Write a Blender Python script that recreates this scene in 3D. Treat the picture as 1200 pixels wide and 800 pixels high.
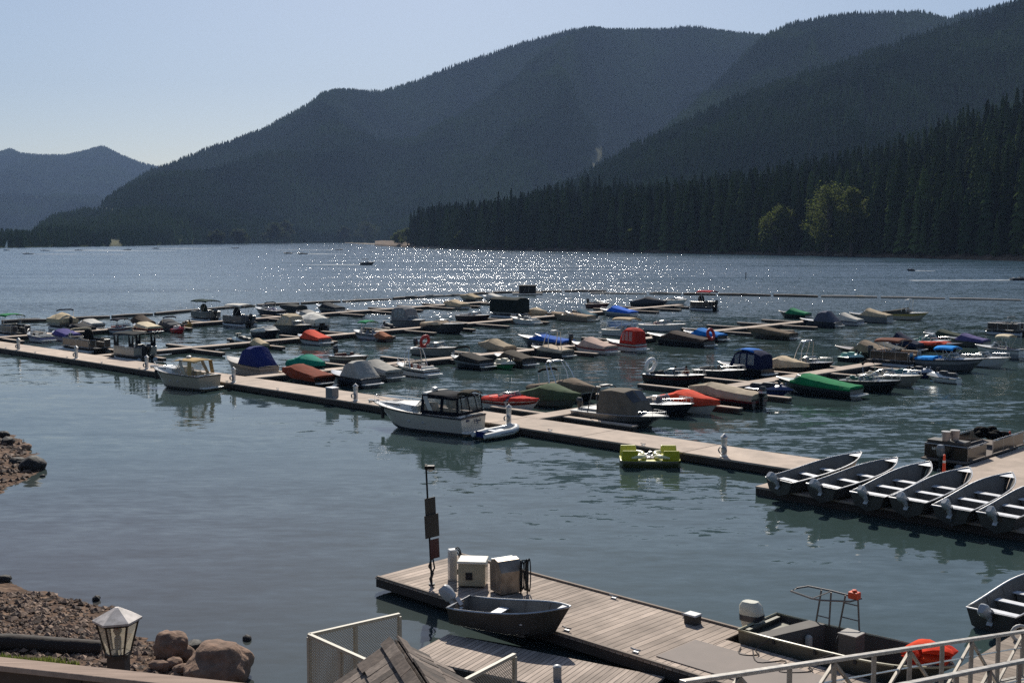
import bpy, math, random
import numpy as np
from mathutils import Vector, Matrix, noise as mnoise
R = math.radians
for o in list(bpy.data.objects): bpy.data.objects.remove(o)
scene = bpy.context.scene
col = scene.collection

# ------------------------------------------------------------------ camera, sky, sun, exposure
F = 1390.; EYE = 12.; HOR = 279.
PITCH = math.atan((400 - HOR) / F); CP, SP = math.cos(PITCH), math.sin(PITCH)
cam_d = bpy.data.cameras.new("camera"); cam = bpy.data.objects.new("camera", cam_d); col.objects.link(cam)
cam.location = (0, 0, EYE); cam.rotation_euler = (math.pi / 2 - PITCH, 0, 0)
cam_d.sensor_width = 36; cam_d.lens = 36 * F / 1200
cam_d.clip_start = .2; cam_d.clip_end = 40000
scene.camera = cam
SUN_AZ, SUN_EL = -2., 39.
world = bpy.data.worlds.new("World"); scene.world = world; world.use_nodes = True
wn = world.node_tree.nodes; wl = world.node_tree.links; wn.clear()
sky = wn.new('ShaderNodeTexSky'); sky.sky_type = 'NISHITA'; sky.sun_disc = False
sky.sun_elevation = R(SUN_EL); sky.sun_rotation = R(SUN_AZ); sky.altitude = 480
sky.air_density = 1.0; sky.dust_density = 1.1; sky.ozone_density = 1.6
bg = wn.new('ShaderNodeBackground'); bg.inputs[1].default_value = .068
wo = wn.new('ShaderNodeOutputWorld'); tint = wn.new('ShaderNodeMix'); tint.data_type = 'RGBA'; tint.blend_type = 'MULTIPLY'; tint.inputs[0].default_value = 1; tint.inputs[7].default_value = (.985, .975, .985, 1)   # the camera's warm white balance
wl.new(sky.outputs[0], tint.inputs[6]); wl.new(tint.outputs[2], bg.inputs[0]); wl.new(bg.outputs[0], wo.inputs[0])
sun_d = bpy.data.lights.new("sun", 'SUN'); sun_d.energy = 5.0; sun_d.angle = R(.53); sun_d.color = (1, .94, .84)
sun = bpy.data.objects.new("sun", sun_d); col.objects.link(sun)
sdir = Vector((math.sin(R(SUN_AZ)) * math.cos(R(SUN_EL)), math.cos(R(SUN_AZ)) * math.cos(R(SUN_EL)), math.sin(R(SUN_EL))))
sun.rotation_euler = (-sdir).to_track_quat('-Z', 'Y').to_euler(); sun.location = (0, 0, 200)
vs = scene.view_settings; scene.display_settings.display_device = 'sRGB'
vs.view_transform = 'Standard'; vs.look = 'None'; vs.exposure = .28; vs.gamma = 1.; vs.use_curve_mapping = False
cy = scene.cycles
cy.max_bounces = 6; cy.diffuse_bounces = 2; cy.glossy_bounces = 4; cy.transmission_bounces = 4; cy.transparent_max_bounces = 8
cy.volume_bounces = 0; cy.sample_clamp_indirect = 2.; cy.caustics_reflective = False; cy.caustics_refractive = False
cy.use_denoising = False; cy.use_adaptive_sampling = False

# ------------------------------------------------------------------ pixel <-> ground helpers (photo pixels, 1200x800)
def ray(px, py):
    a = (px - 600) / F; b = (400 - py) / F
    return Vector((a, CP + b * SP, -SP + b * CP))
def at(px, py, z=0.):
    d = ray(px, py); t = (z - EYE) / d.z
    return Vector((d.x * t, d.y * t, z))
def at_y(px, py, y):
    d = ray(px, py); t = y / d.y
    return Vector((d.x * t, y, EYE + d.z * t))
# the marina's own grid: u runs along the main walkway, v across it away from the viewer
ORG = at(0, 407.5, .5); _b = at(940, 551, .5) - ORG; _b.z = 0; U = _b.normalized(); V = Vector((-U.y, U.x, 0))
ANG = math.atan2(U.y, U.x)
def uv(u, v, z=0.):
    p = ORG + U * u + V * v; return Vector((p.x, p.y, z))

# ------------------------------------------------------------------ tags
def tag(o, label=None, cat=None, group=None, kind=None):
    if label: o['label'] = label
    if cat: o['category'] = cat
    if group: o['group'] = group
    if kind: o['kind'] = kind
    return o
def empty(name, loc=(0, 0, 0), rz=0., label=None, cat=None, group=None):
    o = bpy.data.objects.new(name, None); col.objects.link(o)
    o.location = loc; o.rotation_euler = (0, 0, rz); o.empty_display_size = .2
    return tag(o, label, cat, group)
def copy_tree(o, parent=None):
    c = o.copy(); col.objects.link(c)
    if parent is not None: c.parent = parent
    for ch in list(o.children): copy_tree(ch, c)
    return c

# ------------------------------------------------------------------ mesh collector
class MB:
    def __init__(s): s.v = []; s.f = []
    def add(s, vs, fs, M=None):
        n = len(s.v)
        s.v += [tuple(M @ Vector(p)) for p in vs] if M is not None else [tuple(p) for p in vs]
        s.f += [tuple(i + n for i in f) for f in fs]; return s
    def box(s, c, d, rz=0, rx=0, ry=0, tx=1., ty=1.):
        x, y, z = d[0] / 2, d[1] / 2, d[2] / 2
        vs = [(-x, -y, -z), (x, -y, -z), (x, y, -z), (-x, y, -z), (-x * tx, -y * ty, z), (x * tx, -y * ty, z), (x * tx, y * ty, z), (-x * tx, y * ty, z)]
        M = Matrix.Translation(c) @ Matrix.Rotation(rz, 4, 'Z') @ Matrix.Rotation(ry, 4, 'Y') @ Matrix.Rotation(rx, 4, 'X')
        return s.add(vs, [(3, 2, 1, 0), (4, 5, 6, 7), (0, 1, 5, 4), (1, 2, 6, 5), (2, 3, 7, 6), (3, 0, 4, 7)], M)
    def bar(s, a, b, w, h):      # rectangular bar from a to b
        a, b = Vector(a), Vector(b); d = b - a; L = d.length
        q = d.to_track_quat('X', 'Z').to_matrix().to_4x4()
        x, y, z = L / 2, w / 2, h / 2
        vs = [(-x, -y, -z), (x, -y, -z), (x, y, -z), (-x, y, -z), (-x, -y, z), (x, -y, z), (x, y, z), (-x, y, z)]
        return s.add(vs, [(3, 2, 1, 0), (4, 5, 6, 7), (0, 1, 5, 4), (1, 2, 6, 5), (2, 3, 7, 6), (3, 0, 4, 7)], Matrix.Translation((a + b) / 2) @ q)
    def tube(s, pts, r, n=6, closed=False, cap=True):
        pts = [Vector(p) for p in pts]; m = len(pts); vs = []; fs = []
        rr = r if isinstance(r, (list, tuple)) else [r] * m
        prev = None
        for i, p in enumerate(pts):
            if closed: t = pts[(i + 1) % m] - pts[i - 1]
            else: t = pts[min(i + 1, m - 1)] - pts[max(i - 1, 0)]
            t.normalize()
            if prev is None:
                a = Vector((0, 0, 1)) if abs(t.z) < .9 else Vector((1, 0, 0))
                nrm = t.cross(a).normalized()
            else: nrm = (prev - t * prev.dot(t)).normalized()
            prev = nrm; bn = t.cross(nrm)
            for k in range(n):
                an = 2 * math.pi * k / n
                vs.append(p + (nrm * math.cos(an) + bn * math.sin(an)) * rr[i])
        for i in range(m if closed else m - 1):
            j = (i + 1) % m
            for k in range(n):
                fs.append((i * n + k, i * n + (k + 1) % n, j * n + (k + 1) % n, j * n + k))
        if cap and not closed:
            fs.append(tuple(range(n))[::-1]); fs.append(tuple((m - 1) * n + k for k in range(n)))
        return s.add(vs, fs)
    def lathe(s, prof, n=12, c=(0, 0, 0), M=None, cap=True):
        vs = []; fs = []
        for r, z in prof:
            for k in range(n):
                a = 2 * math.pi * (k + .5) / n; vs.append((c[0] + r * math.cos(a), c[1] + r * math.sin(a), c[2] + z))
        for i in range(len(prof) - 1):
            for k in range(n): fs.append((i * n + k, i * n + (k + 1) % n, (i + 1) * n + (k + 1) % n, (i + 1) * n + k))
        if cap: fs.append(tuple(range(n))[::-1]); fs.append(tuple((len(prof) - 1) * n + k for k in range(n)))
        return s.add(vs, fs, M)
    def loft(s, rings, closed=False, cap0=False, cap1=False):
        n = len(rings[0]); vs = [p for r in rings for p in r]; fs = []
        for i in range(len(rings) - 1):
            for k in range(n if closed else n - 1):
                fs.append((i * n + k, i * n + (k + 1) % n, (i + 1) * n + (k + 1) % n, (i + 1) * n + k))
        if cap0: fs.append(tuple(range(n))[::-1])
        if cap1: fs.append(tuple((len(rings) - 1) * n + k for k in range(n)))
        return s.add(vs, fs)
    def ball(s, c, r, nu=10, nv=6, sz=(1, 1, 1)):
        prof = [(math.sin(math.pi * (i + .02) / (nv + .04)), -math.cos(math.pi * (i + .02) / (nv + .04))) for i in range(nv + 1)]
        M = Matrix.Translation(c) @ Matrix.Diagonal((r * sz[0], r * sz[1], r * sz[2], 1))
        return s.lathe(prof, nu, M=M)
    def prism(s, poly, z0, z1, M=None):
        n = len(poly); vs = [(x, y, z0) for x, y in poly] + [(x, y, z1) for x, y in poly]
        fs = [tuple(range(n))[::-1], tuple(range(n, 2 * n))] + [(k, (k + 1) % n, n + (k + 1) % n, n + k) for k in range(n)]
        return s.add(vs, fs, M)
    def mesh(s, name, m=None, smooth=None):
        me = bpy.data.meshes.new(name); me.from_pydata(s.v, [], s.f); me.validate(); me.update()
        if m: me.materials.append(m)
        if smooth is not None:
            me.shade_smooth(); me.set_sharp_from_angle(angle=R(smooth))
        return me
    def build(s, name, m, parent=None, smooth=None, bevel=0.):
        o = bpy.data.objects.new(name, s.mesh(name, m, smooth)); col.objects.link(o)
        if parent is not None: o.parent = parent
        if bevel:
            b = o.modifiers.new('bevel', 'BEVEL'); b.width = bevel; b.segments = 2; b.limit_method = 'ANGLE'
        return o

# ------------------------------------------------------------------ materials
_m = {}
def _new(name):
    m = bpy.data.materials.new(name); m.use_nodes = True
    nt = m.node_tree; return m, nt.nodes, nt.links, nt.nodes['Principled BSDF']
def rgb(h):
    if isinstance(h, str):
        h = [int(h[i:i + 2], 16) / 255 for i in (0, 2, 4)]
        return tuple(c / 12.92 if c <= .04045 else ((c + .055) / 1.055) ** 2.4 for c in h)
    return tuple(h)
def mat(name, c, rough=.5, metal=0., var=.12, vscale=3., bump=0., bscale=30., coat=0., spec=.5, trans=0., alpha=1.):
    """a painted / moulded / woven surface: base colour with uneven wear, optional grain"""
    key = (name, tuple(c), rough)
    if key in _m: return _m[key]
    m, N, Lk, p = _new(name); c = rgb(c)
    tc = N.new('ShaderNodeTexCoord')
    no = N.new('ShaderNodeTexNoise'); no.inputs['Scale'].default_value = vscale; no.inputs['Detail'].default_value = 5; no.inputs['Roughness'].default_value = .65
    Lk.new(tc.outputs['Object'], no.inputs['Vector'])
    mr = N.new('ShaderNodeMapRange'); mr.inputs[1].default_value = .3; mr.inputs[2].default_value = .7; mr.inputs[3].default_value = 1 - var; mr.inputs[4].default_value = 1 + var * .7
    Lk.new(no.outputs[0], mr.inputs[0])
    mx = N.new('ShaderNodeMix'); mx.data_type = 'RGBA'; mx.blend_type = 'MULTIPLY'; mx.inputs[0].default_value = 1; mx.inputs[6].default_value = (*c, 1)
    Lk.new(mr.outputs[0], mx.inputs[7]); Lk.new(mx.outputs[2], p.inputs['Base Color'])
    rr = N.new('ShaderNodeMapRange'); rr.inputs[3].default_value = max(.02, rough - .08); rr.inputs[4].default_value = min(1, rough + .1)
    Lk.new(no.outputs[0], rr.inputs[0]); Lk.new(rr.outputs[0], p.inputs['Roughness'])
    p.inputs['Metallic'].default_value = metal; p.inputs['Coat Weight'].default_value = coat; p.inputs['Specular IOR Level'].default_value = spec
    if trans: p.inputs['Transmission Weight'].default_value = trans
    if alpha < 1: p.inputs['Alpha'].default_value = alpha
    if bump:
        n2 = N.new('ShaderNodeTexNoise'); n2.inputs['Scale'].default_value = bscale; n2.inputs['Detail'].default_value = 4; Lk.new(tc.outputs['Object'], n2.inputs['Vector'])
        b = N.new('ShaderNodeBump'); b.inputs['Strength'].default_value = 1.; b.inputs['Distance'].default_value = bump
        Lk.new(n2.outputs[0], b.inputs['Height']); Lk.new(b.outputs[0], p.inputs['Normal'])
    _m[key] = m; return m
def gel(c): return mat('gelcoat', c, .28, coat=.3, var=.08)
def canvas(c): return mat('canvas', c, .9, var=.24, vscale=1.6, bump=.05, bscale=3., spec=.12)
def vinyl(c): return mat('vinyl', c, .55, var=.12)
def alu(c=(.45, .45, .45)): return mat('aluminium', c, .42, .85, var=.15)
def steel(): return mat('steel_tube', (.62, .62, .62), .25, .95, var=.1)
def rubber(): return mat('black_rubber', (.015, .015, .016), .6, var=.2)
def glass(tint=(.1, .13, .14)): return mat('smoked_glass', tint, .06, var=.05, alpha=.5)
def clear(): return mat('clear_pane', (.55, .6, .6), .06, var=.03, alpha=.3)
def planks(name, c, w, along='X', var=.35, gap=.012, seed=0., grime=.5):
    """weathered boards: each board its own tone, dark gaps, grain along the board"""
    m, N, Lk, p = _new(name); c = rgb(c)
    tc = N.new('ShaderNodeTexCoord'); sx = N.new('ShaderNodeSeparateXYZ'); Lk.new(tc.outputs['Object'], sx.inputs[0])
    ax = sx.outputs['Y' if along == 'X' else 'X']
    dv = N.new('ShaderNodeMath'); dv.operation = 'DIVIDE'; dv.inputs[1].default_value = w; Lk.new(ax, dv.inputs[0])
    fl = N.new('ShaderNodeMath'); fl.operation = 'FLOOR'; Lk.new(dv.outputs[0], fl.inputs[0])
    fr = N.new('ShaderNodeMath'); fr.operation = 'FRACT'; Lk.new(dv.outputs[0], fr.inputs[0])
    wn_ = N.new('ShaderNodeTexWhiteNoise'); wn_.noise_dimensions = '1D'; ad = N.new('ShaderNodeMath'); ad.inputs[1].default_value = seed; Lk.new(fl.outputs[0], ad.inputs[0]); Lk.new(ad.outputs[0], wn_.inputs['W'])
    mp = N.new('ShaderNodeMapping'); Lk.new(tc.outputs['Object'], mp.inputs[0])
    mp.inputs['Scale'].default_value = (1.2, 22, 6) if along == 'X' else (22, 1.2, 6)
    gr = N.new('ShaderNodeTexNoise'); gr.inputs['Scale'].default_value = 1; gr.inputs['Detail'].default_value = 6; gr.inputs['Roughness'].default_value = .7; Lk.new(mp.outputs[0], gr.inputs['Vector'])
    st = N.new('ShaderNodeTexNoise'); st.inputs['Scale'].default_value = .7; st.inputs['Detail'].default_value = 6; Lk.new(tc.outputs['Object'], st.inputs['Vector'])
    def mr(src, lo, hi, a=.3, b=.7):
        k = N.new('ShaderNodeMapRange'); k.inputs[1].default_value = a; k.inputs[2].default_value = b; k.inputs[3].default_value = lo; k.inputs[4].default_value = hi; Lk.new(src, k.inputs[0]); return k.outputs[0]
    def mul(a, b):
        k = N.new('ShaderNodeMath'); k.operation = 'MULTIPLY'; Lk.new(a, k.inputs[0]); Lk.new(b, k.inputs[1]); return k.outputs[0]
    val = mul(mul(mr(wn_.outputs[0], 1 - var, 1 + var * .5, 0, 1), mr(gr.outputs[0], .7, 1.2)), mr(st.outputs[0], 1 - grime * .5, 1.1))
    ab = N.new('ShaderNodeMath'); ab.operation = 'COMPARE'; ab.inputs[1].default_value = 1.; ab.inputs[2].default_value = gap / w; Lk.new(fr.outputs[0], ab.inputs[0])
    iv = N.new('ShaderNodeMath'); iv.operation = 'SUBTRACT'; iv.inputs[0].default_value = 1; iv.use_clamp = True
    sc_ = N.new('ShaderNodeMath'); sc_.operation = 'MULTIPLY'; sc_.inputs[1].default_value = .85; Lk.new(ab.outputs[0], sc_.inputs[0]); Lk.new(sc_.outputs[0], iv.inputs[1])
    val = mul(val, iv.outputs[0])
    mx = N.new('ShaderNodeMix'); mx.data_type = 'RGBA'; mx.blend_type = 'MULTIPLY'; mx.inputs[0].default_value = 1; mx.inputs[6].default_value = (*c, 1); Lk.new(val, mx.inputs[7])
    Lk.new(mx.outputs[2], p.inputs['Base Color']); p.inputs['Roughness'].default_value = .85; p.inputs['Specular IOR Level'].default_value = .2
    b = N.new('ShaderNodeBump'); b.inputs['Distance'].default_value = .01; b.inputs['Strength'].default_value = .7; Lk.new(val, b.inputs['Height']); Lk.new(b.outputs[0], p.inputs['Normal'])
    return m

# ------------------------------------------------------------------ numpy value noise
_rs = np.random.RandomState(5); _tab = _rs.rand(256, 256)
def vnoise(x, y):
    xi = np.floor(x).astype(int); yi = np.floor(y).astype(int); xf = x - xi; yf = y - yi
    xf = xf * xf * (3 - 2 * xf); yf = yf * yf * (3 - 2 * yf)
    g = lambda a, b: _tab[a % 256, b % 256]
    return (g(xi, yi) * (1 - xf) + g(xi + 1, yi) * xf) * (1 - yf) + (g(xi, yi + 1) * (1 - xf) + g(xi + 1, yi + 1) * xf) * yf
def fbm(x, y, o=5):
    s = np.zeros_like(x, dtype=float); a = .5; t = 0
    for k in range(o):
        s += a * vnoise(x * 2 ** k + 17 * k, y * 2 ** k + 31 * k); t += a; a *= .5
    return s / t
# ================================================================== LAKE AND LAND
RIP_NEAR, RIP_FAR, PEAK = .12, .84, 34.
def make_water():
    m, N, Lk, p = _new('lake_water')
    p.inputs['IOR'].default_value = 1.333; p.inputs['Roughness'].default_value = .045
    geo = N.new('ShaderNodeNewGeometry')
    sx = N.new('ShaderNodeSeparateXYZ'); Lk.new(geo.outputs['Position'], sx.inputs[0])
    def noise(scale, sxyz, detail, rough, rot=0.):
        mp = N.new('ShaderNodeMapping'); Lk.new(geo.outputs['Position'], mp.inputs[0]); mp.inputs['Scale'].default_value = sxyz; mp.inputs['Rotation'].default_value = (0, 0, rot)
        n = N.new('ShaderNodeTexNoise'); n.inputs['Scale'].default_value = scale; n.inputs['Detail'].default_value = detail; n.inputs['Roughness'].default_value = rough
        Lk.new(mp.outputs[0], n.inputs['Vector']); return n.outputs[0]
    def math_(op, a, b, clamp=False):
        k = N.new('ShaderNodeMath'); k.operation = op; k.use_clamp = clamp
        for i, s in enumerate((a, b)):
            if isinstance(s, (int, float)): k.inputs[i].default_value = s
            else: Lk.new(s, k.inputs[i])
        return k.outputs[0]
    def rng(s, a, b, lo, hi):
        k = N.new('ShaderNodeMapRange'); k.interpolation_type = 'SMOOTHSTEP'
        for i, q in enumerate((a, b, lo, hi)): k.inputs[i + 1].default_value = q
        Lk.new(s, k.inputs[0]); return k.outputs[0]
    def slopes(scale, sxyz, detail, rough, rot=0.):
        mp = N.new('ShaderNodeMapping'); Lk.new(geo.outputs['Position'], mp.inputs[0]); mp.inputs['Scale'].default_value = sxyz; mp.inputs['Rotation'].default_value = (0, 0, rot)
        n = N.new('ShaderNodeTexNoise'); n.inputs['Scale'].default_value = scale; n.inputs['Detail'].default_value = detail; n.inputs['Roughness'].default_value = rough
        Lk.new(mp.outputs[0], n.inputs['Vector'])
        c = N.new('ShaderNodeVectorMath'); c.operation = 'SUBTRACT'; Lk.new(n.outputs['Color'], c.inputs[0]); c.inputs[1].default_value = (.5, .5, .5); return c.outputs[0]
    def vscale(v, k):
        c = N.new('ShaderNodeVectorMath'); c.operation = 'SCALE'; Lk.new(v, c.inputs[0])
        if isinstance(k, (int, float)): c.inputs['Scale'].default_value = k
        else: Lk.new(k, c.inputs['Scale'])
        return c.outputs[0]
    def vadd(a, b):
        c = N.new('ShaderNodeVectorMath'); c.operation = 'ADD'; Lk.new(a, c.inputs[0]); Lk.new(b, c.inputs[1]); return c.outputs[0]
    ripple = slopes(2.2, (.5, 1.3, 1), 4, .55, R(12))    # wind ripples, crests across the view
    chop = slopes(.5, (.45, 1.4, 1), 2, .5, R(-8))
    patch = noise(.020, (.35, 1.7, 1), 3, .55)             # cat's paws: smoother and rougher water
    calm = math_('ADD', rng(sx.outputs['Y'], 105, 205, RIP_NEAR, RIP_FAR), math_('MULTIPLY', rng(sx.outputs['X'], -8, 14, 0., .07), rng(sx.outputs['Y'], 40, 62, 0., 1.)))  # sheltered behind the log boom, open lake beyond
    gust = rng(patch, .35, .65, .55, 1.2)
    amp = math_('MULTIPLY', calm, gust)
    sl = vadd(vscale(ripple, 1.0), vscale(chop, .75))
    ln = N.new('ShaderNodeVectorMath'); ln.operation = 'LENGTH'; Lk.new(ripple, ln.inputs[0])
    peak = math_('ADD', 1., math_('MULTIPLY', math_('POWER', ln.outputs['Value'], 3.), math_('MULTIPLY', rng(sx.outputs['Y'], 120, 210, 3., PEAK), rng(sx.outputs['Y'], 330, 700, 1., .28))))   # short steep crests between gentler faces
    sl = vscale(vscale(sl, peak), amp)
    xy = N.new('ShaderNodeVectorMath'); xy.operation = 'MULTIPLY'; Lk.new(sl, xy.inputs[0]); xy.inputs[1].default_value = (1., 1.15, 0)
    # open-lake slopes all tipped to the near shore, added to mirror more bright sky
    sp = N.new('ShaderNodeSeparateXYZ'); Lk.new(xy.outputs[0], sp.inputs[0]); shoreward = rng(sx.outputs['Y'], 120, 230, 0., 1.)
    front = math_('MULTIPLY', math_('ABSOLUTE', sp.outputs['Y'], 0.), -1.15)
    ym = N.new('ShaderNodeMix'); ym.data_type = 'FLOAT'; Lk.new(shoreward, ym.inputs[0]); Lk.new(sp.outputs['Y'], ym.inputs[2]); Lk.new(front, ym.inputs[3])
    cb = N.new('ShaderNodeCombineXYZ'); Lk.new(sp.outputs['X'], cb.inputs['X']); Lk.new(ym.outputs[0], cb.inputs['Y'])
    up = N.new('ShaderNodeVectorMath'); up.operation = 'ADD'; Lk.new(cb.outputs[0], up.inputs[0]); up.inputs[1].default_value = (0, 0, 1)
    nn = N.new('ShaderNodeVectorMath'); nn.operation = 'NORMALIZE'; Lk.new(up.outputs[0], nn.inputs[0]); Lk.new(nn.outputs[0], p.inputs['Normal'])
    # silt: browner water over the shallow bed next to the near beach
    d = N.new('ShaderNodeVectorMath'); d.operation = 'DISTANCE'; Lk.new(geo.outputs['Position'], d.inputs[0]); d.inputs[1].default_value = (-22, 40, 0)
    sh = rng(math_('ADD', d.outputs['Value'], math_('MULTIPLY', patch, 8.)), 8, 34, 1., 0.)
    mx = N.new('ShaderNodeMix'); mx.data_type = 'RGBA'; mx.inputs[6].default_value = (.026, .050, .050, 1); mx.inputs[7].default_value = (.060, .058, .055, 1)
    op = N.new('ShaderNodeMix'); op.data_type = 'RGBA'; op.inputs[6].default_value = (.037, .060, .058, 1); op.inputs[7].default_value = (.050, .092, .128, 1)   # greenish in the silty marina, bluer in the open lake, with sky reflection painted into its lighter tone
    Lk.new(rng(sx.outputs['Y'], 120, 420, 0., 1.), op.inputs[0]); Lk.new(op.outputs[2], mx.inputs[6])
    Lk.new(rng(sx.outputs['Y'], 140, 260, .045, .10), p.inputs['Roughness'])
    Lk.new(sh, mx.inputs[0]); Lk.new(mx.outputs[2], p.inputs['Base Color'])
    w = MB(); w.add([(-9000, -60, 0), (9000, -60, 0), (9000, 11500, 0), (-9000, 11500, 0)], [(0, 1, 2, 3)])
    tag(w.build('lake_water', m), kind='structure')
make_water()

def polydist(X, Y, poly):
    """signed distance, positive inside the polygon"""
    P = np.array(poly); n = len(P); d = np.full(X.shape, 1e9); ins = np.zeros(X.shape, bool)
    for i in range(n):
        a, b = P[i], P[(i + 1) % n]; e = b - a
        t = np.clip(((X - a[0]) * e[0] + (Y - a[1]) * e[1]) / max(1e-9, (e ** 2).sum()), 0, 1)
        d = np.minimum(d, np.hypot(X - a[0] - t * e[0], Y - a[1] - t * e[1]))
        c = ((a[1] > Y) != (b[1] > Y)) & (X < (b[0] - a[0]) * (Y - a[1]) / (b[1] - a[1] + 1e-12) + a[0]); ins ^= c
    return np.where(ins, d, -d)
def gridmesh(name, X, Y, Z, m, smooth=True):
    nr, nc = X.shape; me = bpy.data.meshes.new(name)
    co = np.stack([X, Y, Z], -1).reshape(-1, 3)
    idx = np.arange(nr * nc).reshape(nr, nc)
    q = np.stack([idx[:-1, :-1], idx[:-1, 1:], idx[1:, 1:], idx[1:, :-1]], -1).reshape(-1, 4)
    me.vertices.add(len(co)); me.vertices.foreach_set('co', co.ravel().astype(np.float32))
    me.loops.add(q.size); me.loops.foreach_set('vertex_index', q.ravel().astype(np.int32))
    me.polygons.add(len(q)); me.polygons.foreach_set('loop_start', (np.arange(len(q)) * 4).astype(np.int32))
    me.update(); me.validate()
    if smooth: me.shade_smooth()
    if m: me.materials.append(m)
    o = bpy.data.objects.new(name, me); col.objects.link(o); return o

def soil_mat(name, c1, c2, c3, scale, bump):
    m, N, Lk, p = _new(name); tc = N.new('ShaderNodeTexCoord')
    n1 = N.new('ShaderNodeTexNoise'); n1.inputs['Scale'].default_value = scale; n1.inputs['Detail'].default_value = 8; n1.inputs['Roughness'].default_value = .7; Lk.new(tc.outputs['Object'], n1.inputs[0])
    vo = N.new('ShaderNodeTexVoronoi'); vo.inputs['Scale'].default_value = scale * 5; Lk.new(tc.outputs['Object'], vo.inputs['Vector'])
    r = N.new('ShaderNodeValToRGB'); e = r.color_ramp.elements; e[0].position = .3; e[0].color = (*c1, 1); e[1].position = .7; e[1].color = (*c3, 1); k = e.new(.5); k.color = (*c2, 1)
    Lk.new(n1.outputs[0], r.inputs[0])
    hs = N.new('ShaderNodeHueSaturation'); Lk.new(r.outputs[0], hs.inputs['Color'])
    mr = N.new('ShaderNodeMapRange'); mr.inputs[3].default_value = .55; mr.inputs[4].default_value = 1.5; Lk.new(vo.outputs['Color'], mr.inputs[0]); Lk.new(mr.outputs[0], hs.inputs['Value'])
    Lk.new(hs.outputs[0], p.inputs['Base Color']); p.inputs['Roughness'].default_value = .95; p.inputs['Specular IOR Level'].default_value = .15
    b = N.new('ShaderNodeBump'); b.inputs['Distance'].default_value = bump; b.inputs['Strength'].default_value = 1; Lk.new(vo.outputs['Distance'], b.inputs['Height']); Lk.new(b.outputs[0], p.inputs['Normal'])
    return m
GRAVEL = soil_mat('shore_gravel', (.055, .033, .022), (.110, .068, .046), (.18, .120, .082), 1.1, .05)

# the near shore: bank under the viewer, gravel beach and the low spit on the left
def P2(px, py): p = at(px, py, 0.); return (p.x, p.y)
BEACH = [P2(-330, 655), P2(-140, 668), P2(0, 681), P2(45, 689), P2(85, 698), P2(113, 706), P2(124, 716), P2(140, 731), P2(165, 745), P2(185, 752), P2(205, 768), P2(240, 785), P2(285, 797), P2(325, 815), (-5., 27.), (2, 24), (20, 22), (60, 20), (90, 26), (90, -50), (-120, -50), (-120, 60), (-60, 60)]
SPIT = [P2(-400, 470), P2(-150, 485), P2(-40, 497), P2(0, 506), P2(15, 510), P2(28, 523), P2(42, 533), P2(49, 542), P2(50, 551), P2(38, 559), P2(20, 569), P2(0, 578), P2(-60, 594), P2(-180, 620), P2(-330, 640), (-75, 62), (-110, 80)]
def shore_height(X, Y):
    wob = (fbm(X * .9, Y * .9, 4) - .5) * 1.1
    d1 = polydist(X, Y, BEACH) + wob; d2 = polydist(X, Y, SPIT) + wob * .8
    bank = np.where(d1 > 0, .10 * np.minimum(d1, 6) + np.clip(d1 - 4.5, 0, 7) * .12 + np.clip(d1 - 10, 0, 30) * .20, d1 * .22)
    bank = np.minimum(bank, np.clip(6.6 + 0 * X, 0, 6.6))
    spit = np.where(d2 > 0, .16 * np.minimum(d2, 3) + np.clip(d2 - 3, 0, 12) * .05, d2 * .22)
    z = np.maximum(np.maximum(bank, spit), -3.)
    return z + np.where(z > -.4, (fbm(X * 2.3, Y * 2.3, 4) - .5) * .16, 0)
xs = np.arange(-75, 40, .33); ys = np.arange(-10, 95, .33); GX, GY = np.meshgrid(xs, ys)
shore = gridmesh('shore', GX, GY, shore_height(GX, GY), GRAVEL); tag(shore, kind='structure')
def ground_z(x, y): return float(shore_height(np.array([[x]]), np.array([[y]]))[0, 0])

# ------------------------------------------------------------------ hills
def curve(pts): a = np.array(pts, float); return lambda x: np.interp(x, a[:, 0], a[:, 1])
def hill_mat(name, c, bare):
    m, N, Lk, p = _new(name); tc = N.new('ShaderNodeTexCoord')
    n = N.new('ShaderNodeTexNoise'); n.inputs['Scale'].default_value = .012; n.inputs['Detail'].default_value = 8; Lk.new(tc.outputs['Object'], n.inputs[0])
    at_ = N.new('ShaderNodeAttribute'); at_.attribute_name = 'bare'
    r = N.new('ShaderNodeMix'); r.data_type = 'RGBA'; r.inputs[6].default_value = (*[k * .6 for k in c], 1); r.inputs[7].default_value = (*[k * 1.3 for k in c], 1); Lk.new(n.outputs[0], r.inputs[0])
    q = N.new('ShaderNodeMix'); q.data_type = 'RGBA'; Lk.new(at_.outputs['Fac'], q.inputs[0]); Lk.new(r.outputs[2], q.inputs[6]); q.inputs[7].default_value = (*bare, 1)
    Lk.new(q.outputs[2], p.inputs['Base Color']); p.inputs['Roughness'].default_value = 1; p.inputs['Specular IOR Level'].default_value = 0
    return m
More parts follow.
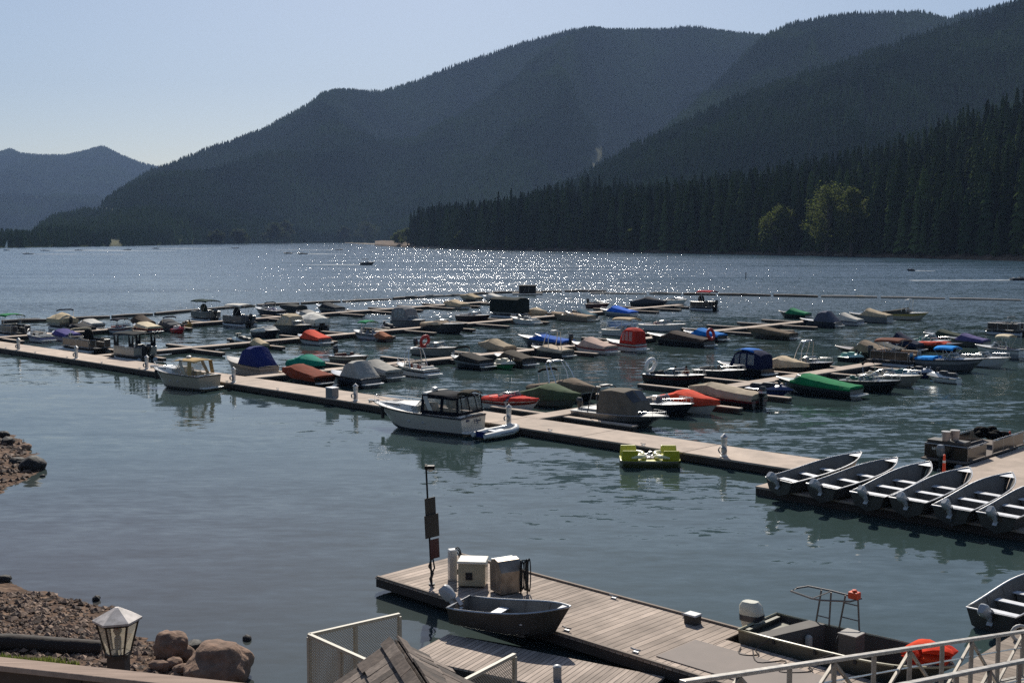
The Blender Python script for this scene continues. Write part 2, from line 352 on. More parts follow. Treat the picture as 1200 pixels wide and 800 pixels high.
def needle_mat(name, c, c2, scale, lo=.75, hi=1.2):
    """conifer foliage: each tree and each stand its own green"""
    m, N, Lk, p = _new(name)
    oi = N.new('ShaderNodeObjectInfo'); n = N.new('ShaderNodeTexNoise'); n.inputs['Scale'].default_value = scale; n.inputs['Detail'].default_value = 4; Lk.new(oi.outputs['Location'], n.inputs['Vector'])
    r = N.new('ShaderNodeMapRange'); r.inputs[1].default_value = .38; r.inputs[2].default_value = .66; Lk.new(n.outputs[0], r.inputs[0])
    x = N.new('ShaderNodeMix'); x.data_type = 'RGBA'; x.inputs[6].default_value = (*c, 1); x.inputs[7].default_value = (*c2, 1); Lk.new(r.outputs[0], x.inputs[0])
    v = N.new('ShaderNodeMapRange'); v.inputs[3].default_value = lo; v.inputs[4].default_value = hi; Lk.new(oi.outputs['Random'], v.inputs[0])
    hs = N.new('ShaderNodeHueSaturation'); Lk.new(x.outputs[2], hs.inputs['Color']); Lk.new(v.outputs[0], hs.inputs['Value'])
    Lk.new(hs.outputs[0], p.inputs['Base Color']); p.inputs['Roughness'].default_value = 1.; p.inputs['Specular IOR Level'].default_value = .0
    return m
BARK = mat('bark', (.09, .065, .05), .95, bump=.05, bscale=6)

def scatter_trees(base, name, density, hmin, hmax, needle, seed, label_kind='stuff', sources=None):
    """a far wood that reads as one mass: cones in two tiers (or given trees) on the hill's faces"""
    o = bpy.data.objects.new(name, base.data); col.objects.link(o); o.matrix_world = base.matrix_world
    ng = bpy.data.node_groups.new(name, 'GeometryNodeTree'); ng.interface.new_socket('Geometry', in_out='INPUT', socket_type='NodeSocketGeometry'); ng.interface.new_socket('Geometry', in_out='OUTPUT', socket_type='NodeSocketGeometry')
    N = ng.nodes; Lk = ng.links; gi = N.new('NodeGroupInput'); go = N.new('NodeGroupOutput')
    dp = N.new('GeometryNodeDistributePointsOnFaces'); dp.inputs['Density'].default_value = density; dp.inputs['Seed'].default_value = seed
    na = N.new('GeometryNodeInputNamedAttribute'); na.data_type = 'FLOAT'; na.inputs[0].default_value = 'wood'
    mu = N.new('ShaderNodeMath'); mu.operation = 'MULTIPLY'; mu.inputs[1].default_value = density; Lk.new(na.outputs[0], mu.inputs[0]); Lk.new(mu.outputs[0], dp.inputs['Density'])
    Lk.new(gi.outputs[0], dp.inputs['Mesh'])
    if sources:
        gj = N.new('GeometryNodeJoinGeometry') if False else N.new('GeometryNodeGeometryToInstance')
        for s in sources:
            b = N.new('GeometryNodeObjectInfo'); b.inputs['Object'].default_value = s; b.inputs['As Instance'].default_value = True; b.transform_space = 'ORIGINAL'; Lk.new(b.outputs['Geometry'], gj.inputs[0])
        src = gj.outputs[0]
    else:
        gj = N.new('GeometryNodeJoinGeometry')
        for r_, d_, z_ in ((.21, .78, .06), (.12, .50, .50)):
            c = N.new('GeometryNodeMeshCone'); c.inputs['Vertices'].default_value = 5; c.inputs['Radius Bottom'].default_value = r_; c.inputs['Radius Top'].default_value = 0; c.inputs['Depth'].default_value = d_
            t = N.new('GeometryNodeTransform'); t.inputs['Translation'].default_value = (0, 0, z_); Lk.new(c.outputs[0], t.inputs[0]); Lk.new(t.outputs[0], gj.inputs[0])
        sm = N.new('GeometryNodeSetMaterial'); sm.inputs['Material'].default_value = needle; Lk.new(gj.outputs[0], sm.inputs[0]); src = sm.outputs[0]
    ip = N.new('GeometryNodeInstanceOnPoints'); Lk.new(dp.outputs['Points'], ip.inputs['Points']); Lk.new(src, ip.inputs['Instance'])
    if sources: ip.inputs['Pick Instance'].default_value = True
    rv = N.new('FunctionNodeRandomValue'); rv.data_type = 'FLOAT_VECTOR'; rv.inputs[0].default_value = (0, 0, 0); rv.inputs[1].default_value = (.08, .08, 6.28); rv.inputs['Seed'].default_value = seed + 1
    Lk.new(rv.outputs[0], ip.inputs['Rotation'])
    rs = N.new('FunctionNodeRandomValue'); rs.data_type = 'FLOAT'; rs.inputs[2].default_value = hmin; rs.inputs[3].default_value = hmax; rs.inputs['Seed'].default_value = seed + 2
    Lk.new(rs.outputs[1], ip.inputs['Scale'])
    Lk.new(ip.outputs[0], go.inputs[0])
    md = o.modifiers.new('trees', 'NODES'); md.node_group = ng
    tag(o, kind='stuff'); return o

def set_attr(o, name, arr):
    a = o.data.attributes.new(name, 'FLOAT', 'POINT'); a.data.foreach_set('value', arr.ravel().astype(np.float32))

def hill(name, sky_pts, d0, d1, tree_h, m, nu, nt, rough, seed, bare=None, gpow=1.15, back=1.35, relief=.7):
    """land rising from the waterline distance d0(px) to a ridge at d1(px) whose outline the sky shows"""
    sk = curve(sky_pts); x0, x1 = sky_pts[0][0], sky_pts[-1][0]
    px = np.linspace(x0, x1, nu); t = np.concatenate([np.linspace(0, 1, nt), 1 + (back - 1) * np.linspace(.08, 1, max(6, nt // 6))])
    PX, T = np.meshgrid(px, t); a = (PX - 600) / F; py = sk(PX); b = (400 - py) / F
    D0 = curve(d0)(PX); D1 = curve(d1)(PX)
    wig = (fbm(PX / 60. + seed, T * 0 + seed, 4) - .5) * .25 * (D1 - D0)
    y = D0 + (D1 + wig - D0) * T; yr = D1 + wig
    zr = EYE + yr * (-SP + b * CP) / (CP + b * SP) - tree_h
    X = a / (CP + b * SP) * y
    g = np.where(T <= 1, np.clip(T, 0, 1) ** gpow, 1 - (T - 1) * .9)
    z = zr * g
    gul = 1 - np.abs(2 * fbm(X / rough + seed * 3.1 + .6 * fbm(X / rough, y / rough, 3), y / (rough * 2.2) + seed, 5) - 1)
    fine = fbm(X / (rough * .3), y / (rough * .3), 4) - .5
    w = np.clip(T, 0, 1) * np.clip(1.0 - T, 0, 1) * 4
    z = z + w * (gul - .8) * zr * relief + fine * w * zr * .10
    z = np.where(T > 0.02, np.maximum(z, .5 + 4 * T), -4)
    o = gridmesh(name, X, y, z, m); tag(o, kind='structure')
    bz = np.zeros_like(z)
    if bare:
        Z = z - EYE; f = y * CP - Z * SP; qx = 600 + F * X / f; qy = 400 - F * (y * SP + Z * CP) / f
        for (cx, cy_, rx, ry, sl) in bare:
            e = ((qx - cx - sl * (qy - cy_)) / rx) ** 2 + ((qy - cy_) / ry) ** 2 + (fbm(qx / 9., qy / 9., 3) - .5) * 1.4
            bz = np.maximum(bz, np.clip((1.1 - e) * 3, 0, 1))
    set_attr(o, 'bare', bz)
    th = fbm(X / (rough * .5) + 9, y / (rough * .5), 4)
    set_attr(o, 'wood', np.clip((1 - bz * 1.15), 0, 1) * np.clip((T - .015) * 80, 0, 1) * np.where(T > 1.12, 0, 1) * np.clip(.55 + th, .3, 1))
    return o
HG = hill_mat('hill_ground', (.030, .040, .022), (.135, .135, .095))
nd_far = needle_mat('distant_needles', (.022, .042, .020), (.080, .110, .036), .0030)
nd_mid = needle_mat('hillside_needles', (.018, .036, .015), (.052, .078, .026), .006)

SK_A = [(-140, 205), (-60, 188), (-20, 180), (0, 177), (12, 173), (24, 179), (50, 181), (78, 181), (100, 176), (120, 170), (140, 180), (160, 188), (178, 193), (240, 205), (330, 225)]
SK_B = [(-120, 291), (-40, 288), (0, 283), (20, 276), (38, 270), (48, 258), (66, 249), (86, 246), (112, 240), (140, 219), (178, 195), (205, 187), (240, 172), (300, 152), (340, 131), (365, 117), (376, 107), (390, 104), (450, 104), (490, 91), (530, 75), (600, 51), (640, 40), (660, 34), (690, 30), (712, 33), (760, 33), (820, 32), (880, 37), (930, 45), (1000, 70), (1100, 110)]
SK_C = [(640, 235), (690, 212), (740, 178), (800, 128), (850, 82), (885, 46), (905, 33), (930, 22), (965, 17), (1000, 12), (1040, 11), (1080, 10), (1098, 15), (1112, 18), (1130, 11), (1152, 7), (1200, -4), (1300, -25)]
SK_D = [(540, 262), (600, 240), (660, 212), (690, 196), (740, 166), (800, 137), (860, 110), (905, 95), (950, 79), (1000, 64), (1040, 49), (1075, 38), (1100, 29), (1130, 19), (1165, 6), (1200, -8), (1300, -45)]
hA = hill('far_mountain', SK_A, [(-140, 5200), (400, 6000)], [(-140, 9000), (400, 9600)], 18, HG, 130, 70, 900., 3, gpow=1.0)
hB = hill('main_mountain', SK_B, [(-120, 1350), (0, 1450), (140, 1750), (250, 2300), (380, 3000), (520, 3000), (1100, 3000)], [(-120, 1700), (0, 1900), (60, 2500), (180, 4000), (400, 5200), (690, 5600), (1100, 5600)], 20, HG, 420, 170, 900., 11, relief=1.0,
         bare=[(118, 247, 22, 5, 0), (133, 284, 9, 5, 0), (56, 278, 7, 2, 0), (701, 178, 7, 22, -.35)])
hC = hill('ridge_mountain', SK_C, [(640, 2500), (1300, 2200)], [(640, 3200), (800, 3600), (1000, 4400), (1300, 4600)], 22, HG, 260, 130, 520., 23, bare=[(716, 176, 6, 20, -.5)])
hD = hill('wooded_slope', SK_D, [(540, 1900), (800, 1450), (1300, 1200)], [(540, 2100), (700, 2300), (900, 2500), (1300, 2700)], 26, HG, 240, 120, 420., 31)
scatter_trees(hA, 'far_mountain_forest', .0055, 14, 28, nd_far, 1)
scatter_trees(hB, 'main_mountain_forest', .013, 8, 25, nd_far, 2)
scatter_trees(hC, 'ridge_mountain_forest', .014, 8, 26, nd_far, 3)
scatter_trees(hD, 'wooded_slope_forest', .016, 11, 32, nd_mid, 4)

# ------------------------------------------------------------------ the wooded shore on the right
SK_F = [(440, 286), (470, 272), (488, 262), (500, 243), (530, 236), (560, 228), (600, 220), (640, 206), (690, 197), (720, 199), (760, 202), (800, 196), (850, 188), (900, 180), (950, 172), (1000, 163), (1040, 153), (1080, 140), (1130, 119), (1165, 108), (1200, 98), (1260, 80), (1330, 62)]
SH_F = curve([(440, 288.0), (500, 290.5), (560, 292.4), (640, 294), (700, 295), (780, 296.5), (850, 297.8), (930, 299), (1000, 300.5), (1100, 303), (1200, 306), (1330, 310)])
def shore_dist(px): return EYE * F / (SH_F(px) - HOR)
pxs = np.linspace(440, 1330, 300); ss = np.concatenate([[-30, -6, 0, 4, 9], np.linspace(14, 420, 60)]); PX, S = np.meshgrid(pxs, ss)
SKF = curve(SK_F); A_ = (PX - 600) / F; D0 = shore_dist(PX)
z250 = np.maximum(3., (HOR - SKF(PX)) / F * (D0 + 240) + EYE - 64)
YY = D0 + S; XX = A_ * YY
ZZ = np.where(S < 0, S * .2, np.where(S < 9, S * .28, 2.5 + z250 * np.clip((S - 9) / 240, 0, 1.25) ** 1.1)) + np.clip(S, 0, 20) / 20 * (fbm(XX / 30, YY / 30, 4) - .5) * 6 * np.clip(S / 20, 0, 1)
BANK = soil_mat('shore_bank_soil', (.060, .042, .030), (.11, .075, .05), (.17, .12, .08), .12, .3)
fs = gridmesh('wooded_shore', XX, YY, ZZ, BANK); tag(fs, kind='structure')
set_attr(fs, 'wood', np.clip((S - 26) / 8, 0, 1) * np.where(S > 390, 0, 1) * np.clip((PX - 482) / 10, 0, 1))
def shore_land(px, s):
    d = float(shore_dist(px)) + s; z2 = max(3., (HOR - float(SKF(px))) / F * (d - s + 240) + EYE - 64)
    z = s * .28 if s < 9 else 2.5 + z2 * min(1.25, (s - 9) / 240) ** 1.1
    return Vector(((px - 600) / F * d, d, z))

def conifer_mesh(seed, H=1.):
    """a fir one unit high: whorls of drooping boughs round a thin stem, ragged outline"""
    r = random.Random(seed); b = MB(); n = 26; Rm = r.uniform(.13, .20); lean = r.uniform(-.01, .01)
    b.lathe([(Rm * .34, .10), (Rm * .30, .45), (.008, .97)], 6)
    for i in range(n):
        f = (i + r.random() * .5) / n; z = .07 + .92 * f ** .92; rad = Rm * (1 - f) ** .78 * r.uniform(.72, 1.12) + .006
        k = 9 if f < .6 else 6
        off = r.random() * 6.28
        for j in range(k):
            if r.random() < .10: continue
            a = off + 6.283 * j / k + r.uniform(-.25, .25); q = rad * r.uniform(.6, 1.15); w = q * .42 + .006
            ca, sa = math.cos(a), math.sin(a); dr = q * r.uniform(.35, .7)
            root = (lean * z, 0, z + .022); tip = (ca * q + lean * z, sa * q, z - dr)
            ml = (ca * q * .62 - sa * w, sa * q * .62 + ca * w, z - dr * .45 - .008); mr_ = (ca * q * .62 + sa * w, sa * q * .62 - ca * w, z - dr * .45 - .008)
            up = (ca * q * .55, sa * q * .55, z - dr * .12 + .012)
            b.add([root, ml, tip, mr_, up], [(0, 1, 4), (1, 2, 4), (2, 3, 4), (3, 0, 4)])
    return b
nd_near = needle_mat('fir_needles', (.016, .027, .011), (.042, .056, .018), .02, .45, 1.75)
FIRS = []
for s in range(6):
    cm = conifer_mesh(40 + s).mesh('crown', nd_near)
    tb = MB(); tb.lathe([(.014, -.03), (.010, .3), (.006, .6)], 7); tm = tb.mesh('trunk', BARK)
    FIRS.append((cm, tm))
def fir(px, s, h, k, label, group=None, name='fir_tree'):
    p = shore_land(px, s); cm, tm = FIRS[k]
    t = bpy.data.objects.new(name, tm); col.objects.link(t)
    t.location = p; sc = h; t.scale = (sc, sc, sc); t.rotation_euler = (0, 0, random.uniform(0, 6.28))
    c = bpy.data.objects.new('crown', cm); col.objects.link(c); c.parent = t
    return tag(t, label, 'tree', group)
random.seed(7)
GF = 'dark firs along the right shore'
first = []
px = 489.; i = 0
while i < 290 and px < 1262:
    d = float(shore_dist(px)); row = i % 3
    s = (9, 15, 23)[row] + random.uniform(-3, 3)
    h = random.choice((1, 1, .8, 1.12, .6)) * (random.uniform(36, 54) if row else random.uniform(26, 46))
    if px < 500: h *= .9
    o = fir(px, s, h, random.randrange(6), 'tall dark green fir in the dense front of the wood on the right shore', GF)
    if len(first) < 6: first.append(o)
    px += F / d * 2.55 * random.uniform(.5, 1.5); i += 1
print('firs', i, px)
# the wood behind them: one mass
src = []
for k in range(6):
    src.append(first[k])
scat = bpy.data.objects.new
def fir_stand():
    """the mass of the wood behind the front firs, as one object"""
    protos = []
    for cm, tm in FIRS:
        protos.append(cm)
    # GN needs objects as sources: the crowns of six front firs, which share these meshes
    srcs = []
    for cm, tm in FIRS:
        for o in bpy.data.objects:
            if o.data is cm: srcs.append(o); break
    o = scatter_trees(fs, 'fir_wood', .011, 32, 54, nd_near, 9, sources=srcs)
fir_stand()

def leaf_mat(name, c, c2):
    m, N, Lk, p = _new(name); g = N.new('ShaderNodeTexCoord'); n = N.new('ShaderNodeTexNoise'); n.inputs['Scale'].default_value = .5; n.inputs['Detail'].default_value = 4; Lk.new(g.outputs['Object'], n.inputs['Vector'])
    x = N.new('ShaderNodeMix'); x.data_type = 'RGBA'; x.inputs[6].default_value = (*c, 1); x.inputs[7].default_value = (*c2, 1); r = N.new('ShaderNodeMapRange'); r.inputs[1].default_value = .35; r.inputs[2].default_value = .65; Lk.new(n.outputs[0], r.inputs[0]); Lk.new(r.outputs[0], x.inputs[0])
    Lk.new(x.outputs[2], p.inputs['Base Color']); p.inputs['Roughness'].default_value = .8; p.inputs['Specular IOR Level'].default_value = .04
    tr = N.new('ShaderNodeBsdfTranslucent'); Lk.new(x.outputs[2], tr.inputs[0]); ms = N.new('ShaderNodeMixShader'); ms.inputs[0].default_value = .45
    Lk.new(p.outputs[0], ms.inputs[1]); Lk.new(tr.outputs[0], ms.inputs[2]); Lk.new(ms.outputs[0], N['Material Output'].inputs[0]); return m
LEAF = leaf_mat('broad_leaves', (.060, .080, .018), (.115, .135, .034))
LEAF2 = leaf_mat('far_leaves', (.022, .034, .012), (.044, .056, .020))
def broadleaf(name, loc, h, w, seed, label, leaf=.9, n=26, group=None, m=None):
    r = random.Random(seed); root = empty(name, loc, r.uniform(0, 6), label, 'tree' if h > 6 else 'shrub', group)
    t = MB(); t.tube([(0, 0, -1), (r.uniform(-.02, .02) * h, 0, .2 * h), (r.uniform(-.05, .05) * h, .02 * h, .55 * h)], [.03 * h, .024 * h, .012 * h], 7)
    b = MB()
    for i in range(n):
        a = r.uniform(0, 6.28); f = r.random(); zz = h * (.22 + .70 * f); env = w / 2 * math.sin(math.pi * min(1, .22 + .75 * f)) ** .7
        q = env * math.sqrt(r.random()); c = Vector((q * math.cos(a), q * math.sin(a), zz)); cr = w * r.uniform(.11, .22)
        if i % 4 == 0: t.tube([(0, 0, h * (.15 + .3 * f)), c * .6 + Vector((0, 0, zz * .25)), c], [.011 * h, .007 * h, .003 * h], 5)
        for k in range(70):
            d = Vector((r.gauss(0, 1), r.gauss(0, 1), r.gauss(0, .8))); d = d.normalized() * cr * r.random() ** .4
            p = c + d; e = leaf * r.uniform(.5, 1.1); q1 = Vector((r.uniform(-1, 1), r.uniform(-1, 1), r.uniform(-.6, .6))).normalized(); q2 = q1.cross(Vector((r.uniform(-1, 1), r.uniform(-1, 1), 1))).normalized()
            b.add([p - q1 * e - q2 * e * .3, p + q2 * e * .7 - q1 * .2 * e, p + q1 * e + q2 * e * .2, p - q2 * e * .6], [(0, 1, 2, 3)])
    t.build('trunk', BARK, root, 40); b.build('crown', m or LEAF, root)
    return root
for px, s, h, w, lab in [(913, 7, 36, 28, 'light green maple standing alone low against the dark firs'), (968, 9, 50, 32, 'tall light green broadleaf tree, left of a close pair by the water'),
                         (996, 6, 47, 22, 'slim light green broadleaf tree, right of a close pair by the water'), (814, 6, 18, 11, 'small green broadleaf tree at the water under dark firs'),
                         (738, 6, 20, 11, 'narrow green broadleaf tree nearest the small white light in the firs'), (598, 6, 15, 10, 'small rounded bush at the firs beside the gravel shore'),
                         (478, 22, 22, 22, 'rounded green tree where the wood ends at the gravel point'), (468, 30, 19, 20, 'outermost green tree left of the wood on the point'), (540, 8, 20, 12, 'pale green tree in front of the left end of the wood')]:
    broadleaf('broadleaf_tree', shore_land(px, max(-1, s - 9)), h, w, int(px), lab, leaf=.95, n=62)
# pale trees along the far shore
for px, d, h, w, lab in [(255, 2080, 22, 34, 'leftmost low pale green tree on the far waterline'), (282, 2200, 26, 40, 'second pale green tree on the far waterline, broad and low'), (322, 2500, 40, 50, 'large yellow green tree on the far shore'),
                         (334, 2600, 50, 44, 'tallest yellow green tree on the far shore'), (404, 2950, 40, 34, 'narrow green tree far behind the gravel point'), (430, 2960, 52, 60, 'round green tree far behind the gravel point')]:
    broadleaf('far_shore_tree', ((px - 600) / F * d, d, 2.), h, w, int(px) + 3, lab, leaf=2.2, n=30, m=LEAF2)

# gravel point left of the wood
pg = np.linspace(405, 560, 60); tt = np.linspace(-12, 130, 24); PX, S = np.meshgrid(pg, tt)
sd = EYE * F / (curve([(405, 284.6), (440, 286.6), (470, 289.2), (500, 290.8), (560, 292.4)])(PX) - HOR); YY = sd + S; XX = (PX - 600) / F * YY
ZZ = np.where(S < 0, S * .15, 2.2 * np.clip(S / 40, 0, 1) * np.clip((PX - 405) / 60, 0.1, 1) + (fbm(XX / 14, YY / 14, 4) - .5) * 2.2 * np.clip(S / 20, 0, 1))
gp = gridmesh('gravel_point', XX, YY, ZZ, soil_mat('point_gravel', (.13, .11, .07), (.22, .18, .13), (.34, .29, .22), .05, .4)); tag(gp, kind='structure')

# ------------------------------------------------------------------ summer haze over the lake
def haze(density):
    b = MB(); b.box((0, 5600, 730), (19000, 12800, 1700)); m = bpy.data.materials.new('summer_haze'); m.use_nodes = True; N = m.node_tree.nodes; N.clear()
    o = N.new('ShaderNodeOutputMaterial'); v = N.new('ShaderNodeVolumePrincipled'); v.inputs['Density'].default_value = density; v.inputs['Color'].default_value = (.44, .63, 1, 1); v.inputs['Anisotropy'].default_value = 0.
    m.node_tree.links.new(v.outputs[0], o.inputs['Volume'])
    tag(b.build('haze', m), kind='stuff')
haze(4.5e-5)
# ================================================================== DOCKS
WALK = mat('sunbleached_deck', (.50, .405, .33), .85, var=.30, vscale=.7, bump=.004, bscale=14, spec=.2)
FASCIA = mat('wet_dark_timber', (.045, .034, .027), .8, var=.35, vscale=2.)
FLOAT = mat('black_float', (.014, .014, .015), .5, var=.2)
GALV = mat('galvanised_steel', (.40, .41, .42), .5, .7, var=.2)
WHITEP = mat('white_post_paint', (.70, .69, .66), .5, var=.12)
_n = WALK.node_tree; _oi = _n.nodes.new('ShaderNodeObjectInfo'); _mr = _n.nodes.new('ShaderNodeMapRange'); _mr.inputs[3].default_value = .84; _mr.inputs[4].default_value = 1.08; _n.links.new(_oi.outputs['Random'], _mr.inputs[0])
_hs = _n.nodes.new('ShaderNodeHueSaturation'); _lk = _n.nodes['Principled BSDF'].inputs['Base Color'].links[0]; _src = _lk.from_socket; _n.links.new(_src, _hs.inputs['Color']); _n.links.new(_mr.outputs[0], _hs.inputs['Value']); _n.links.new(_hs.outputs[0], _n.nodes['Principled BSDF'].inputs['Base Color'])   # each float of the walkway weathered a little differently
def cleat(parent, x, y, z, rz=0):
    b = MB(); b.box((x, y, z + .02), (.16, .10, .04), rz); c, s = math.cos(rz), math.sin(rz)
    b.tube([(x - .17 * c, y - .17 * s, z + .11), (x - .05 * c, y - .05 * s, z + .09), (x + .05 * c, y + .05 * s, z + .09), (x + .17 * c, y + .17 * s, z + .11)], .025, 5)
    return b.build('cleat', GALV, parent, 40)
def section(root, x0, x1, y0, y1, z, m, th=.10):
    b = MB(); b.box(((x0 + x1) / 2, (y0 + y1) / 2, z - th / 2), (x1 - x0, y1 - y0, th)); return b.build('deck_section', m, root, bevel=.012)
def dock(name, u0, v0, L, W, z, label, cat='dock', m=WALK, sec=6.2, rot=0., side=.34, cleats=True):
    root = empty(name, uv(u0, v0), ANG + rot, label, cat); x = 0.; n = max(1, round(L / sec)); w = L / n
    for k in range(n):
        section(root, k * w + (.03 if k else 0), (k + 1) * w - (.03 if k < n - 1 else 0), 0, W, z, m)
    b = MB()
    for y in (.05, W - .05): b.box((L / 2, y, z - .102 - side / 2), (L - .04, .09, side))
    for xx in (.05, L - .05): b.box((xx, W / 2, z - .102 - side / 2), (.08, W - .2, side))
    b.build('fascia', FASCIA, root)
    b = MB(); k = max(1, int(L / 3.2))
    for i in range(k): b.box(((i + .5) * L / k, W / 2, z - .48), (min(2.2, L / k * .7), W - .35, .5))
    b.build('float', FLOAT, root)
    if cleats:
        for i in range(max(1, int(L / 7))): cleat(root, 3 + i * 7, .18, z)
    return root

main = dock('main_walkway', -30, 0, 125.2, 3.35, .5, 'long pale main walkway running diagonally across the whole marina', 'walkway', sec=7.3)
def pedestal(u, label, v=.55):
    r = empty('power_pedestal', uv(u, v, .5), ANG, label, 'pedestal', 'white service pedestals along the main walkway')
    b = MB(); b.lathe([(.17, 0), (.17, .03), (.12, .05), (.115, .86), (.13, .9), (.13, .96)], 12); b.build('post', WHITEP, r, 35)
    b = MB(); b.lathe([(.16, .962), (.165, .99), (.04, 1.14), (.01, 1.16)], 12); b.build('cap', GALV, r, 35)
    b = MB(); b.lathe([(.132, .70), (.132, .86)], 12, cap=False); b.build('lamp_band', mat('frosted_lens', (.5, .5, .46), .3), r, 35)
    b = MB()
    for k in range(3): b.tube([(.02 + .19 * math.cos(a) * (1 - .08 * k), -.13 - .035 * k, .33 + .19 * math.sin(a) * (1 - .08 * k)) for a in [i * math.pi / 8 for i in range(16)]], .022, 5, closed=True)
    b.build('hose_coil', mat('hose', (.28, .29, .30), .5), r, 40)
    r.scale = (1.3, 1.3, 1.05)
    return r
for u_, lb in [(3.3, 'white service pedestal furthest left along the main walkway'), (16.2, 'white service pedestal beside the dark pontoon boat with folded cream top'), (29.6, 'white service pedestal just left of the tan topped cruiser'),
               (43.4, 'white service pedestal right behind the stern of the tan topped cruiser'), (59.0, 'white service pedestal with coiled hose beside the grey dock box'), (74.2, 'white service pedestal at the stern of the big white cruiser'), (90.1, 'white service pedestal with coiled hose right of the green pedal boat')]:
    pedestal(u_, lb)
r = empty('dock_box', uv(56.4, .45, .5), ANG, 'grey dock box with pale lid on the main walkway edge', 'dock box')
b = MB(); b.box((0, 0, .33), (.78, .6, .66)); b.build('body', mat('grey_plastic', (.16, .17, .18), .6), r, bevel=.02)
b = MB(); b.box((0, 0, .70), (.86, .68, .08), tx=.92, ty=.9); b.build('lid', mat('pale_plastic', (.5, .5, .5), .5), r, bevel=.02)

def branch(label, start, ufun, v1, width, boats, seed):
    """a side walkway running away from the main one, fingers between the berths"""
    rnd = random.Random(seed); p0 = uv(ufun(start), start); root = empty('side_walkway', p0, ANG, label, 'walkway')
    n = max(1, round((v1 - start) / 7.5)); st = (v1 - start) / n; fasc = MB(); fl = MB()
    for k in range(n):
        a = start + k * st; bb = a + st - .05; ua, ub = ufun(a) - ufun(start), ufun(bb) - ufun(start)
        o = MB(); h = width / 2
        vs = [(ua - h, a - start, .40), (ua + h, a - start, .40), (ub + h, bb - start, .40), (ub - h, bb - start, .40)]
        vs = vs + [(x, y, .50) for x, y, _ in vs]
        o.add(vs, [(3, 2, 1, 0), (4, 5, 6, 7), (0, 1, 5, 4), (1, 2, 6, 5), (2, 3, 7, 6), (3, 0, 4, 7)]); o.build('deck_section', WALK, root)
        for s in (-1, 1): fasc.bar((ua + s * (h - .05), a - start, .25), (ub + s * (h - .05), bb - start, .25), .08, .28)
        fl.box(((ua + ub) / 2, (a + bb) / 2 - start, .02), (width - .3, st * .6, .45))
    fasc.build('fascia', FASCIA, root); fl.build('float', FLOAT, root)
    for s in (-1, 1):
        last = -9; vv = start + 2.5
        while vv < v1 - .5:
            L = rnd.choice((5.2, 5.8, 6.2)); c = ufun(vv) + s * (width / 2 + L / 2)
            free = all(abs(vv - q[1]) > q[3] / 2 + .36 or abs(c - q[0]) > q[2] / 2 + L / 2 for q in boats)
            if free and vv - last > 7.0 and (rnd.random() < .6 or vv - last > 12):
                f = MB(); x0 = ufun(vv) - ufun(start) + s * (width / 2 + .03); x1 = x0 + s * L
                f.box(((x0 + x1) / 2, vv - start, .36), (L, .50, .08)); fo = f.build('finger', WALK, root)
                g = MB(); g.box(((x0 + x1) / 2, vv - start, .20), (L - .04, .42, .24)); g.box((x0 + (x1 - x0) * .6, vv - start, .02), (L * .6, .46, .3)); g.build('finger_float', FASCIA, fo)
                last = vv; vv += 3.2
            vv += .15
    return root
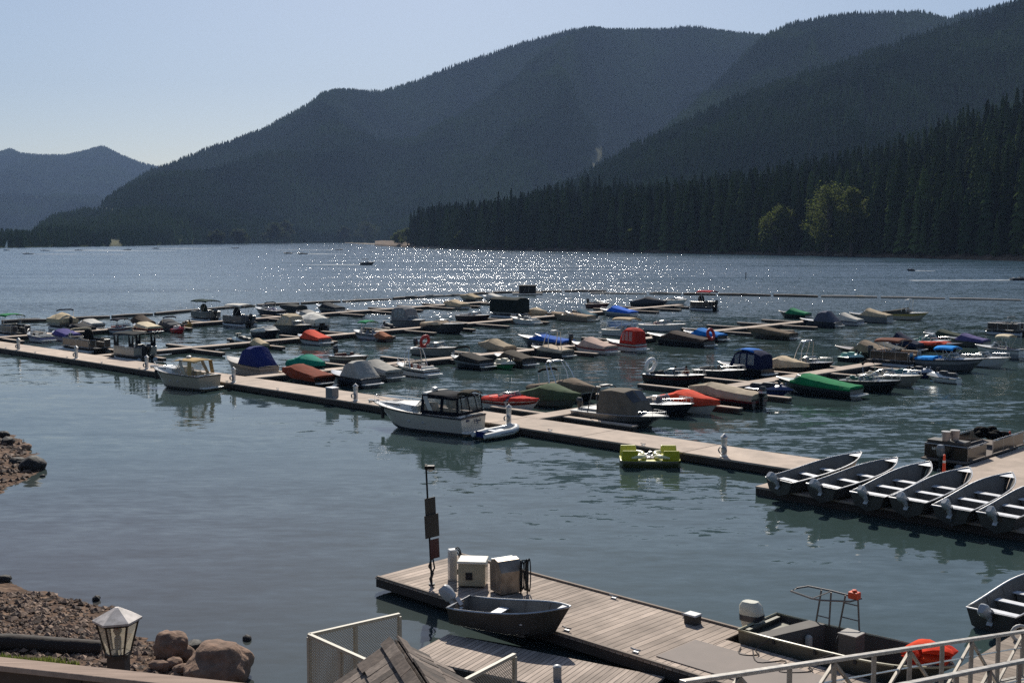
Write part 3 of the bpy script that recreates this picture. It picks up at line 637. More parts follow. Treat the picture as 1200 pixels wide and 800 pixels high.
# ================================================================== BOATS
def lerp(a, b, t): return a + (b - a) * t
class Hull:
    """a boat's lines: x forward, z up from the waterline"""
    def __init__(s, L, B, fs=.55, fb=.85, dr=.3, full=2.3, rake=.9, start=.5, flare=.84, tr=.94):
        s.L, s.B, s.fs, s.fb, s.dr, s.full, s.rake, s.start, s.flare, s.tr = L, B, fs, fb, dr, full, rake, start, flare, tr
    def x(s, t): return -s.L / 2 + s.L * t
    def half(s, t):
        k = s.B / 2 * lerp(s.tr, 1, min(1, t * 2.5))
        if t > s.start: k *= max(.02, 1 - ((t - s.start) / (1 - s.start)) ** s.full)
        return k
    def zs(s, t): return s.fs + (s.fb - s.fs) * t ** 1.7
    def side(s, t, f):
        """point on the port topside: f 0 at the chine, 1 at the sheer"""
        q = max(0, (t - .5) / .5); hs = s.half(t)
        xc = -s.L / 2 + s.L * t * (1 - (1 - s.rake) * q ** 1.5); hc = hs * (s.flare - .22 * q); zc = .07 + .42 * s.fb * q ** 2.2
        g = f ** (1 + .5 * q)
        return (lerp(xc, s.x(t), f), lerp(hc, hs, g), lerp(zc, s.zs(t), f))
    def keel(s, t):
        q = max(0, (t - .55) / .45)
        return (-s.L / 2 + s.L * t * (1 - (1 - s.rake) * 1.5 * q ** 1.5), 0, lerp(-s.dr, .22 * s.fb, q ** 2.4))
    def ts(s, n=14): return [i / n for i in range(n)] + [.965, 1.]
    def hull(s, root, m, n=14, nm='hull'):
        rings = []
        for t in s.ts(n):
            p = [s.side(t, f) for f in (1, .75, .5, .25, 0)]; k = s.keel(t)
            rings.append(p + [k] + [(x, -y, z) for x, y, z in p[::-1]])
        b = MB(); b.loft(rings, cap0=True); return b.build(nm, m, root, 38)
    def stripe(s, root, m, f0, f1, t0=.0, t1=.985, off=.008, nm='hull_stripe'):
        b = MB()
        for sg in (1, -1):
            rg = []
            for i in range(15):
                t = lerp(t0, t1, i / 14); a, c = s.side(t, f0), s.side(t, f1)
                rg.append([(a[0], sg * (a[1] + off), a[2]), (c[0], sg * (c[1] + off), c[2])])
            b.loft(rg)
        a, c = s.side(0, f0), s.side(0, f1); b.add([(a[0] - off, a[1], a[2]), (c[0] - off, c[1], c[2]), (c[0] - off, -c[1], c[2]), (a[0] - off, -a[1], a[2])], [(0, 1, 2, 3)])
        return b.build(nm, m, root)
    def rail(s, root, m, r=.028, dz=0., nm='rub_rail'):
        pts = [(s.x(t), s.half(t) + .01, s.zs(t) + dz) for t in s.ts()]; pts = pts + [(x, -y, z) for x, y, z in pts[::-1]]
        b = MB(); b.tube(pts, r, 5, closed=True); return b.build(nm, m, root, 50)
    def deck(s, root, m, ta, tb, side=.2, liner=None, floor=.10, bow_open=None):
        """foredeck, side decks and stern deck round an open cockpit, plus its liner"""
        b = MB(); z = lambda t: s.zs(t) + .005
        inn = lambda t: max(.05, s.half(t) - side)
        T = sorted(set([0, ta] + [lerp(ta, tb, i / 6) for i in range(7)] + [tb]))
        for sg in (1, -1):
            b.loft([[(s.x(t), sg * s.half(t), z(t)), (s.x(t), sg * inn(t), z(t) + .035)] for t in T])
        b.loft([[(s.x(t), inn(t), z(t) + .035), (s.x(t), 0, z(t) + .05), (s.x(t), -inn(t), z(t) + .035)] for t in (0, ta)])
        R_ = []
        for i in range(8):
            t = lerp(tb, 1, i / 7); h = s.half(t); R_.append([(s.x(t), h, z(t)), (s.x(t), inn(t) if t < .97 else h * .6, z(t) + .035), (s.x(t), 0, z(t) + .035 + .09 * (1 - i / 7)), (s.x(t), -(inn(t) if t < .97 else h * .6), z(t) + .035), (s.x(t), -h, z(t))])
        b.loft(R_); o = b.build('deck', m, root, 40)
        c = MB(); TT = [lerp(ta, tb, i / 6) for i in range(7)]
        for sg in (1, -1): c.loft([[(s.x(t), sg * inn(t), z(t) + .034), (s.x(t), sg * (inn(t) - .03), floor)] for t in TT])
        c.loft([[(s.x(t), inn(t) - .03, floor), (s.x(t), -(inn(t) - .03), floor)] for t in TT])
        for t in (ta, tb): c.add([(s.x(t), inn(t), z(t) + .034), (s.x(t), -inn(t), z(t) + .034), (s.x(t), -inn(t) + .03, floor), (s.x(t), inn(t) - .03, floor)], [(0, 1, 2, 3)])
        c.build('cockpit_liner', liner or vinyl('9a958c'), root); return o
    def windshield(s, root, t, h=.36, rake=.3, back=.16, side=.2, gm=None, fm=None):
        zt = s.zs(t) + .06; hw = max(.3, s.half(t) - side + .06)
        plan = [(s.x(t) - s.L * back, hw + .02), (s.x(t) - .12, hw), (s.x(t) + .14, hw * .55), (s.x(t) + .2, 0)]; plan = plan + [(x, -y) for x, y in plan[-2::-1]]
        bot = [(x, y, zt) for x, y in plan]; hh = [h * .55, h, h, h, h, h, h * .55]
        top = [(x - rake * (k / h), y * .92, zt + k) for (x, y), k in zip(plan, hh)]
        b = MB(); b.loft([bot, top]); g = b.build('windshield', gm or glass(), root)
        f = MB(); f.tube(top, .022, 5); f.tube(bot, .015, 4)
        for i in (0, 1, 2, 4, 5, 6): f.tube([bot[i], top[i]], .015, 4)
        f.build('windshield_frame', fm or steel(), g, 40); return zt + h, s.x(t) - rake
    def cover(s, root, m, h=.55, tp=.52, h0=.12, h1=.05, seed=0, skirt=.16, t0=0., t1=.985, nm='mooring_cover'):
        """fitted mooring cover: a tent over the windshield that sags to bow and stern, hem below the sheer"""
        r = random.Random(seed); rings = []; n = 16
        T = sorted(set([lerp(t0, t1, i / n) for i in range(n + 1)] + ([tp] if t0 < tp < t1 else [])))
        pole = lerp(t0, tp, r.uniform(.35, .55)); dip = r.uniform(.03, .09)
        for t in T:
            e = (t - t0) / max(.01, tp - t0) if t <= tp else (t1 - t) / max(.01, t1 - tp)
            e = max(0, min(1, e)); k = e - dip * math.sin(math.pi * e) if t <= tp else e ** 1.15
            hh = lerp(h0 if t < tp else h1, h, k) + r.uniform(-.010, .010)
            q = s.half(t) + .03; z = s.zs(t); j = lambda a=.012: r.uniform(-a, a)
            half = [(q, z - skirt + j()), (q + .008, z + .03), (q * .86, z + .05 + hh * .70 + j()), (q * .52, z + .05 + hh * .95 + j()), (q * .10, z + .05 + hh)]
            ring = [(s.x(t), y, zz) for y, zz in half]; rings.append(ring + [(x, -y, zz + j(.01)) for x, y, zz in ring[::-1]])
        b = MB(); b.loft(rings, cap0=True, cap1=True); return b.build(nm, m, root, 24)
def add_seat(b, x, y, z, w=.5, rz=0, h=.5):
    b.box((x, y, z + .2), (.48, w, .4), tx=.94, ty=.94); b.box((x - .24, y, z + .2 + h / 2 + .1), (.13, w, h), tx=.8, ty=.85)
def seats(root, H, m, ta, tb, z=.10, bow=False):
    b = MB(); x = H.x(lerp(ta, tb, .62)); w = H.half(.4) * .42
    for sg in (1, -1): add_seat(b, x, sg * H.half(.45) * .46, z, w)
    xs_ = H.x(ta) + .32; b.box((xs_, 0, z + .21), (.55, H.half(.1) * 1.45, .42), tx=.95); b.box((xs_ - .24, 0, z + .5), (.14, H.half(.1) * 1.45, .34), tx=.8)
    return b.build('seats', m, root, bevel=.03)
def outboard(root, x, z, sc=1., cowl='16171a', band=None, tilt=0., y=0., leg='1b1c1e', nm='outboard_motor'):
    """engine cowl, clamp bracket, leg, cavitation plate and propeller; tilt swings the leg aft and up"""
    M = Matrix.Translation((x, y, z)) @ Matrix.Rotation(-tilt, 4, 'Y') @ Matrix.Scale(sc, 4)
    def tb(b, nm_, m, par, **k):
        b.v = [tuple(M @ Vector(p)) for p in b.v]; return b.build(nm_, m, par, **k)
    b = MB(); prof = []
    for zz, lx, ly in ((.16, .36, .26), (.24, .46, .33), (.50, .50, .36), (.66, .46, .33), (.74, .34, .24)):
        cx = -.16 - (zz - .2) * .10
        prof.append([(cx + lx / 2 * math.copysign(abs(math.cos(a)) ** .6, math.cos(a)), ly / 2 * math.copysign(abs(math.sin(a)) ** .6, math.sin(a)), zz) for a in [i * math.pi / 7 for i in range(14)]])
    b.loft(prof, closed=True, cap0=True, cap1=True); o = tb(b, nm, gel(cowl), root, smooth=45)
    if band:
        b = MB(); b.loft([[(p[0] * 1.012 + .002, p[1] * 1.02, p[2] + dz) for p in prof[2]] for dz in (-.14, -.02)], closed=True); tb(b, 'cowl_band', gel(band), o)
    b = MB(); b.box((-.16, 0, -.22), (.20, .12, .80), tx=1.3, ty=1.2); b.box((-.22, 0, -.30), (.42, .22, .03)); b.lathe([(.02, -.20), (.055, -.08), (.06, .12), (.02, .22)], 8, M=Matrix.Translation((-.18, 0, -.56)) @ Matrix.Rotation(math.pi / 2, 4, 'Y')); b.box((-.16, 0, -.72), (.14, .025, .22)); tb(b, 'drive_leg', gel(leg), o)
    b = MB(); b.box((.0, 0, -.05), (.14, .24, .34)); tb(b, 'clamp_bracket', alu((.25, .25, .26)), o)
    b = MB()
    for k in range(3): b.box((-.36, .07 * math.cos(k * 2.094), -.56 + .07 * math.sin(k * 2.094)), (.02, .08, .11), rx=k * 2.094)
    tb(b, 'propeller', alu((.3, .3, .3)), o); return o
def platform(root, H, m=None, d=.55):
    b = MB(); w = H.half(0) * .92; b.prism([(-H.L / 2 + .02, -w), (-H.L / 2 + .02, w), (-H.L / 2 - d * .7, w), (-H.L / 2 - d, w * .8), (-H.L / 2 - d, -w * .8), (-H.L / 2 - d * .7, -w)], .20, .27)
    return b.build('swim_platform', m or gel('cfcfcc'), root, bevel=.015)
def tower(root, H, t, h=1.35, m=None, lean=.5, r=.035, t2=.3):
    w = H.half(t) - .05; z = H.zs(t); x = H.x(t); b = MB()
    for dx in (0, -.38):
        pts = [(x + dx * 2.0 + .1, w, z), (x - lean * .55 + dx * 1.2, w * .96, z + h * .6), (x - lean + dx, w * .82, z + h * .92), (x - lean + dx, w * .6, z + h), (x - lean + dx, -w * .6, z + h), (x - lean + dx, -w * .82, z + h * .92), (x - lean * .55 + dx * 1.2, -w * .96, z + h * .6), (x + dx * 2.0 + .1, -w, z)]
        b.tube(pts, r, 6)
    for sg in (1, -1): b.tube([(x - lean, sg * w * .6, z + h), (x - lean - .38, sg * w * .6, z + h)], r * .8, 5)
    o = b.build('wakeboard_tower', m or steel(), root, 45)
    b = MB(); b.box((x - lean - .2, 0, z + h + .05), (.34, w * .7, .05)); b.build('tower_rack', m or steel(), o); return o
def bimini(root, x0, x1, w, z, h, m, fm=None, nb=3, arch=.16, valance=.10, nm='bimini_top', z0=None):
    """arched fabric top on hoops that stand on the gunwale"""
    b = MB(); rings = []
    for i in range(9):
        x = lerp(x0, x1, i / 8); e = .06 * (1 - (2 * i / 8 - 1) ** 2)
        rings.append([(x, w * c, z + h - arch * abs(c) ** 2.4 + e - (valance if abs(c) > .999 and False else 0)) for c in (-1, -.85, -.5, 0, .5, .85, 1)])
    b.loft(rings); b.loft([[(x, y, zz - valance) for x, y, zz in (r_[0],)] + [(r_[0])] for r_ in rings]); b.loft([[r_[-1], (r_[-1][0], r_[-1][1], r_[-1][2] - valance)] for r_ in rings])
    o = b.build(nm, m, root, 40); md = o.modifiers.new('thick', 'SOLIDIFY'); md.thickness = .012
    f = MB(); zz0 = z if z0 is None else z0; xm = lerp(x0, x1, .5)
    for k in range(nb):
        x = lerp(x0 + .06, x1 - .06, k / max(1, nb - 1)); f.tube([(lerp(xm, x, .25), w, zz0), (x, w, z + h - arch - .03), (x, w * .5, z + h - .05), (x, -w * .5, z + h - .05), (x, -w, z + h - arch - .03), (lerp(xm, x, .25), -w, zz0)], .016, 5)
    f.build('top_frame', fm or steel(), o, 45); return o
def folded_bimini(root, x, w, z, h, m):
    f = MB(); f.tube([(x, w, z), (x - .1, w, z + h * .8), (x - .15, w * .7, z + h), (x - .15, -w * .7, z + h), (x - .1, -w, z + h * .8), (x, -w, z)], .018, 5); o = f.build('top_frame', steel(), root, 45)
    b = MB(); b.tube([(x - .16, -w * .95, z + h * .93), (x - .16, -w * .6, z + h + .03), (x - .16, w * .6, z + h + .03), (x - .16, w * .95, z + h * .93)], .075, 7); b.build('rolled_top', m, o, 50); return o
def camper(root, H, t0, t1, h, m, win=True, side_m=None, slope=.0, pane=None, zfront=None, clear_front=True):
    """full canvas enclosure from the windshield aft: roof, sides with clear panes, rear curtain"""
    rings = []; xs = [lerp(t0, t1, k) for k in (0, .16, .35, .58, .84, 1)]; hh = [.06, .78, .98, 1.0, .45, .10] if slope else [.10, .80, .98, 1.0, .96, .80]
    for t, k in zip(xs, hh):
        w = H.half(t) - .04; z = H.zs(t) + .03; k = k * h
        rings.append([(H.x(t), w, z), (H.x(t), w * .96, z + k * .55), (H.x(t), w * .86, z + k * .88), (H.x(t), w * .5, z + k * .985), (H.x(t), 0, z + k), (H.x(t), -w * .5, z + k * .985), (H.x(t), -w * .86, z + k * .88), (H.x(t), -w * .96, z + k * .55), (H.x(t), -w, z)])
    b = MB(); b.loft(rings, cap0=True, cap1=True); o = b.build('canvas_enclosure', m, root, 35)
    if win:
        p = MB()
        for i in (1, 2, 3):
            for sg in (0, 8):
                a0, a1 = Vector(rings[i][sg]), Vector(rings[i][sg + (1 if sg == 0 else -1)]); b0, b1 = Vector(rings[i + 1][sg]), Vector(rings[i + 1][sg + (1 if sg == 0 else -1)])
                a2 = Vector(rings[i][sg + (2 if sg == 0 else -2)]); b2 = Vector(rings[i + 1][sg + (2 if sg == 0 else -2)])
                n = Vector((0, .012 if sg == 0 else -.012, .002)); L0 = lambda u_, v_: lerp(lerp(a0, a2, v_), lerp(b0, b2, v_), u_) + n
                mid0 = lerp(a1, b1, .12) + n; mid1 = lerp(a1, b1, .88) + n
                lo0, lo1 = lerp(lerp(a0, a1, .35), lerp(b0, b1, .35), .12) + n, lerp(lerp(a0, a1, .35), lerp(b0, b1, .35), .88) + n
                hi0, hi1 = lerp(lerp(a1, a2, .7), lerp(b1, b2, .7), .12) + n, lerp(lerp(a1, a2, .7), lerp(b1, b2, .7), .88) + n
                p.add([lo0, lo1, mid1, mid0], [(0, 1, 2, 3)]); p.add([mid0, mid1, hi1, hi0], [(0, 1, 2, 3)])
        for ri, dx in ((0, -.012),):
            r_ = [Vector(q) for q in rings[ri]]
        p.build('clear_panes', pane or clear(), o)
    return o
def pulpit(root, H, m=None, t0=.6, h=.32):
    b = MB(); pts = [(H.x(t), max(.06, H.half(t) - .07), H.zs(t) + h) for t in (t0, .75, .88, .97)]; pts = pts + [(x, -y, z) for x, y, z in pts[::-1]]
    b.tube([(pts[0][0] - .1, pts[0][1], pts[0][2] - h)] + pts + [(pts[-1][0] - .1, pts[-1][1], pts[-1][2] - h)], .016, 5)
    for x, y, z in pts[1:-1]: b.tube([(x, y, z), (x, y, z - h)], .012, 4)
    return b.build('bow_rail', m or steel(), root, 45)
def person_small(x, y, z, rz, shirt, label, hat=None, sit=True):
    """a seated figure a few pixels tall: one skinned body, clothes and hair as children"""
    r = bpy.data.objects.new('person', None); col.objects.link(r); r.location = (x, y, z); r.rotation_euler = (0, 0, rz); tag(r, label, 'person', None)
    me = bpy.data.meshes.new('body')
    J = [(0, 0, .0), (0, 0, .25), (.02, 0, .48), (.03, 0, .58), (.05, 0, .72), (.01, .19, .48), (.10, .26, .25), (.30, .20, .16), (.01, -.19, .48), (.10, -.26, .25), (.30, -.20, .16), (.10, .10, .0), (.45, .12, .06), (.50, .12, -.36), (.62, .12, -.40), (.10, -.10, .0), (.45, -.12, .06), (.50, -.12, -.36), (.62, -.12, -.40)]
    E = [(0, 1), (1, 2), (2, 3), (3, 4), (2, 5), (5, 6), (6, 7), (2, 8), (8, 9), (9, 10), (0, 11), (11, 12), (12, 13), (13, 14), (0, 15), (15, 16), (16, 17), (17, 18)]
    rad = [.15, .14, .15, .06, .095, .07, .048, .036, .07, .048, .036, .1, .075, .05, .04, .1, .075, .05, .04]
    me.from_pydata(J, E, []); o = bpy.data.objects.new('body', me); col.objects.link(o); o.parent = r; me.materials.append(mat('skin', (.35, .20, .14), .6))
    sk = o.modifiers.new('skin', 'SKIN'); me.skin_vertices.new() if not me.skin_vertices else None
    for i, q in enumerate(rad): me.skin_vertices[0].data[i].radius = (q, q)
    me.skin_vertices[0].data[0].use_root = True; ss_ = o.modifiers.new('sub', 'SUBSURF'); ss_.levels = ss_.render_levels = 1
    b = MB(); b.lathe([(.17, -.06), (.168, .1), (.165, .28), (.185, .44), (.13, .53), (.07, .57)], 10, M=Matrix.Diagonal((.95, 1.15, 1, 1))); b.build('shirt', canvas(shirt), r, 50)
    b = MB(); b.ball((.035, 0, .765), .105, 10, 6, (1, .95, .85)); b.build('hair' if not hat else 'cap', canvas(hat or '1d1712'), r, 60)
    return r

# ---- whole boats -------------------------------------------------
def runabout(root, L, B, s):
    g = s.get; seed = g('seed', 0); H = Hull(L, B, g('fs', .50 + L * .015), g('fb', .62 + L * .04), full=g('full', 2.3))
    H.hull(root, gel(g('hull', 'd5d4cf')))
    if g('boot'): H.stripe(root, gel(g('boot')), 0, .3, nm='boot_stripe')
    if g('stripe'): H.stripe(root, gel(g('stripe')), .55, .82)
    H.rail(root, mat('rail_vinyl', g('rail', '2a2a2c'), .5))
    kind = g('k', 'cover'); ta, tb = .10, g('tb', .60)
    if kind == 'cover':
        if g('full'): H.cover(root, canvas(g('cover')), g('h', .60), g('tp', .52), g('h0', .10), seed=seed, skirt=g('skirt', .15))
        else:
            tw = g('tw', .68); H.deck(root, gel(g('deck', g('hull', 'd8d6d0'))), .04, tw - .03)
            H.cover(root, canvas(g('cover')), g('h', .52), tw - .13, g('h0', .12), seed=seed, skirt=g('skirt', .10), t0=.0, t1=tw, h1=.02, nm='cockpit_cover')
            if seed % 3 == 0: pulpit(root, H, t0=.74, h=.22)
    else:
        H.deck(root, gel(g('deck', 'd8d6d0')), ta, tb, liner=vinyl(g('liner', '8d887f')))
        seats(root, H, vinyl(g('seat', 'b9b4a8')), ta, tb)
        if kind != 'noscreen': H.windshield(root, tb, g('wh', .38))
        b = MB(); b.box((H.x(tb) - .28, H.half(tb) * .42, .62), (.32, .55, .4), tx=.7); b.tube([(H.x(tb) - .5 + .06 * math.cos(a) * .3, H.half(tb) * .42 + .17 * math.cos(a), .78 + .17 * math.sin(a)) for a in [i * .785 for i in range(8)]], .015, 4, closed=True); b.build('helm_console', vinyl('3a3836'), root)
        if kind == 'half': H.cover(root, canvas(g('cover')), g('h', .5), tb - .1, g('h0', .12), seed=seed, t0=0, t1=tb + .03, h1=.02, skirt=.08, nm='cockpit_cover')
        if kind == 'bowcover': H.cover(root, canvas(g('cover')), .16, .5, .1, h1=.05, seed=seed, t0=tb + .04, t1=.985, skirt=.05, nm='bow_cover'); H.cover(root, canvas(g('cover')), .22, .5, .12, seed=seed + 1, t0=0, t1=tb - .03, skirt=.05, nm='cockpit_cover')
        if kind == 'camper': camper(root, H, tb - .03, .03, g('ch', 1.05), canvas(g('cover')), g('win', True), slope=g('sb', 0))
        if kind == 'bimini': bimini(root, H.x(g('b0', .2)), H.x(g('b1', .62)), H.half(.4) - .08, H.zs(.4), g('bh', 1.15), canvas(g('top')))
        if kind in ('open',) or g('rails'): pulpit(root, H)
    if g('tower'): tower(root, H, g('tt', .52), g('th', 1.25), lean=g('lean', .5), m=g('tm'))
    if g('fold'): folded_bimini(root, H.x(g('ft', .45)), H.half(.4) - .05, H.zs(.4), g('fh', 1.0), canvas(g('fold')))
    e = g('e', 'p')
    if e == 'o': outboard(root, -L / 2, H.zs(0) - .02, g('es', 1.), g('cowl', '16171a'), g('band'))
    elif e == 'p': platform(root, H, gel(g('plat', 'c9c8c4')))
    if g('ring'): # towable tube on the bow or stern
        x = H.x(g('ringt', .97)); b = MB(); b.tube([(x + .12 * math.sin(a), .52 * math.cos(a), H.zs(.9) + .32 + .42 * math.sin(a)) for a in [i * math.pi / 8 for i in range(16)]], .15, 8, closed=True); b.build('tow_ring', vinyl(g('ring')), root, 60)
    if g('gear'):
        r = random.Random(seed + 5); b = MB()
        for i in range(9): b.ball((H.x(r.uniform(.12, .55)), r.uniform(-.5, .5) * B * .6, .55 + r.uniform(0, .3)), r.uniform(.12, .24), 7, 5, (1.2, 1, .7))
        b.build('cushions', vinyl(g('gear')), root, 60)
    if g('windlass'): pass
    return H
def pontoon(root, L, B, s):
    g = s.get; b = MB()
    for y in (-B / 2 + .36, B / 2 - .36): b.tube([(-L / 2 + .1, y, .12), (-L / 2 + .2, y, .12), (L / 2 - .7, y, .12), (L / 2 - .25, y, .22), (L / 2 - .05, y, .34)], [.10, .31, .31, .2, .04], 10)
    b.build('pontoon_tubes', alu((.34, .35, .36)), root, 45)
    b = MB(); b.box((0, 0, .50), (L - .2, B, .07)); b.build('deck', mat('marine_carpet', g('carpet', '4a4744'), .95), root, bevel=.01)
    z0, z1, e = .54, 1.22, .06; x0, x1 = -L / 2 + .5, L / 2 - .35; w = B / 2 - e
    f = MB(); r = MB()
    for (a, c) in (((x0, w), (x1 - .1, w)), ((x0, -w), (x1 - .1, -w)), ((x1, w - .1), (x1, .45)), ((x1, -w + .1), (x1, -.45)), ((x0, w), (x0, .4)), ((x0, -w), (x0, -.4))):
        f.bar((*a, (z0 + z1) / 2 + .02), (*c, (z0 + z1) / 2 + .02), .02, z1 - z0 - .14)
        r.tube([(*a, z1), (*c, z1)], .022, 5); r.tube([(*a, z0 + .05), (*c, z0 + .05)], .02, 5)
        n = max(1, int((Vector(a) - Vector(c)).length / 1.1))
        for i in range(n + 1): q = Vector(a).lerp(Vector(c), i / n); r.tube([(q.x, q.y, z0), (q.x, q.y, z1)], .02, 5)
    f.build('fence_panel', gel(g('fence', '1c1c1f')), root); r.build('fence_rail', alu(), root, 45)
    c = MB()
    for sg in (1, -1):
        c.box((L / 2 - 1.35, sg * (w - .36), .78), (1.6, .56, .42)); c.box((L / 2 - 1.35, sg * (w - .12), 1.05), (1.6, .14, .42), tx=.95)
    c.box((-L / 2 + 1.05, .1, .78), (.56, w * 1.3, .42)); c.box((-L / 2 + .82, .1, 1.06), (.14, w * 1.3, .42)); c.build('couches', vinyl(g('seat', '8f8a80')), root, bevel=.03)
    c = MB(); c.box((.1, -w * .45, .93), (.55, .6, .78), tx=.7); c.build('helm_console', gel(g('console', '2a2b2e')), root, bevel=.02)
    if g('top'):
        bimini(root, g('b0', -L * .42), g('b1', L * .12), w - .03, z1, g('bh', 1.05), canvas(g('top')), nb=4, z0=z1)
    if g('top2'): bimini(root, L * .14, L * .42, w - .03, z1, g('bh', 1.05), canvas(g('top2')), nb=3, z0=z1)
    if g('fold'): folded_bimini(root, g('fx', -.3), w - .02, z1, g('fh', .55), canvas(g('fold')))
    if g('enclosed'):
        b = MB(); m = canvas(g('enclosed')); xs0, xs1 = x0 + .05, x1 - .1; t = MB(); zt = z1 + 1.05
        rings = [[(x, w * .98 * c_, zt - .14 * abs(c_) ** 3 + .05 * (1 - abs(2 * i / 6 - 1))) for c_ in (-1, -.8, -.4, 0, .4, .8, 1)] for i, x in enumerate([lerp(xs0 - .2, xs1 + .15, k / 6) for k in range(7)])]
        t.loft(rings); o = t.build('canopy', m, root, 40); o.modifiers.new('thick', 'SOLIDIFY').thickness = .015
        for sg in (1, -1):
            for k in (0, 1):
                xa = lerp(xs0, xs1 - .9, k); xb = xa + .9; y = sg * w * .98
                b.add([(xa, y, z1), (xb, y, z1), (xb, y, zt - .15), (xa, y, zt - .15), (xa + .2, y, z1 + .9), (xb - .2, y, z1 + .9), (xa + .45, y, z1 + .25)], [(0, 6, 4, 3), (0, 1, 6), (1, 5, 6), (1, 2, 5), (2, 3, 4, 5)])
        sd = b.build('side_curtains', m, o); sd.modifiers.new('thick', 'SOLIDIFY').thickness = .01
        q = MB()
        for sg in (1, -1):
            for k in (0, 1):
                xa = lerp(xs0, xs1 - .9, k); xb = xa + .9; y = sg * w * .975
                q.add([(xa + .2, y, z1 + .9), (xb - .2, y, z1 + .9), (xa + .45, y, z1 + .25)], [(0, 1, 2)])
        q.build('clear_panes', clear(), o)
        fr = MB()
        for sg in (1, -1):
            for x in (xs0, lerp(xs0, xs1, .5), xs1): fr.tube([(x, sg * w * .96, z1), (x, sg * w * .96, zt - .16)], .02, 5)
        fr.build('top_frame', alu(), o)
    if g('cover'):
        b = MB(); rings = []; rn = random.Random(g('seed', 1))
        for i in range(9):
            x = lerp(x0 - .1, x1 + .1, i / 8); k = .12 + .5 * math.sin(math.pi * i / 8) ** .8 + rn.uniform(-.03, .03)
            rings.append([(x, w + .05, z1 - .35), (x, w + .05, z1 + .02), (x, w * .5, z1 + .05 + k * .7), (x, 0, z1 + .05 + k), (x, -w * .5, z1 + .05 + k * .7), (x, -w - .05, z1 + .02), (x, -w - .05, z1 - .35)])
        b.loft(rings, cap0=True, cap1=True); b.build('mooring_cover', canvas(g('cover')), root, 50)
    if g('pods'):
        b = MB(); b.ball((.5, 0, 1.45), .5, 12, 8, (1.1, .95, 1.25)); b.build('seat_cover', canvas(g('pods')), root, 60)
    outboard(root, -L / 2 + .1, .72, 1.05, g('cowl', '17181a'))
def pwc(root, L, B, s):
    """a jet ski: hull, top deck with footwells, saddle, steering neck, mirrors, or the same under a fitted cover"""
    g = s.get; H = Hull(L, B, .34, .42, .16, 1.9, .86, .35); H.hull(root, gel(g('hull', 'c9c9c6'))); H.rail(root, rubber(), .03)
    if g('cover'): H.cover(root, canvas(g('cover')), .55, .55, .18, seed=g('seed', 0), skirt=.05); return
    b = MB(); rings = []
    for t, w, h in ((0, .8, .05), (.18, .9, .08), (.45, .9, .12), (.6, .85, .28), (.75, .75, .30), (.9, .6, .18), (.99, .3, .06)):
        q = H.half(t) * w; z = H.zs(t) + .02; rings.append([(H.x(t), H.half(t), z), (H.x(t), q * .75, z + h * .6), (H.x(t), 0, z + h), (H.x(t), -q * .75, z + h * .6), (H.x(t), -H.half(t), z)])
    b.loft(rings, cap0=True, cap1=True); b.build('top_deck', gel(g('deck', 'cfcfca')), root, 50)
    b = MB(); rings = []
    for t, w, h in ((.06, .16, .26), (.12, .2, .36), (.32, .2, .34), (.38, .2, .44), (.56, .19, .42), (.6, .16, .34)):
        z = H.zs(t); rings.append([(H.x(t), w * 1.1, z + .05), (H.x(t), w, z + h), (H.x(t), -w, z + h), (H.x(t), -w * 1.1, z + .05)])
    b.loft(rings, cap0=True, cap1=True); b.build('saddle', vinyl(g('seat', '1c1c20')), root, bevel=.03)
    b = MB(); x = H.x(.66); z = H.zs(.66); b.tube([(x + .25, 0, z + .28), (x, 0, z + .58)], .09, 7); b.tube([(x - .02, -.36, z + .60), (x, 0, z + .62), (x - .02, .36, z + .60)], .025, 5); b.build('handlebar', mat('dark_plastic', '222225', .5), root, 50)
    b = MB()
    for sg in (1, -1): b.ball((H.x(.78), sg * .32, H.zs(.78) + .36), .09, 7, 5, (.6, 1, .7))
    b.build('mirrors', gel(g('deck', 'cfcfca')), root, 60)
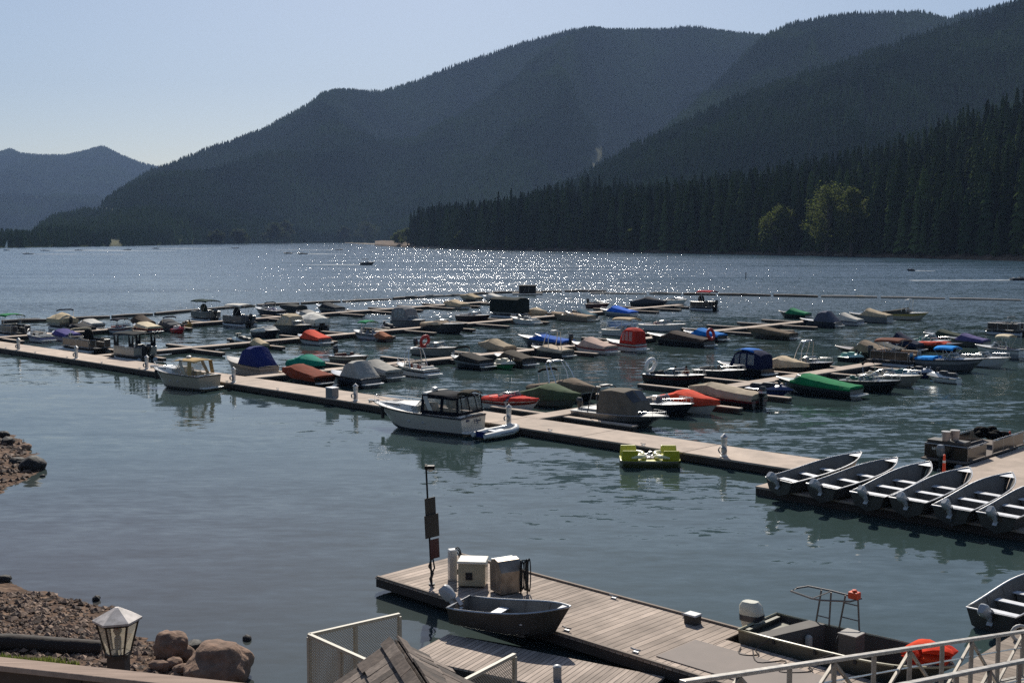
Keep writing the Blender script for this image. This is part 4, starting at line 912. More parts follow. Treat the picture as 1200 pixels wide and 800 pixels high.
POS = {1: (-18.4, 9.4, 4.4, 2.40), 2: (-10.4, 8.8, 4.4, 1.95), 3: (-24.9, 18.6, 4.4, 2.40), 4: (-10.1, 11.7, 4.6, 1.95), 5: (-24.4, 22.1, 4.4, 1.95), 6: (6.6, 6.3, 6.3, 2.40), 7: (-18.6, 17.9, 4.4, 1.95), 8: (-13.3, 21.0, 4.4, 1.95), 9: (-21.1, 27.5, 4.4, 1.95), 10: (-13.6, 24.1, 4.8, 2.15), 11: (-14.3, 27.8, 4.4, 1.95), 12: (-9.5, 26.6, 2.4, 1.15), 13: (-15.9, 31.6, 2.4, 1.15), 14: (-25.4, 40.2, 4.6, 2.40), 15: (-13.7, 38.2, 4.9, 2.40), 16: (18.4, 5.5, 4.5, 2.40), 18: (36.1, 6.7, 5.9, 2.15), 19: (-32.0, 55.4, 6.5, 2.15), 20: (-32.8, 60.2, 5.9, 2.15), 21: (-17.6, 52.5, 5.5, 2.15), 22: (-30.1, 65.7, 5.8, 2.15), 23: (3.6, 31.0, 4.4, 1.95), 24: (1.9, 36.3, 6.3, 2.15), 25: (-1.1, 41.2, 4.4, 2.40), 26: (15.3, 28.9, 4.6, 1.95), 27: (10.1, 23.0, 3.5, 1.15), 28: (16.0, 21.2, 2.6, 1.15), 29: (38.5, 11.6, 4.4, 1.95), 30: (44.8, 6.3, 5.3, 2.15), 31: (48.4, 8.5, 4.8, 2.15), 32: (36.0, 18.4, 4.5, 1.95), 33: (46.4, 12.8, 4.4, 1.95), 34: (47.0, 16.6, 4.4, 1.95), 35: (35.7, 29.6, 5.6, 2.15), 36: (14.2, 37.8, 4.4, 1.95), 37: (18.3, 36.7, 2.7, 1.15), 38: (6.0, 47.8, 2.4, 1.50), 39: (5.1, 52.7, 5.7, 2.15), 40: (14.2, 50.8, 7.3, 2.15), 41: (-22.0, 86.1, 5.2, 2.15), 42: (-37.4, 104.5, 4.8, 2.15), 43: (-36.3, 109.4, 4.4, 1.95), 44: (0.7, 76.3, 5.8, 2.40), 45: (2.1, 67.7, 6.0, 2.15), 46: (11.0, 68.4, 4.6, 1.95), 47: (3.1, 79.5, 4.4, 1.95), 48: (11.2, 78.3, 7.2, 2.15), 49: (11.4, 80.4, 4.4, 1.95), 50: (-5.4, 104.6, 4.4, 1.95), 51: (9.9, 90.5, 6.2, 2.15), 52: (-1.3, 113.6, 6.8, 2.15), 53: (-3.4, 124.1, 4.4, 1.95), 54: (11.4, 111.5, 4.4, 2.40), 55: (36.3, 45.0, 7.1, 2.15), 56: (38.5, 35.0, 4.4, 1.95), 57: (46.0, 24.2, 4.4, 1.95), 58: (47.5, 28.4, 4.4, 1.95), 59: (49.1, 25.9, 2.4, 1.15), 60: (44.4, 37.1, 4.6, 1.95), 61: (44.9, 43.1, 5.1, 2.15), 62: (45.8, 47.4, 4.4, 1.95), 63: (34.2, 62.1, 5.5, 2.15), 64: (32.8, 72.0, 6.4, 2.15), 65: (46.0, 56.8, 8.1, 2.15), 66: (44.6, 63.7, 5.0, 2.15), 67: (68.2, 7.3, 4.4, 1.95), 68: (68.5, 11.0, 5.0, 2.15), 69: (67.0, 14.2, 6.0, 2.15), 70: (77.5, 7.8, 6.6, 2.15), 71: (76.9, 13.1, 4.4, 1.95), 72: (77.6, 15.2, 4.4, 1.95), 73: (77.0, 19.9, 5.6, 2.15), 74: (67.5, 27.4, 5.3, 2.30), 75: (67.6, 36.8, 4.8, 2.15), 76: (68.0, 33.1, 4.4, 1.95), 77: (69.8, 40.4, 4.4, 1.95), 78: (76.6, 26.9, 3.7, 1.15), 79: (78.9, 29.6, 6.4, 2.15), 80: (70.4, 43.5, 4.4, 1.95), 81: (68.7, 56.8, 5.8, 2.15), 82: (81.0, 34.7, 4.5, 1.95), 83: (69.0, 53.9, 2.4, 1.15), 84: (74.1, 52.5, 4.4, 2.40), 85: (79.2, 53.1, 5.5, 2.15), 86: (79.5, 43.2, 2.6, 1.15), 87: (67.1, 67.6, 4.4, 1.95), 88: (68.3, 72.7, 4.4, 1.95), 89: (69.9, 78.1, 4.4, 1.95), 90: (65.8, 81.4, 4.4, 1.95), 91: (70.5, 70.4, 4.4, 1.95), 92: (77.6, 67.9, 4.4, 1.95), 93: (67.3, 96.2, 4.4, 2.40), 95: (48.9, 71.4, 5.9, 2.15), 96: (31.8, 105.5, 4.6, 1.95), 97: (43.3, 92.8, 5.3, 2.15), 98: (44.3, 98.1, 4.4, 1.95), 99: (44.1, 105.5, 5.8, 2.15), 100: (45.5, 114.2, 6.3, 2.15)}
# colours
BLK, NAVY, WHT, GRY, DGRY, CHAR = '17181b', '171b2c', 'd9d9d6', '85888b', '4b4d50', '2c2d30'
TAN, TAUPE, BRN, CREAM, SAND, GCOV, LG = 'b3a083', '857763', '55483c', 'd8c8aa', 'c7b494', '77736c', 'a5a29c'
RED, CORAL, RUST, TEAL, GRN, OLIVE, BLUE, SKYB, PURP = 'b8342a', 'd8503a', '7c3b28', '15836f', '1d7a4a', '4c5a40', '2f66b8', '1f84d8', '4e4880'
G1, G2, G3, G4 = 'boats berthed along the near row of the marina', 'boats berthed in the middle rows of the marina', 'boats berthed in the far rows of the marina', 'jet skis berthed among the boats'
# number: (builder, bow 'L'/'R', settings, label, category)
FLEET = {
1: (pontoon, 'R', dict(fence='232320', top=GRN, seat='5c564c', cowl=BLK), 'dark pontoon boat with green canopy at the left edge of the marina', 'pontoon boat'),
2: (runabout, 'L', dict(k='open', hull='b9b9bd', stripe=PURP, seat='d0cdc6'), 'small open pale grey speedboat with a purple stripe by the left end pedestal', 'speedboat'),
3: (pontoon, 'L', dict(fence='3a463c', cover=SAND, fold=NAVY, fh=.95, fx=-.6), 'pontoon boat under a peaked sand cover with a bare navy hoop above', 'pontoon boat'),
4: (runabout, 'L', dict(deck='aeb0b2', hull='b8b6c0', stripe=PURP, cover=PURP, h=.42), 'low speedboat under a purple cover at the left end', 'speedboat'),
5: (runabout, 'L', dict(deck='cfcdc8', hull=DGRY, cover='c9c6bf', h=.4), 'speedboat under a near white cover right of the sand covered pontoon', 'speedboat'),
6: (pontoon, 'R', dict(fence='141416', seat='6a5f50', fold=CREAM, fh=.75, fx=-.9, console='101012', pods='1a1a18', cowl=BLK), 'black fenced pontoon boat with folded cream top close to the main walkway', 'pontoon boat'),
7: (runabout, 'L', dict(hull='1f2024', cover=CHAR, h=.3), 'low black hulled boat under a charcoal cover behind the black pontoon', 'speedboat'),
8: (runabout, 'R', dict(k='bimini', hull='d2d2d2', stripe='6a2a30', seat='a02a2c', top=NAVY, bh=.95, b0=.15, b1=.6), 'white bowrider with red seats under a navy top', 'speedboat'),
9: (runabout, 'L', dict(full=1, hull='2a2522', cover='4a3f36', h=0.75, tp=.5, h0=.2), 'boat under a tall peaked dark brown cover in the left row', 'speedboat'),
10: (runabout, 'L', dict(deck='aeb0b2', hull='202024', stripe='8a2a26', cover=CREAM, h=.4), 'dark hulled boat with red stripe under a cream cover', 'speedboat'),
11: (runabout, 'L', dict(deck='cfcdc8', hull='35353a', cover=DGRY, h=.55, fold=NAVY, fh=.8), 'boat under a dark grey cover with a folded navy top, left row', 'speedboat'),
12: (pwc, 'R', dict(hull='b02a2a', deck='c23030', seat='d8d0c8'), 'bright red jet ski at the outer end of the left row', 'jet ski'),
13: (pwc, 'R', dict(hull='c79a2e', deck='b8892a', seat='4a3f30'), 'yellow ochre jet ski floating behind the red one', 'jet ski'),
14: (pontoon, 'L', dict(fence='5a5d5c', top='16322e', top2='16322e', pods='22302a', seat='7a766c', bh=1.3), 'grey pontoon boat with two separate dark green tops', 'pontoon boat'),
15: (pontoon, 'L', dict(fence='43464c', top='d5d0c6', pods='1b1b22', seat='55555c', bh=1.25, b0=-1.9, b1=1.6), 'grey pontoon boat with white flat top and a round black seat cover', 'pontoon boat'),
16: (pontoon, 'L', dict(fence='8c897f', enclosed='23282a', seat='26262a', console='1a1a20', cowl=BLK), 'pontoon boat with dark curtained canopy and triangular windows by the main walkway', 'pontoon boat'),
18: (runabout, 'L', dict(sb=1, k='camper', hull='a9998a', stripe='8a7a6c', cover='232f66', ch=1.3, tb=.52, fs=.75, fb=1.15, deck='c9bda8', win=False), 'beige cuddy boat with navy blue camper canvas beside the tan topped cruiser', 'cabin boat'),
19: (runabout, 'L', dict(k='open', hull='1d1e26', seat='8d86a0', gear='a8a2b0', fold=BLK, fh=.9), 'black open boat heaped with pale lilac cushions, far left row', 'speedboat'),
20: (runabout, 'L', dict(full=1, hull='2c2e30', cover='3c3e3e', h=.5, h0=.45, h1=.45, tp=.5), 'long boat under a boxy slate cover in the farthest left row', 'speedboat'),
21: (runabout, 'L', dict(deck='cfcdc8', hull='bcb8b0', cover=LG, h=.5, tp=.55), 'boat under a light grey beige cover on the far left side walkway', 'speedboat'),
22: (runabout, 'L', dict(deck='aeb0b2', hull='3a3a3e', stripe='a09a92', cover='33363a', h=.55, tp=.6), 'dark grey covered boat with pale waist band at the end of the left row', 'speedboat'),
23: (runabout, 'R', dict(deck='cfcdc8', hull='24252a', cover='d6d2c8', h=.42, tp=.45, plat='d8d8d4'), 'small dark boat under a bright white cover beside the cabin boat', 'speedboat'),
24: (runabout, 'R', dict(sb=1, k='camper', hull='34363a', cover='b9a98e', ch=1.15, tb=.64, fs=.8, fb=1.05, deck='cfc4b2'), 'dark hulled cabin boat with tan canvas top behind the red covered boat', 'cabin boat'),
25: (pontoon, 'R', dict(fence='c9c7c0', cover='e0dcd2'), 'small pale pontoon boat under a white cover behind the red covered boat', 'pontoon boat'),
26: (runabout, 'L', dict(deck='aeb0b2', hull='b9b9ba', stripe='2a2a30', cover=CORAL, h=0.62, tp=.62, h0=.1, plat='dedcd6'), 'white boat under a bright coral red cover, left of the green topped boat', 'speedboat'),
27: (pwc, 'L', dict(hull='2a4a42', deck='b8c4bc', seat='1d2422'), 'green and white jet ski left of the sand covered jet ski', 'jet ski'),
28: (pwc, 'L', dict(hull='3a5a48', cover=SAND), 'jet ski with green hull under a sand cover', 'jet ski'),
29: (runabout, 'R', dict(full=1, hull='12302e', cover=TEAL, h=.62, tp=.42, h0=.2), 'boat under a vivid teal cover behind the rust covered boat', 'speedboat'),
30: (runabout, 'L', dict(full=1, hull='231a18', cover=RUST, h=.55, tp=.6, h0=.1, h1=.05, skirt=.22), 'dark boat under a rust brown cover at the main walkway', 'speedboat'),
31: (runabout, 'L', dict(sb=1, k='camper', hull='22252c', stripe='3a3e48', cover=LG, ch=1.05, tb=.55, deck='b0b0b2', win=False, plat='d0d0cf'), 'dark runabout with light grey canvas sloping to its white stern platform', 'speedboat'),
32: (runabout, 'R', dict(k='noscreen', hull='55463e', stripe='a89a88', seat='5a2c26', liner='6c6258', e='o', cowl='101114', es=1.05), 'open brown fishing boat with black outboard in mid channel left of centre', 'fishing boat'),
33: (runabout, 'L', dict(full=1, hull='6a6966', cover='aaa69e', h=0.62, tp=.55, h0=.12), 'boat wholly under a light grey peaked cover left of the white wakeboard boat', 'speedboat'),
34: (runabout, 'L', dict(k='open', hull='dddddb', stripe='3a3a42', seat='ded9d0', gear='7c4a3c', tower=1, tm=None, th=1.3, lean=-.1, plat='e2e0dc', deck='e0ded8', liner='c9c2b8'), 'white open wakeboard boat with raised tower left of centre', 'speedboat'),
35: (runabout, 'R', dict(k='open', hull='8a8782', deck='8e8880', ring='b23430', ringt=.2, seat='8a8276', e='o'), 'dark runabout carrying a big red tow tube at its stern', 'speedboat'),
36: (runabout, 'L', dict(k='bimini', hull='b8bbc0', stripe='4a4d55', top='178a5a', bh=1.15, b0=.28, b1=.62, seat='6c7480'), 'grey runabout with a small bright green top', 'speedboat'),
37: (pwc, 'L', dict(hull='3a2620', cover='a0674a'), 'jet ski under an orange brown cover at the stern of the green topped boat', 'jet ski'),
38: (pwc, 'L', dict(hull='141417', deck='1c1c20', seat='26262a'), 'all black jet ski beside the grey canvas camper boat', 'jet ski'),
39: (runabout, 'R', dict(k='camper', hull='5f6063', cover='807f80', ch=1.55, tb=.62, fs=.75, fb=1.0), 'tall grey canvas camper boat behind the dark pilot hull, centre left', 'cabin boat'),
40: (runabout, 'R', dict(k='half', hull='2e3034', cover='c2ad92', h=.3, tb=.5, deck='37393c', fs=.8, fb=1.1, e='n'), 'long dark grey hull with beige cockpit cover, bow to the right', 'cabin boat'),
41: (runabout, 'L', dict(full=1, hull='98948e', cover='c3ad8e', h=0.6, tp=.5, h0=.2), 'boat under a tan tent cover left of the tall dark box cover', 'speedboat'),
42: (runabout, 'L', dict(full=1, hull='43403c', cover=TAN, h=0.55, tp=.45), 'farthest tan covered boat, just inside the log boom', 'speedboat'),
43: (runabout, 'L', dict(hull='c9c9c6', cover='d5d1c8', h=.5), 'white covered boat next to the farthest tan one inside the log boom', 'speedboat'),
44: (pontoon, 'R', dict(fence='8d8d88', cover=None, boxcover='202826'), 'pale pontoon boat under a tall boxy black green cover', 'pontoon boat'),
45: (runabout, 'R', dict(k='open', hull='2c1418', deck='6a5a58', seat='b8b0a8', gear='5a3030', e='n'), 'low maroon open boat in front of the tall boxy cover', 'speedboat'),
46: (runabout, 'L', dict(k='open', hull='c9c9c6', deck='8a8c8e', seat='d0ccc4', gear='a8a8a4'), 'dark open runabout with pale seats right of the maroon boat', 'speedboat'),
47: (runabout, 'R', dict(full=1, hull='b9a890', cover='cbb79a', h=0.55, tp=.5), 'small boat under a beige tent cover right of the tall boxy cover', 'speedboat'),
48: (runabout, 'L', dict(k='bowcover', hull='8d7f70', cover='a28e78', tower=1, tm=None, th=1.9, lean=-1.0, tt=.42, deck='b8aa96'), 'taupe covered boat with a tall white raked arch, centre far row', 'speedboat'),
49: (runabout, 'L', dict(hull='1e2a30', cover='2f5666', h=.6, tp=.55), 'boat under a dull dark teal blue cover in the far centre', 'speedboat'),
50: (runabout, 'R', dict(k='open', hull='5a3434', deck='7a6058', seat='88706a', gear='6a4a48', e='o'), 'small reddish brown open boat far out behind the blue covered one', 'fishing boat'),
51: (runabout, 'L', dict(deck='cfcdc8', hull='7f8386', stripe='c4c4c2', cover='2f6bd0', h=.6, tp=.5), 'grey and white boat under a bright cobalt cover, far centre', 'speedboat'),
52: (runabout, 'R', dict(full=1, hull='222428', cover='45474c', h=0.75, tp=.42, h0=.12, fold=None), 'boat under a sharply peaked dark grey cover ending the far centre row', 'speedboat'),
53: (runabout, 'R', dict(k='open', hull='e0ded8', seat='c8beb0'), 'small white open boat half hidden left of the red topped pontoon', 'speedboat'),
54: (pontoon, 'L', dict(fence='26221f', top='a8333a', seat='4c4038', bh=1.45, b0=-1.9, b1=.7, pods='161618', cowl=BLK), 'dark pontoon boat with a red top near the log boom', 'pontoon boat'),
55: (runabout, 'L', dict(k='half', hull='33363e', deck='a9acb0', stripe='50535a', cover='2b5cae', h=.35, tb=.62, e='o', cowl=BLK), 'big runabout with silver bow and royal blue cover, right of centre', 'speedboat'),
56: (runabout, 'L', dict(full=1, hull='4c4a46', cover='a3937c', h=0.65, tp=.5, h0=.2), 'boat under a tent shaped beige cover behind two charcoal covered boats', 'speedboat'),
57: (runabout, 'L', dict(deck='cfcdc8', hull='1b1d22', stripe='70747c', cover='2b2a29', h=0.42, tp=.58, fold=BLK, fh=.85, ft=.72), 'black boat under a charcoal cover with black hoop, left of a lookalike', 'speedboat'),
58: (runabout, 'L', dict(deck='aeb0b2', hull='1c1c20', cover='4b443c', h=0.48, tp=.62, plat='d4d4d2'), 'black boat under a dark brown grey cover with white stern corners', 'speedboat'),
59: (pwc, 'R', dict(hull='2c7a4a', deck='d8d0b8', seat='d0c8b0'), 'cream and green jet ski at the stern of the charcoal covered boat', 'jet ski'),
60: (runabout, 'L', dict(hull='3a3836', cover='bfae98', h=.32, tp=.6, tower=1, tm=None, th=1.5, lean=.35, tt=.5), 'beige covered wakeboard boat with a dark steel tower, centre', 'speedboat'),
61: (runabout, 'L', dict(deck='cfcdc8', hull='c4bcb8', stripe='8a3a3e', cover='c0a698', h=.62, tp=.6), 'boat under a pinkish beige cover left of the red canopied boat', 'speedboat'),
62: (runabout, 'L', dict(k='camper', hull='c4c4c4', stripe='8a2a28', cover='b0332a', ch=1.35, tb=.5, fs=.65, fb=.9, plat='dcdcd8'), 'white boat with an upright red camper canopy and clear side windows', 'cabin boat'),
63: (runabout, 'R', dict(k='bimini', hull='c9c7c2', top='bda88c', bh=1.2, b0=.3, b1=.8, deck='b0a89c'), 'dark boat with a tan top right behind the red canopied one', 'speedboat'),
64: (runabout, 'R', dict(k='open', hull='c4c4c4', deck='8b8c8e', seat='d8d8d6', gear='7a4a4c', ring=None), 'grey open boat with pale cushions behind the brown covered boat', 'speedboat'),
65: (runabout, 'L', dict(deck='cfcdc8', hull='15161a', stripe='3c3c40', cover='443a35', h=.55, tp=.6, ring='a82c2c', ringt=-.02), 'long black boat under a brown cover with a red tow ring at its stern', 'speedboat'),
66: (runabout, 'L', dict(deck='aeb0b2', hull='1f2328', cover='2478c4', h=.5, tp=.5), 'boat under a sky blue cover just behind the red tow ring', 'speedboat'),
67: (runabout, 'R', dict(full=1, k='bowcover', hull='c9c6c0', stripe='6e2a22', cover='c4392e', deck='e0ddd6', tb=.52, e='n'), 'white bowrider with red covers at the big white cruiser stern', 'speedboat'),
68: (runabout, 'R', dict(full=1, hull='5a6055', cover='4d5c44', h=0.6, tp=.42, h0=.08, h1=.12, skirt=.24), 'boat under an olive green cover beside the red covered bowrider', 'speedboat'),
69: (runabout, 'R', dict(full=1, hull='1c1c1e', stripe='c9c9c6', cover='77695a', h=.6, tp=.55, tower=1, th=1.6, lean=.9, tt=.5, fold=BLK, fh=1.05, ft=.22), 'brown covered wakeboard boat with pale tower and rolled black top', 'speedboat'),
70: (runabout, 'R', dict(k='sled'), 'aluminium sled boat with grey canvas enclosure lying along the main walkway', 'cabin boat'),
71: (runabout, 'R', dict(k='open', hull='20242c', deck='d4d4d2', tb=.5, boot='16181c', seat='85807a', e='n'), 'dark hulled boat with white foredeck between the aluminium sled and the orange cover', 'speedboat'),
72: (runabout, 'R', dict(full=1, hull='c4bcb4', stripe='7a2420', cover='dc5038', h=.6, tp=.35, h0=.22, h1=.12, skirt=.2), 'boat under a bright orange red cover right of the aluminium sled', 'speedboat'),
73: (runabout, 'L', dict(full=1, hull='1a1416', stripe='5a1c20', cover='a89a86', h=.5, tp=.68, h0=.26, h1=.3, e='o', cowl='101114', band='c8c8c8', skirt=.1), 'black boat under a long grey tan cover with a black outboard', 'speedboat'),
74: (runabout, 'R', dict(k='open', hull='26282a', deck='cfcdc8', stripe='4a1c1c', tb=.58, seat='2a2a2c', ring='e4e2de', ringt=.0, liner='3a3a3a', e='n'), 'dark runabout with two people and a white ring tube at the stern', 'speedboat'),
75: (runabout, 'L', dict(k='camper', hull='15171d', cover='1a2240', ch=1.25, tb=.66, win=True, roof='2c6fc0', deck='20222a'), 'black boat in navy canvas with a bright blue roof', 'cabin boat'),
76: (runabout, 'R', dict(k='noscreen', hull='2c2e31', deck='dcdad4', rails=1, e='n', seat='77736c'), 'open boat with white bow and steel rail in front of the navy canvas boat', 'speedboat'),
77: (runabout, 'R', dict(full=1, hull='3a3632', cover='cdb99c', h=.6, tp=.4), 'boat under a pale sand cover right of the blue roofed boat', 'speedboat'),
78: (pwc, 'R', dict(hull='20305a', deck='39456e', seat='1a1e2c'), 'dark blue jet ski in front of the green covered boat', 'jet ski'),
79: (runabout, 'L', dict(k='half', hull='1a1e20', stripe='30383a', deck='c4cbc0', cover='1f7a4c', h=.5, tb=.72), 'dark boat with pale bow under a long green cover, right side', 'speedboat'),
80: (runabout, 'R', dict(k='open', hull='1b1c20', deck='77777a', seat='b0a89c', tower=1, th=1.6, lean=-.3, tt=.4), 'black boat with a tall bright steel tower, right side', 'speedboat'),
81: (runabout, 'L', dict(k='half', hull='2a2725', cover='8a7a68', deck='8c7f70', h=.75, tb=.6, fs=.7, fb=.95), 'long boat under a taupe cover sweeping over its cabin, right side', 'cabin boat'),
82: (runabout, 'R', dict(k='open', hull='16181c', deck='3a4240', seat='c8c4bc', gear='2e6a62', fold=BLK, fh=1.2, stripe='2a2c30', tb=.55), 'black runabout with bow to the right and bare black hoop behind the green cover', 'speedboat'),
83: (pwc, 'R', dict(hull='24262a', deck='b8d8cc', seat='8fc0b0'), 'jet ski with mint green and white top, right side', 'jet ski'),
84: (pontoon, 'R', dict(fence='2c2824', top='6e4436', seat='c0a080', bh=.9, b0=-1.4, b1=1.0), 'small dark pontoon boat with a brown top left of the bright blue topped boat', 'pontoon boat'),
85: (runabout, 'R', dict(k='bimini', hull='4c4f53', stripe='7a7c80', top='2090e0', bh=.95, b0=.3, b1=.6, deck='b4b6b8', fold=None, fs=.75, fb=1.0, rails=1, seat='2f80c0', cover='2090e0', sterncover=1, e='n'), 'grey boat with a bright azure top and stern cover, right side', 'cabin boat'),
86: (pwc, 'R', dict(hull='1f4048', deck='c8d0cc', seat='2a6a70'), 'teal and white jet ski moored left of the azure topped boat', 'jet ski'),
87: (runabout, 'L', dict(k='half', hull='1e2230', cover='262d42', deck='6a6e78', h=.95, tb=.62), 'boat under a tall dark navy cover with grey bow, right back row', 'cabin boat'),
88: (runabout, 'R', dict(k='open', hull='33353a', deck='d0d2d0', gear='2a8078', seat='c0c4c0', wh=.5), 'white decked runabout with teal seats in the right back row', 'speedboat'),
89: (runabout, 'L', dict(hull='55554e', cover='56507c', h=.5, tp=.4), 'boat under a muted violet cover in the right back row', 'speedboat'),
90: (runabout, 'L', dict(deck='aeb0b2', hull='30342e', cover='3e463a', h=.5), 'boat under a dark moss grey cover behind the teal seated runabout', 'speedboat'),
91: (runabout, 'R', dict(hull='2a1a1a', cover='b0402e', h=.2, tp=.5), 'low boat under a flat brick red cover in front of the white decked runabout', 'speedboat'),
92: (runabout, 'L', dict(k='bimini', hull='8a8c8e', stripe='b8b8b6', top=CREAM, bh=1.1, b0=.2, b1=.5, deck='d2d0ca', gear='4c4460', seat='55506a', fs=.75, fb=.95), 'large pale grey deck boat with cream top at the right edge', 'deck boat'),
93: (pontoon, 'L', dict(fence='17171a', seat='8a8484', fold=LG, fh=.6), 'black pontoon boat at the right edge, far row', 'pontoon boat'),
95: (runabout, 'L', dict(full=1, hull='3a322b', cover='6b5c4c', h=.42, tp=.62), 'long boat under a brown cover alone at the right end of a dock finger', 'speedboat'),
96: (runabout, 'L', dict(hull='1c2422', cover='2a7a54', h=.55, tp=.42), 'boat under a green cover in the farthest right row', 'speedboat'),
97: (runabout, 'L', dict(sb=1, k='camper', hull='2c303c', cover='545868', ch=1.15, tb=.58, deck='c4c4c6', win=False), 'navy hulled boat with slate blue canvas sloping aft, far right row', 'cabin boat'),
98: (runabout, 'L', dict(deck='aeb0b2', hull='b4b4b6', stripe='3a4468', cover='c8c2b8', h=.7, tp=.5), 'white boat with blue band under a pale striped cover, far right row', 'speedboat'),
99: (runabout, 'L', dict(k='half', hull='6d7073', cover='b3a288', deck='9a9a98', h=.7, tb=.62, fs=.8, fb=1.0), 'grey boat with tan cockpit cover second from the end of the far right row', 'cabin boat'),
100: (runabout, 'R', dict(k='half', hull='a8a396', stripe='b09a4a', deck='d8d4c8', cover='45443f', h=.6, tower=1, th=1.6, lean=-.2, tt=.55, tb=.6, fs=.75, fb=.95), 'cream boat with yellowish band, tower and charcoal cover ending the far right row', 'speedboat'),
}
def sled(root, L, B):
    """welded aluminium sled: flat sides, long stern, full canvas with windows amidships, railed bow"""
    H = Hull(L, B, .55, .72, .22, full=2.6, rake=.84, flare=.9, tr=.98); m = alu((.36, .36, .35)); H.hull(root, m); H.stripe(root, gel('2c2e30'), .1, .45); H.rail(root, alu(), .03)
    H.deck(root, mat('sled_deck', '9a9a96', .6), .05, .74, .16, liner=mat('grey_carpet', '3f4044', .95)); seats(root, H, vinyl('b0aca4'), .08, .7)
    o = None
    tv = [.30, .32, .46, .60, .70, .76]; hh = [.3, 1.22, 1.30, 1.22, .62, .05]; rings = []
    for t, k in zip(tv, hh):
        w = H.half(t) - .06; z = H.zs(t) + .03; rings.append([(H.x(t), w, z), (H.x(t), w * .97, z + k * .5), (H.x(t), w * .85, z + k * .93), (H.x(t), 0, z + k), (H.x(t), -w * .85, z + k * .93), (H.x(t), -w * .97, z + k * .5), (H.x(t), -w, z)])
    b = MB(); b.loft(rings, cap0=True); o = b.build('canvas_enclosure', canvas('6d665c'), root, 30)
    p = MB()
    for i in (1, 2):
        for a, c, n in ((0, 2, .014), (6, 4, -.014)):
            q = [Vector(rings[i][a]).lerp(Vector(rings[i][c]), .25), Vector(rings[i + 1][a]).lerp(Vector(rings[i + 1][c]), .25), Vector(rings[i + 1][a]).lerp(Vector(rings[i + 1][c]), .8), Vector(rings[i][a]).lerp(Vector(rings[i][c]), .8)]
            ce = sum(q, Vector()) / 4; p.add([ce.lerp(v, .86) + Vector((0, n, .004)) for v in q], [(0, 1, 2, 3)])
    for a, c in ((2, 3), (3, 4)):
        q = [Vector(rings[3][a]), Vector(rings[3][c]), Vector(rings[4][c]), Vector(rings[4][a])]; ce = sum(q, Vector()) / 4
        p.add([ce.lerp(v, .86) + Vector((.012, 0, .012)) for v in q], [(0, 1, 2, 3)])
    p.build('window_panes', mat('dark_window_vinyl', (.012, .013, .015), .12, var=.1), o)
    tower(root, H, .30, 1.35, alu((.12, .12, .12)), lean=-.05, r=.03); pulpit(root, H, t0=.78, h=.22)
    b = MB(); b.box((H.x(.17), 0, H.zs(.1) + .1), (1.3, B * .7, .16)); b.build('engine_cover', mat('pale_pad', 'b8b8b4', .6), root, bevel=.03)
    outboard(root, -L / 2, .55, .8, '1a1b1e')
random.seed(3); made = {}
POS.update({101: (80.4, 39.2, 4.9, 1.95), 102: (79.6, 46.0, 2.6, 1.15), 103: (82.6, 43.9, 2.6, 1.15), 104: (68.2, 61.2, 4.6, 1.95), 105: (80.0, 58.4, 4.7, 1.95)})
FLEET.update({101: (runabout, 'R', dict(k='open', hull='8f8a80', deck='e0dacb', seat='cfc8b8', tb=.5, gear='d8d2c4'), 'cream decked open boat behind the black runabout with the bare hoop', 'speedboat'),
102: (pwc, 'R', dict(hull='1c2a4c', deck='8a94a4', seat='1a1e2c'), 'navy jet ski moored just left of the brown topped pontoon', 'jet ski'),
103: (pwc, 'L', dict(hull='c9c9c6', deck='dcdcd8', seat='30343c'), 'white jet ski outermost in the right cluster of jet skis', 'jet ski'),
104: (runabout, 'L', dict(hull='26282c', cover='5c5c58', h=.6), 'dark hulled boat under a steel grey cover behind the taupe cabin cover', 'speedboat'),
105: (runabout, 'R', dict(k='open', hull='c4c4c2', deck='dedcd6', seat='b0aaa0'), 'white open runabout behind the azure topped boat', 'speedboat')})
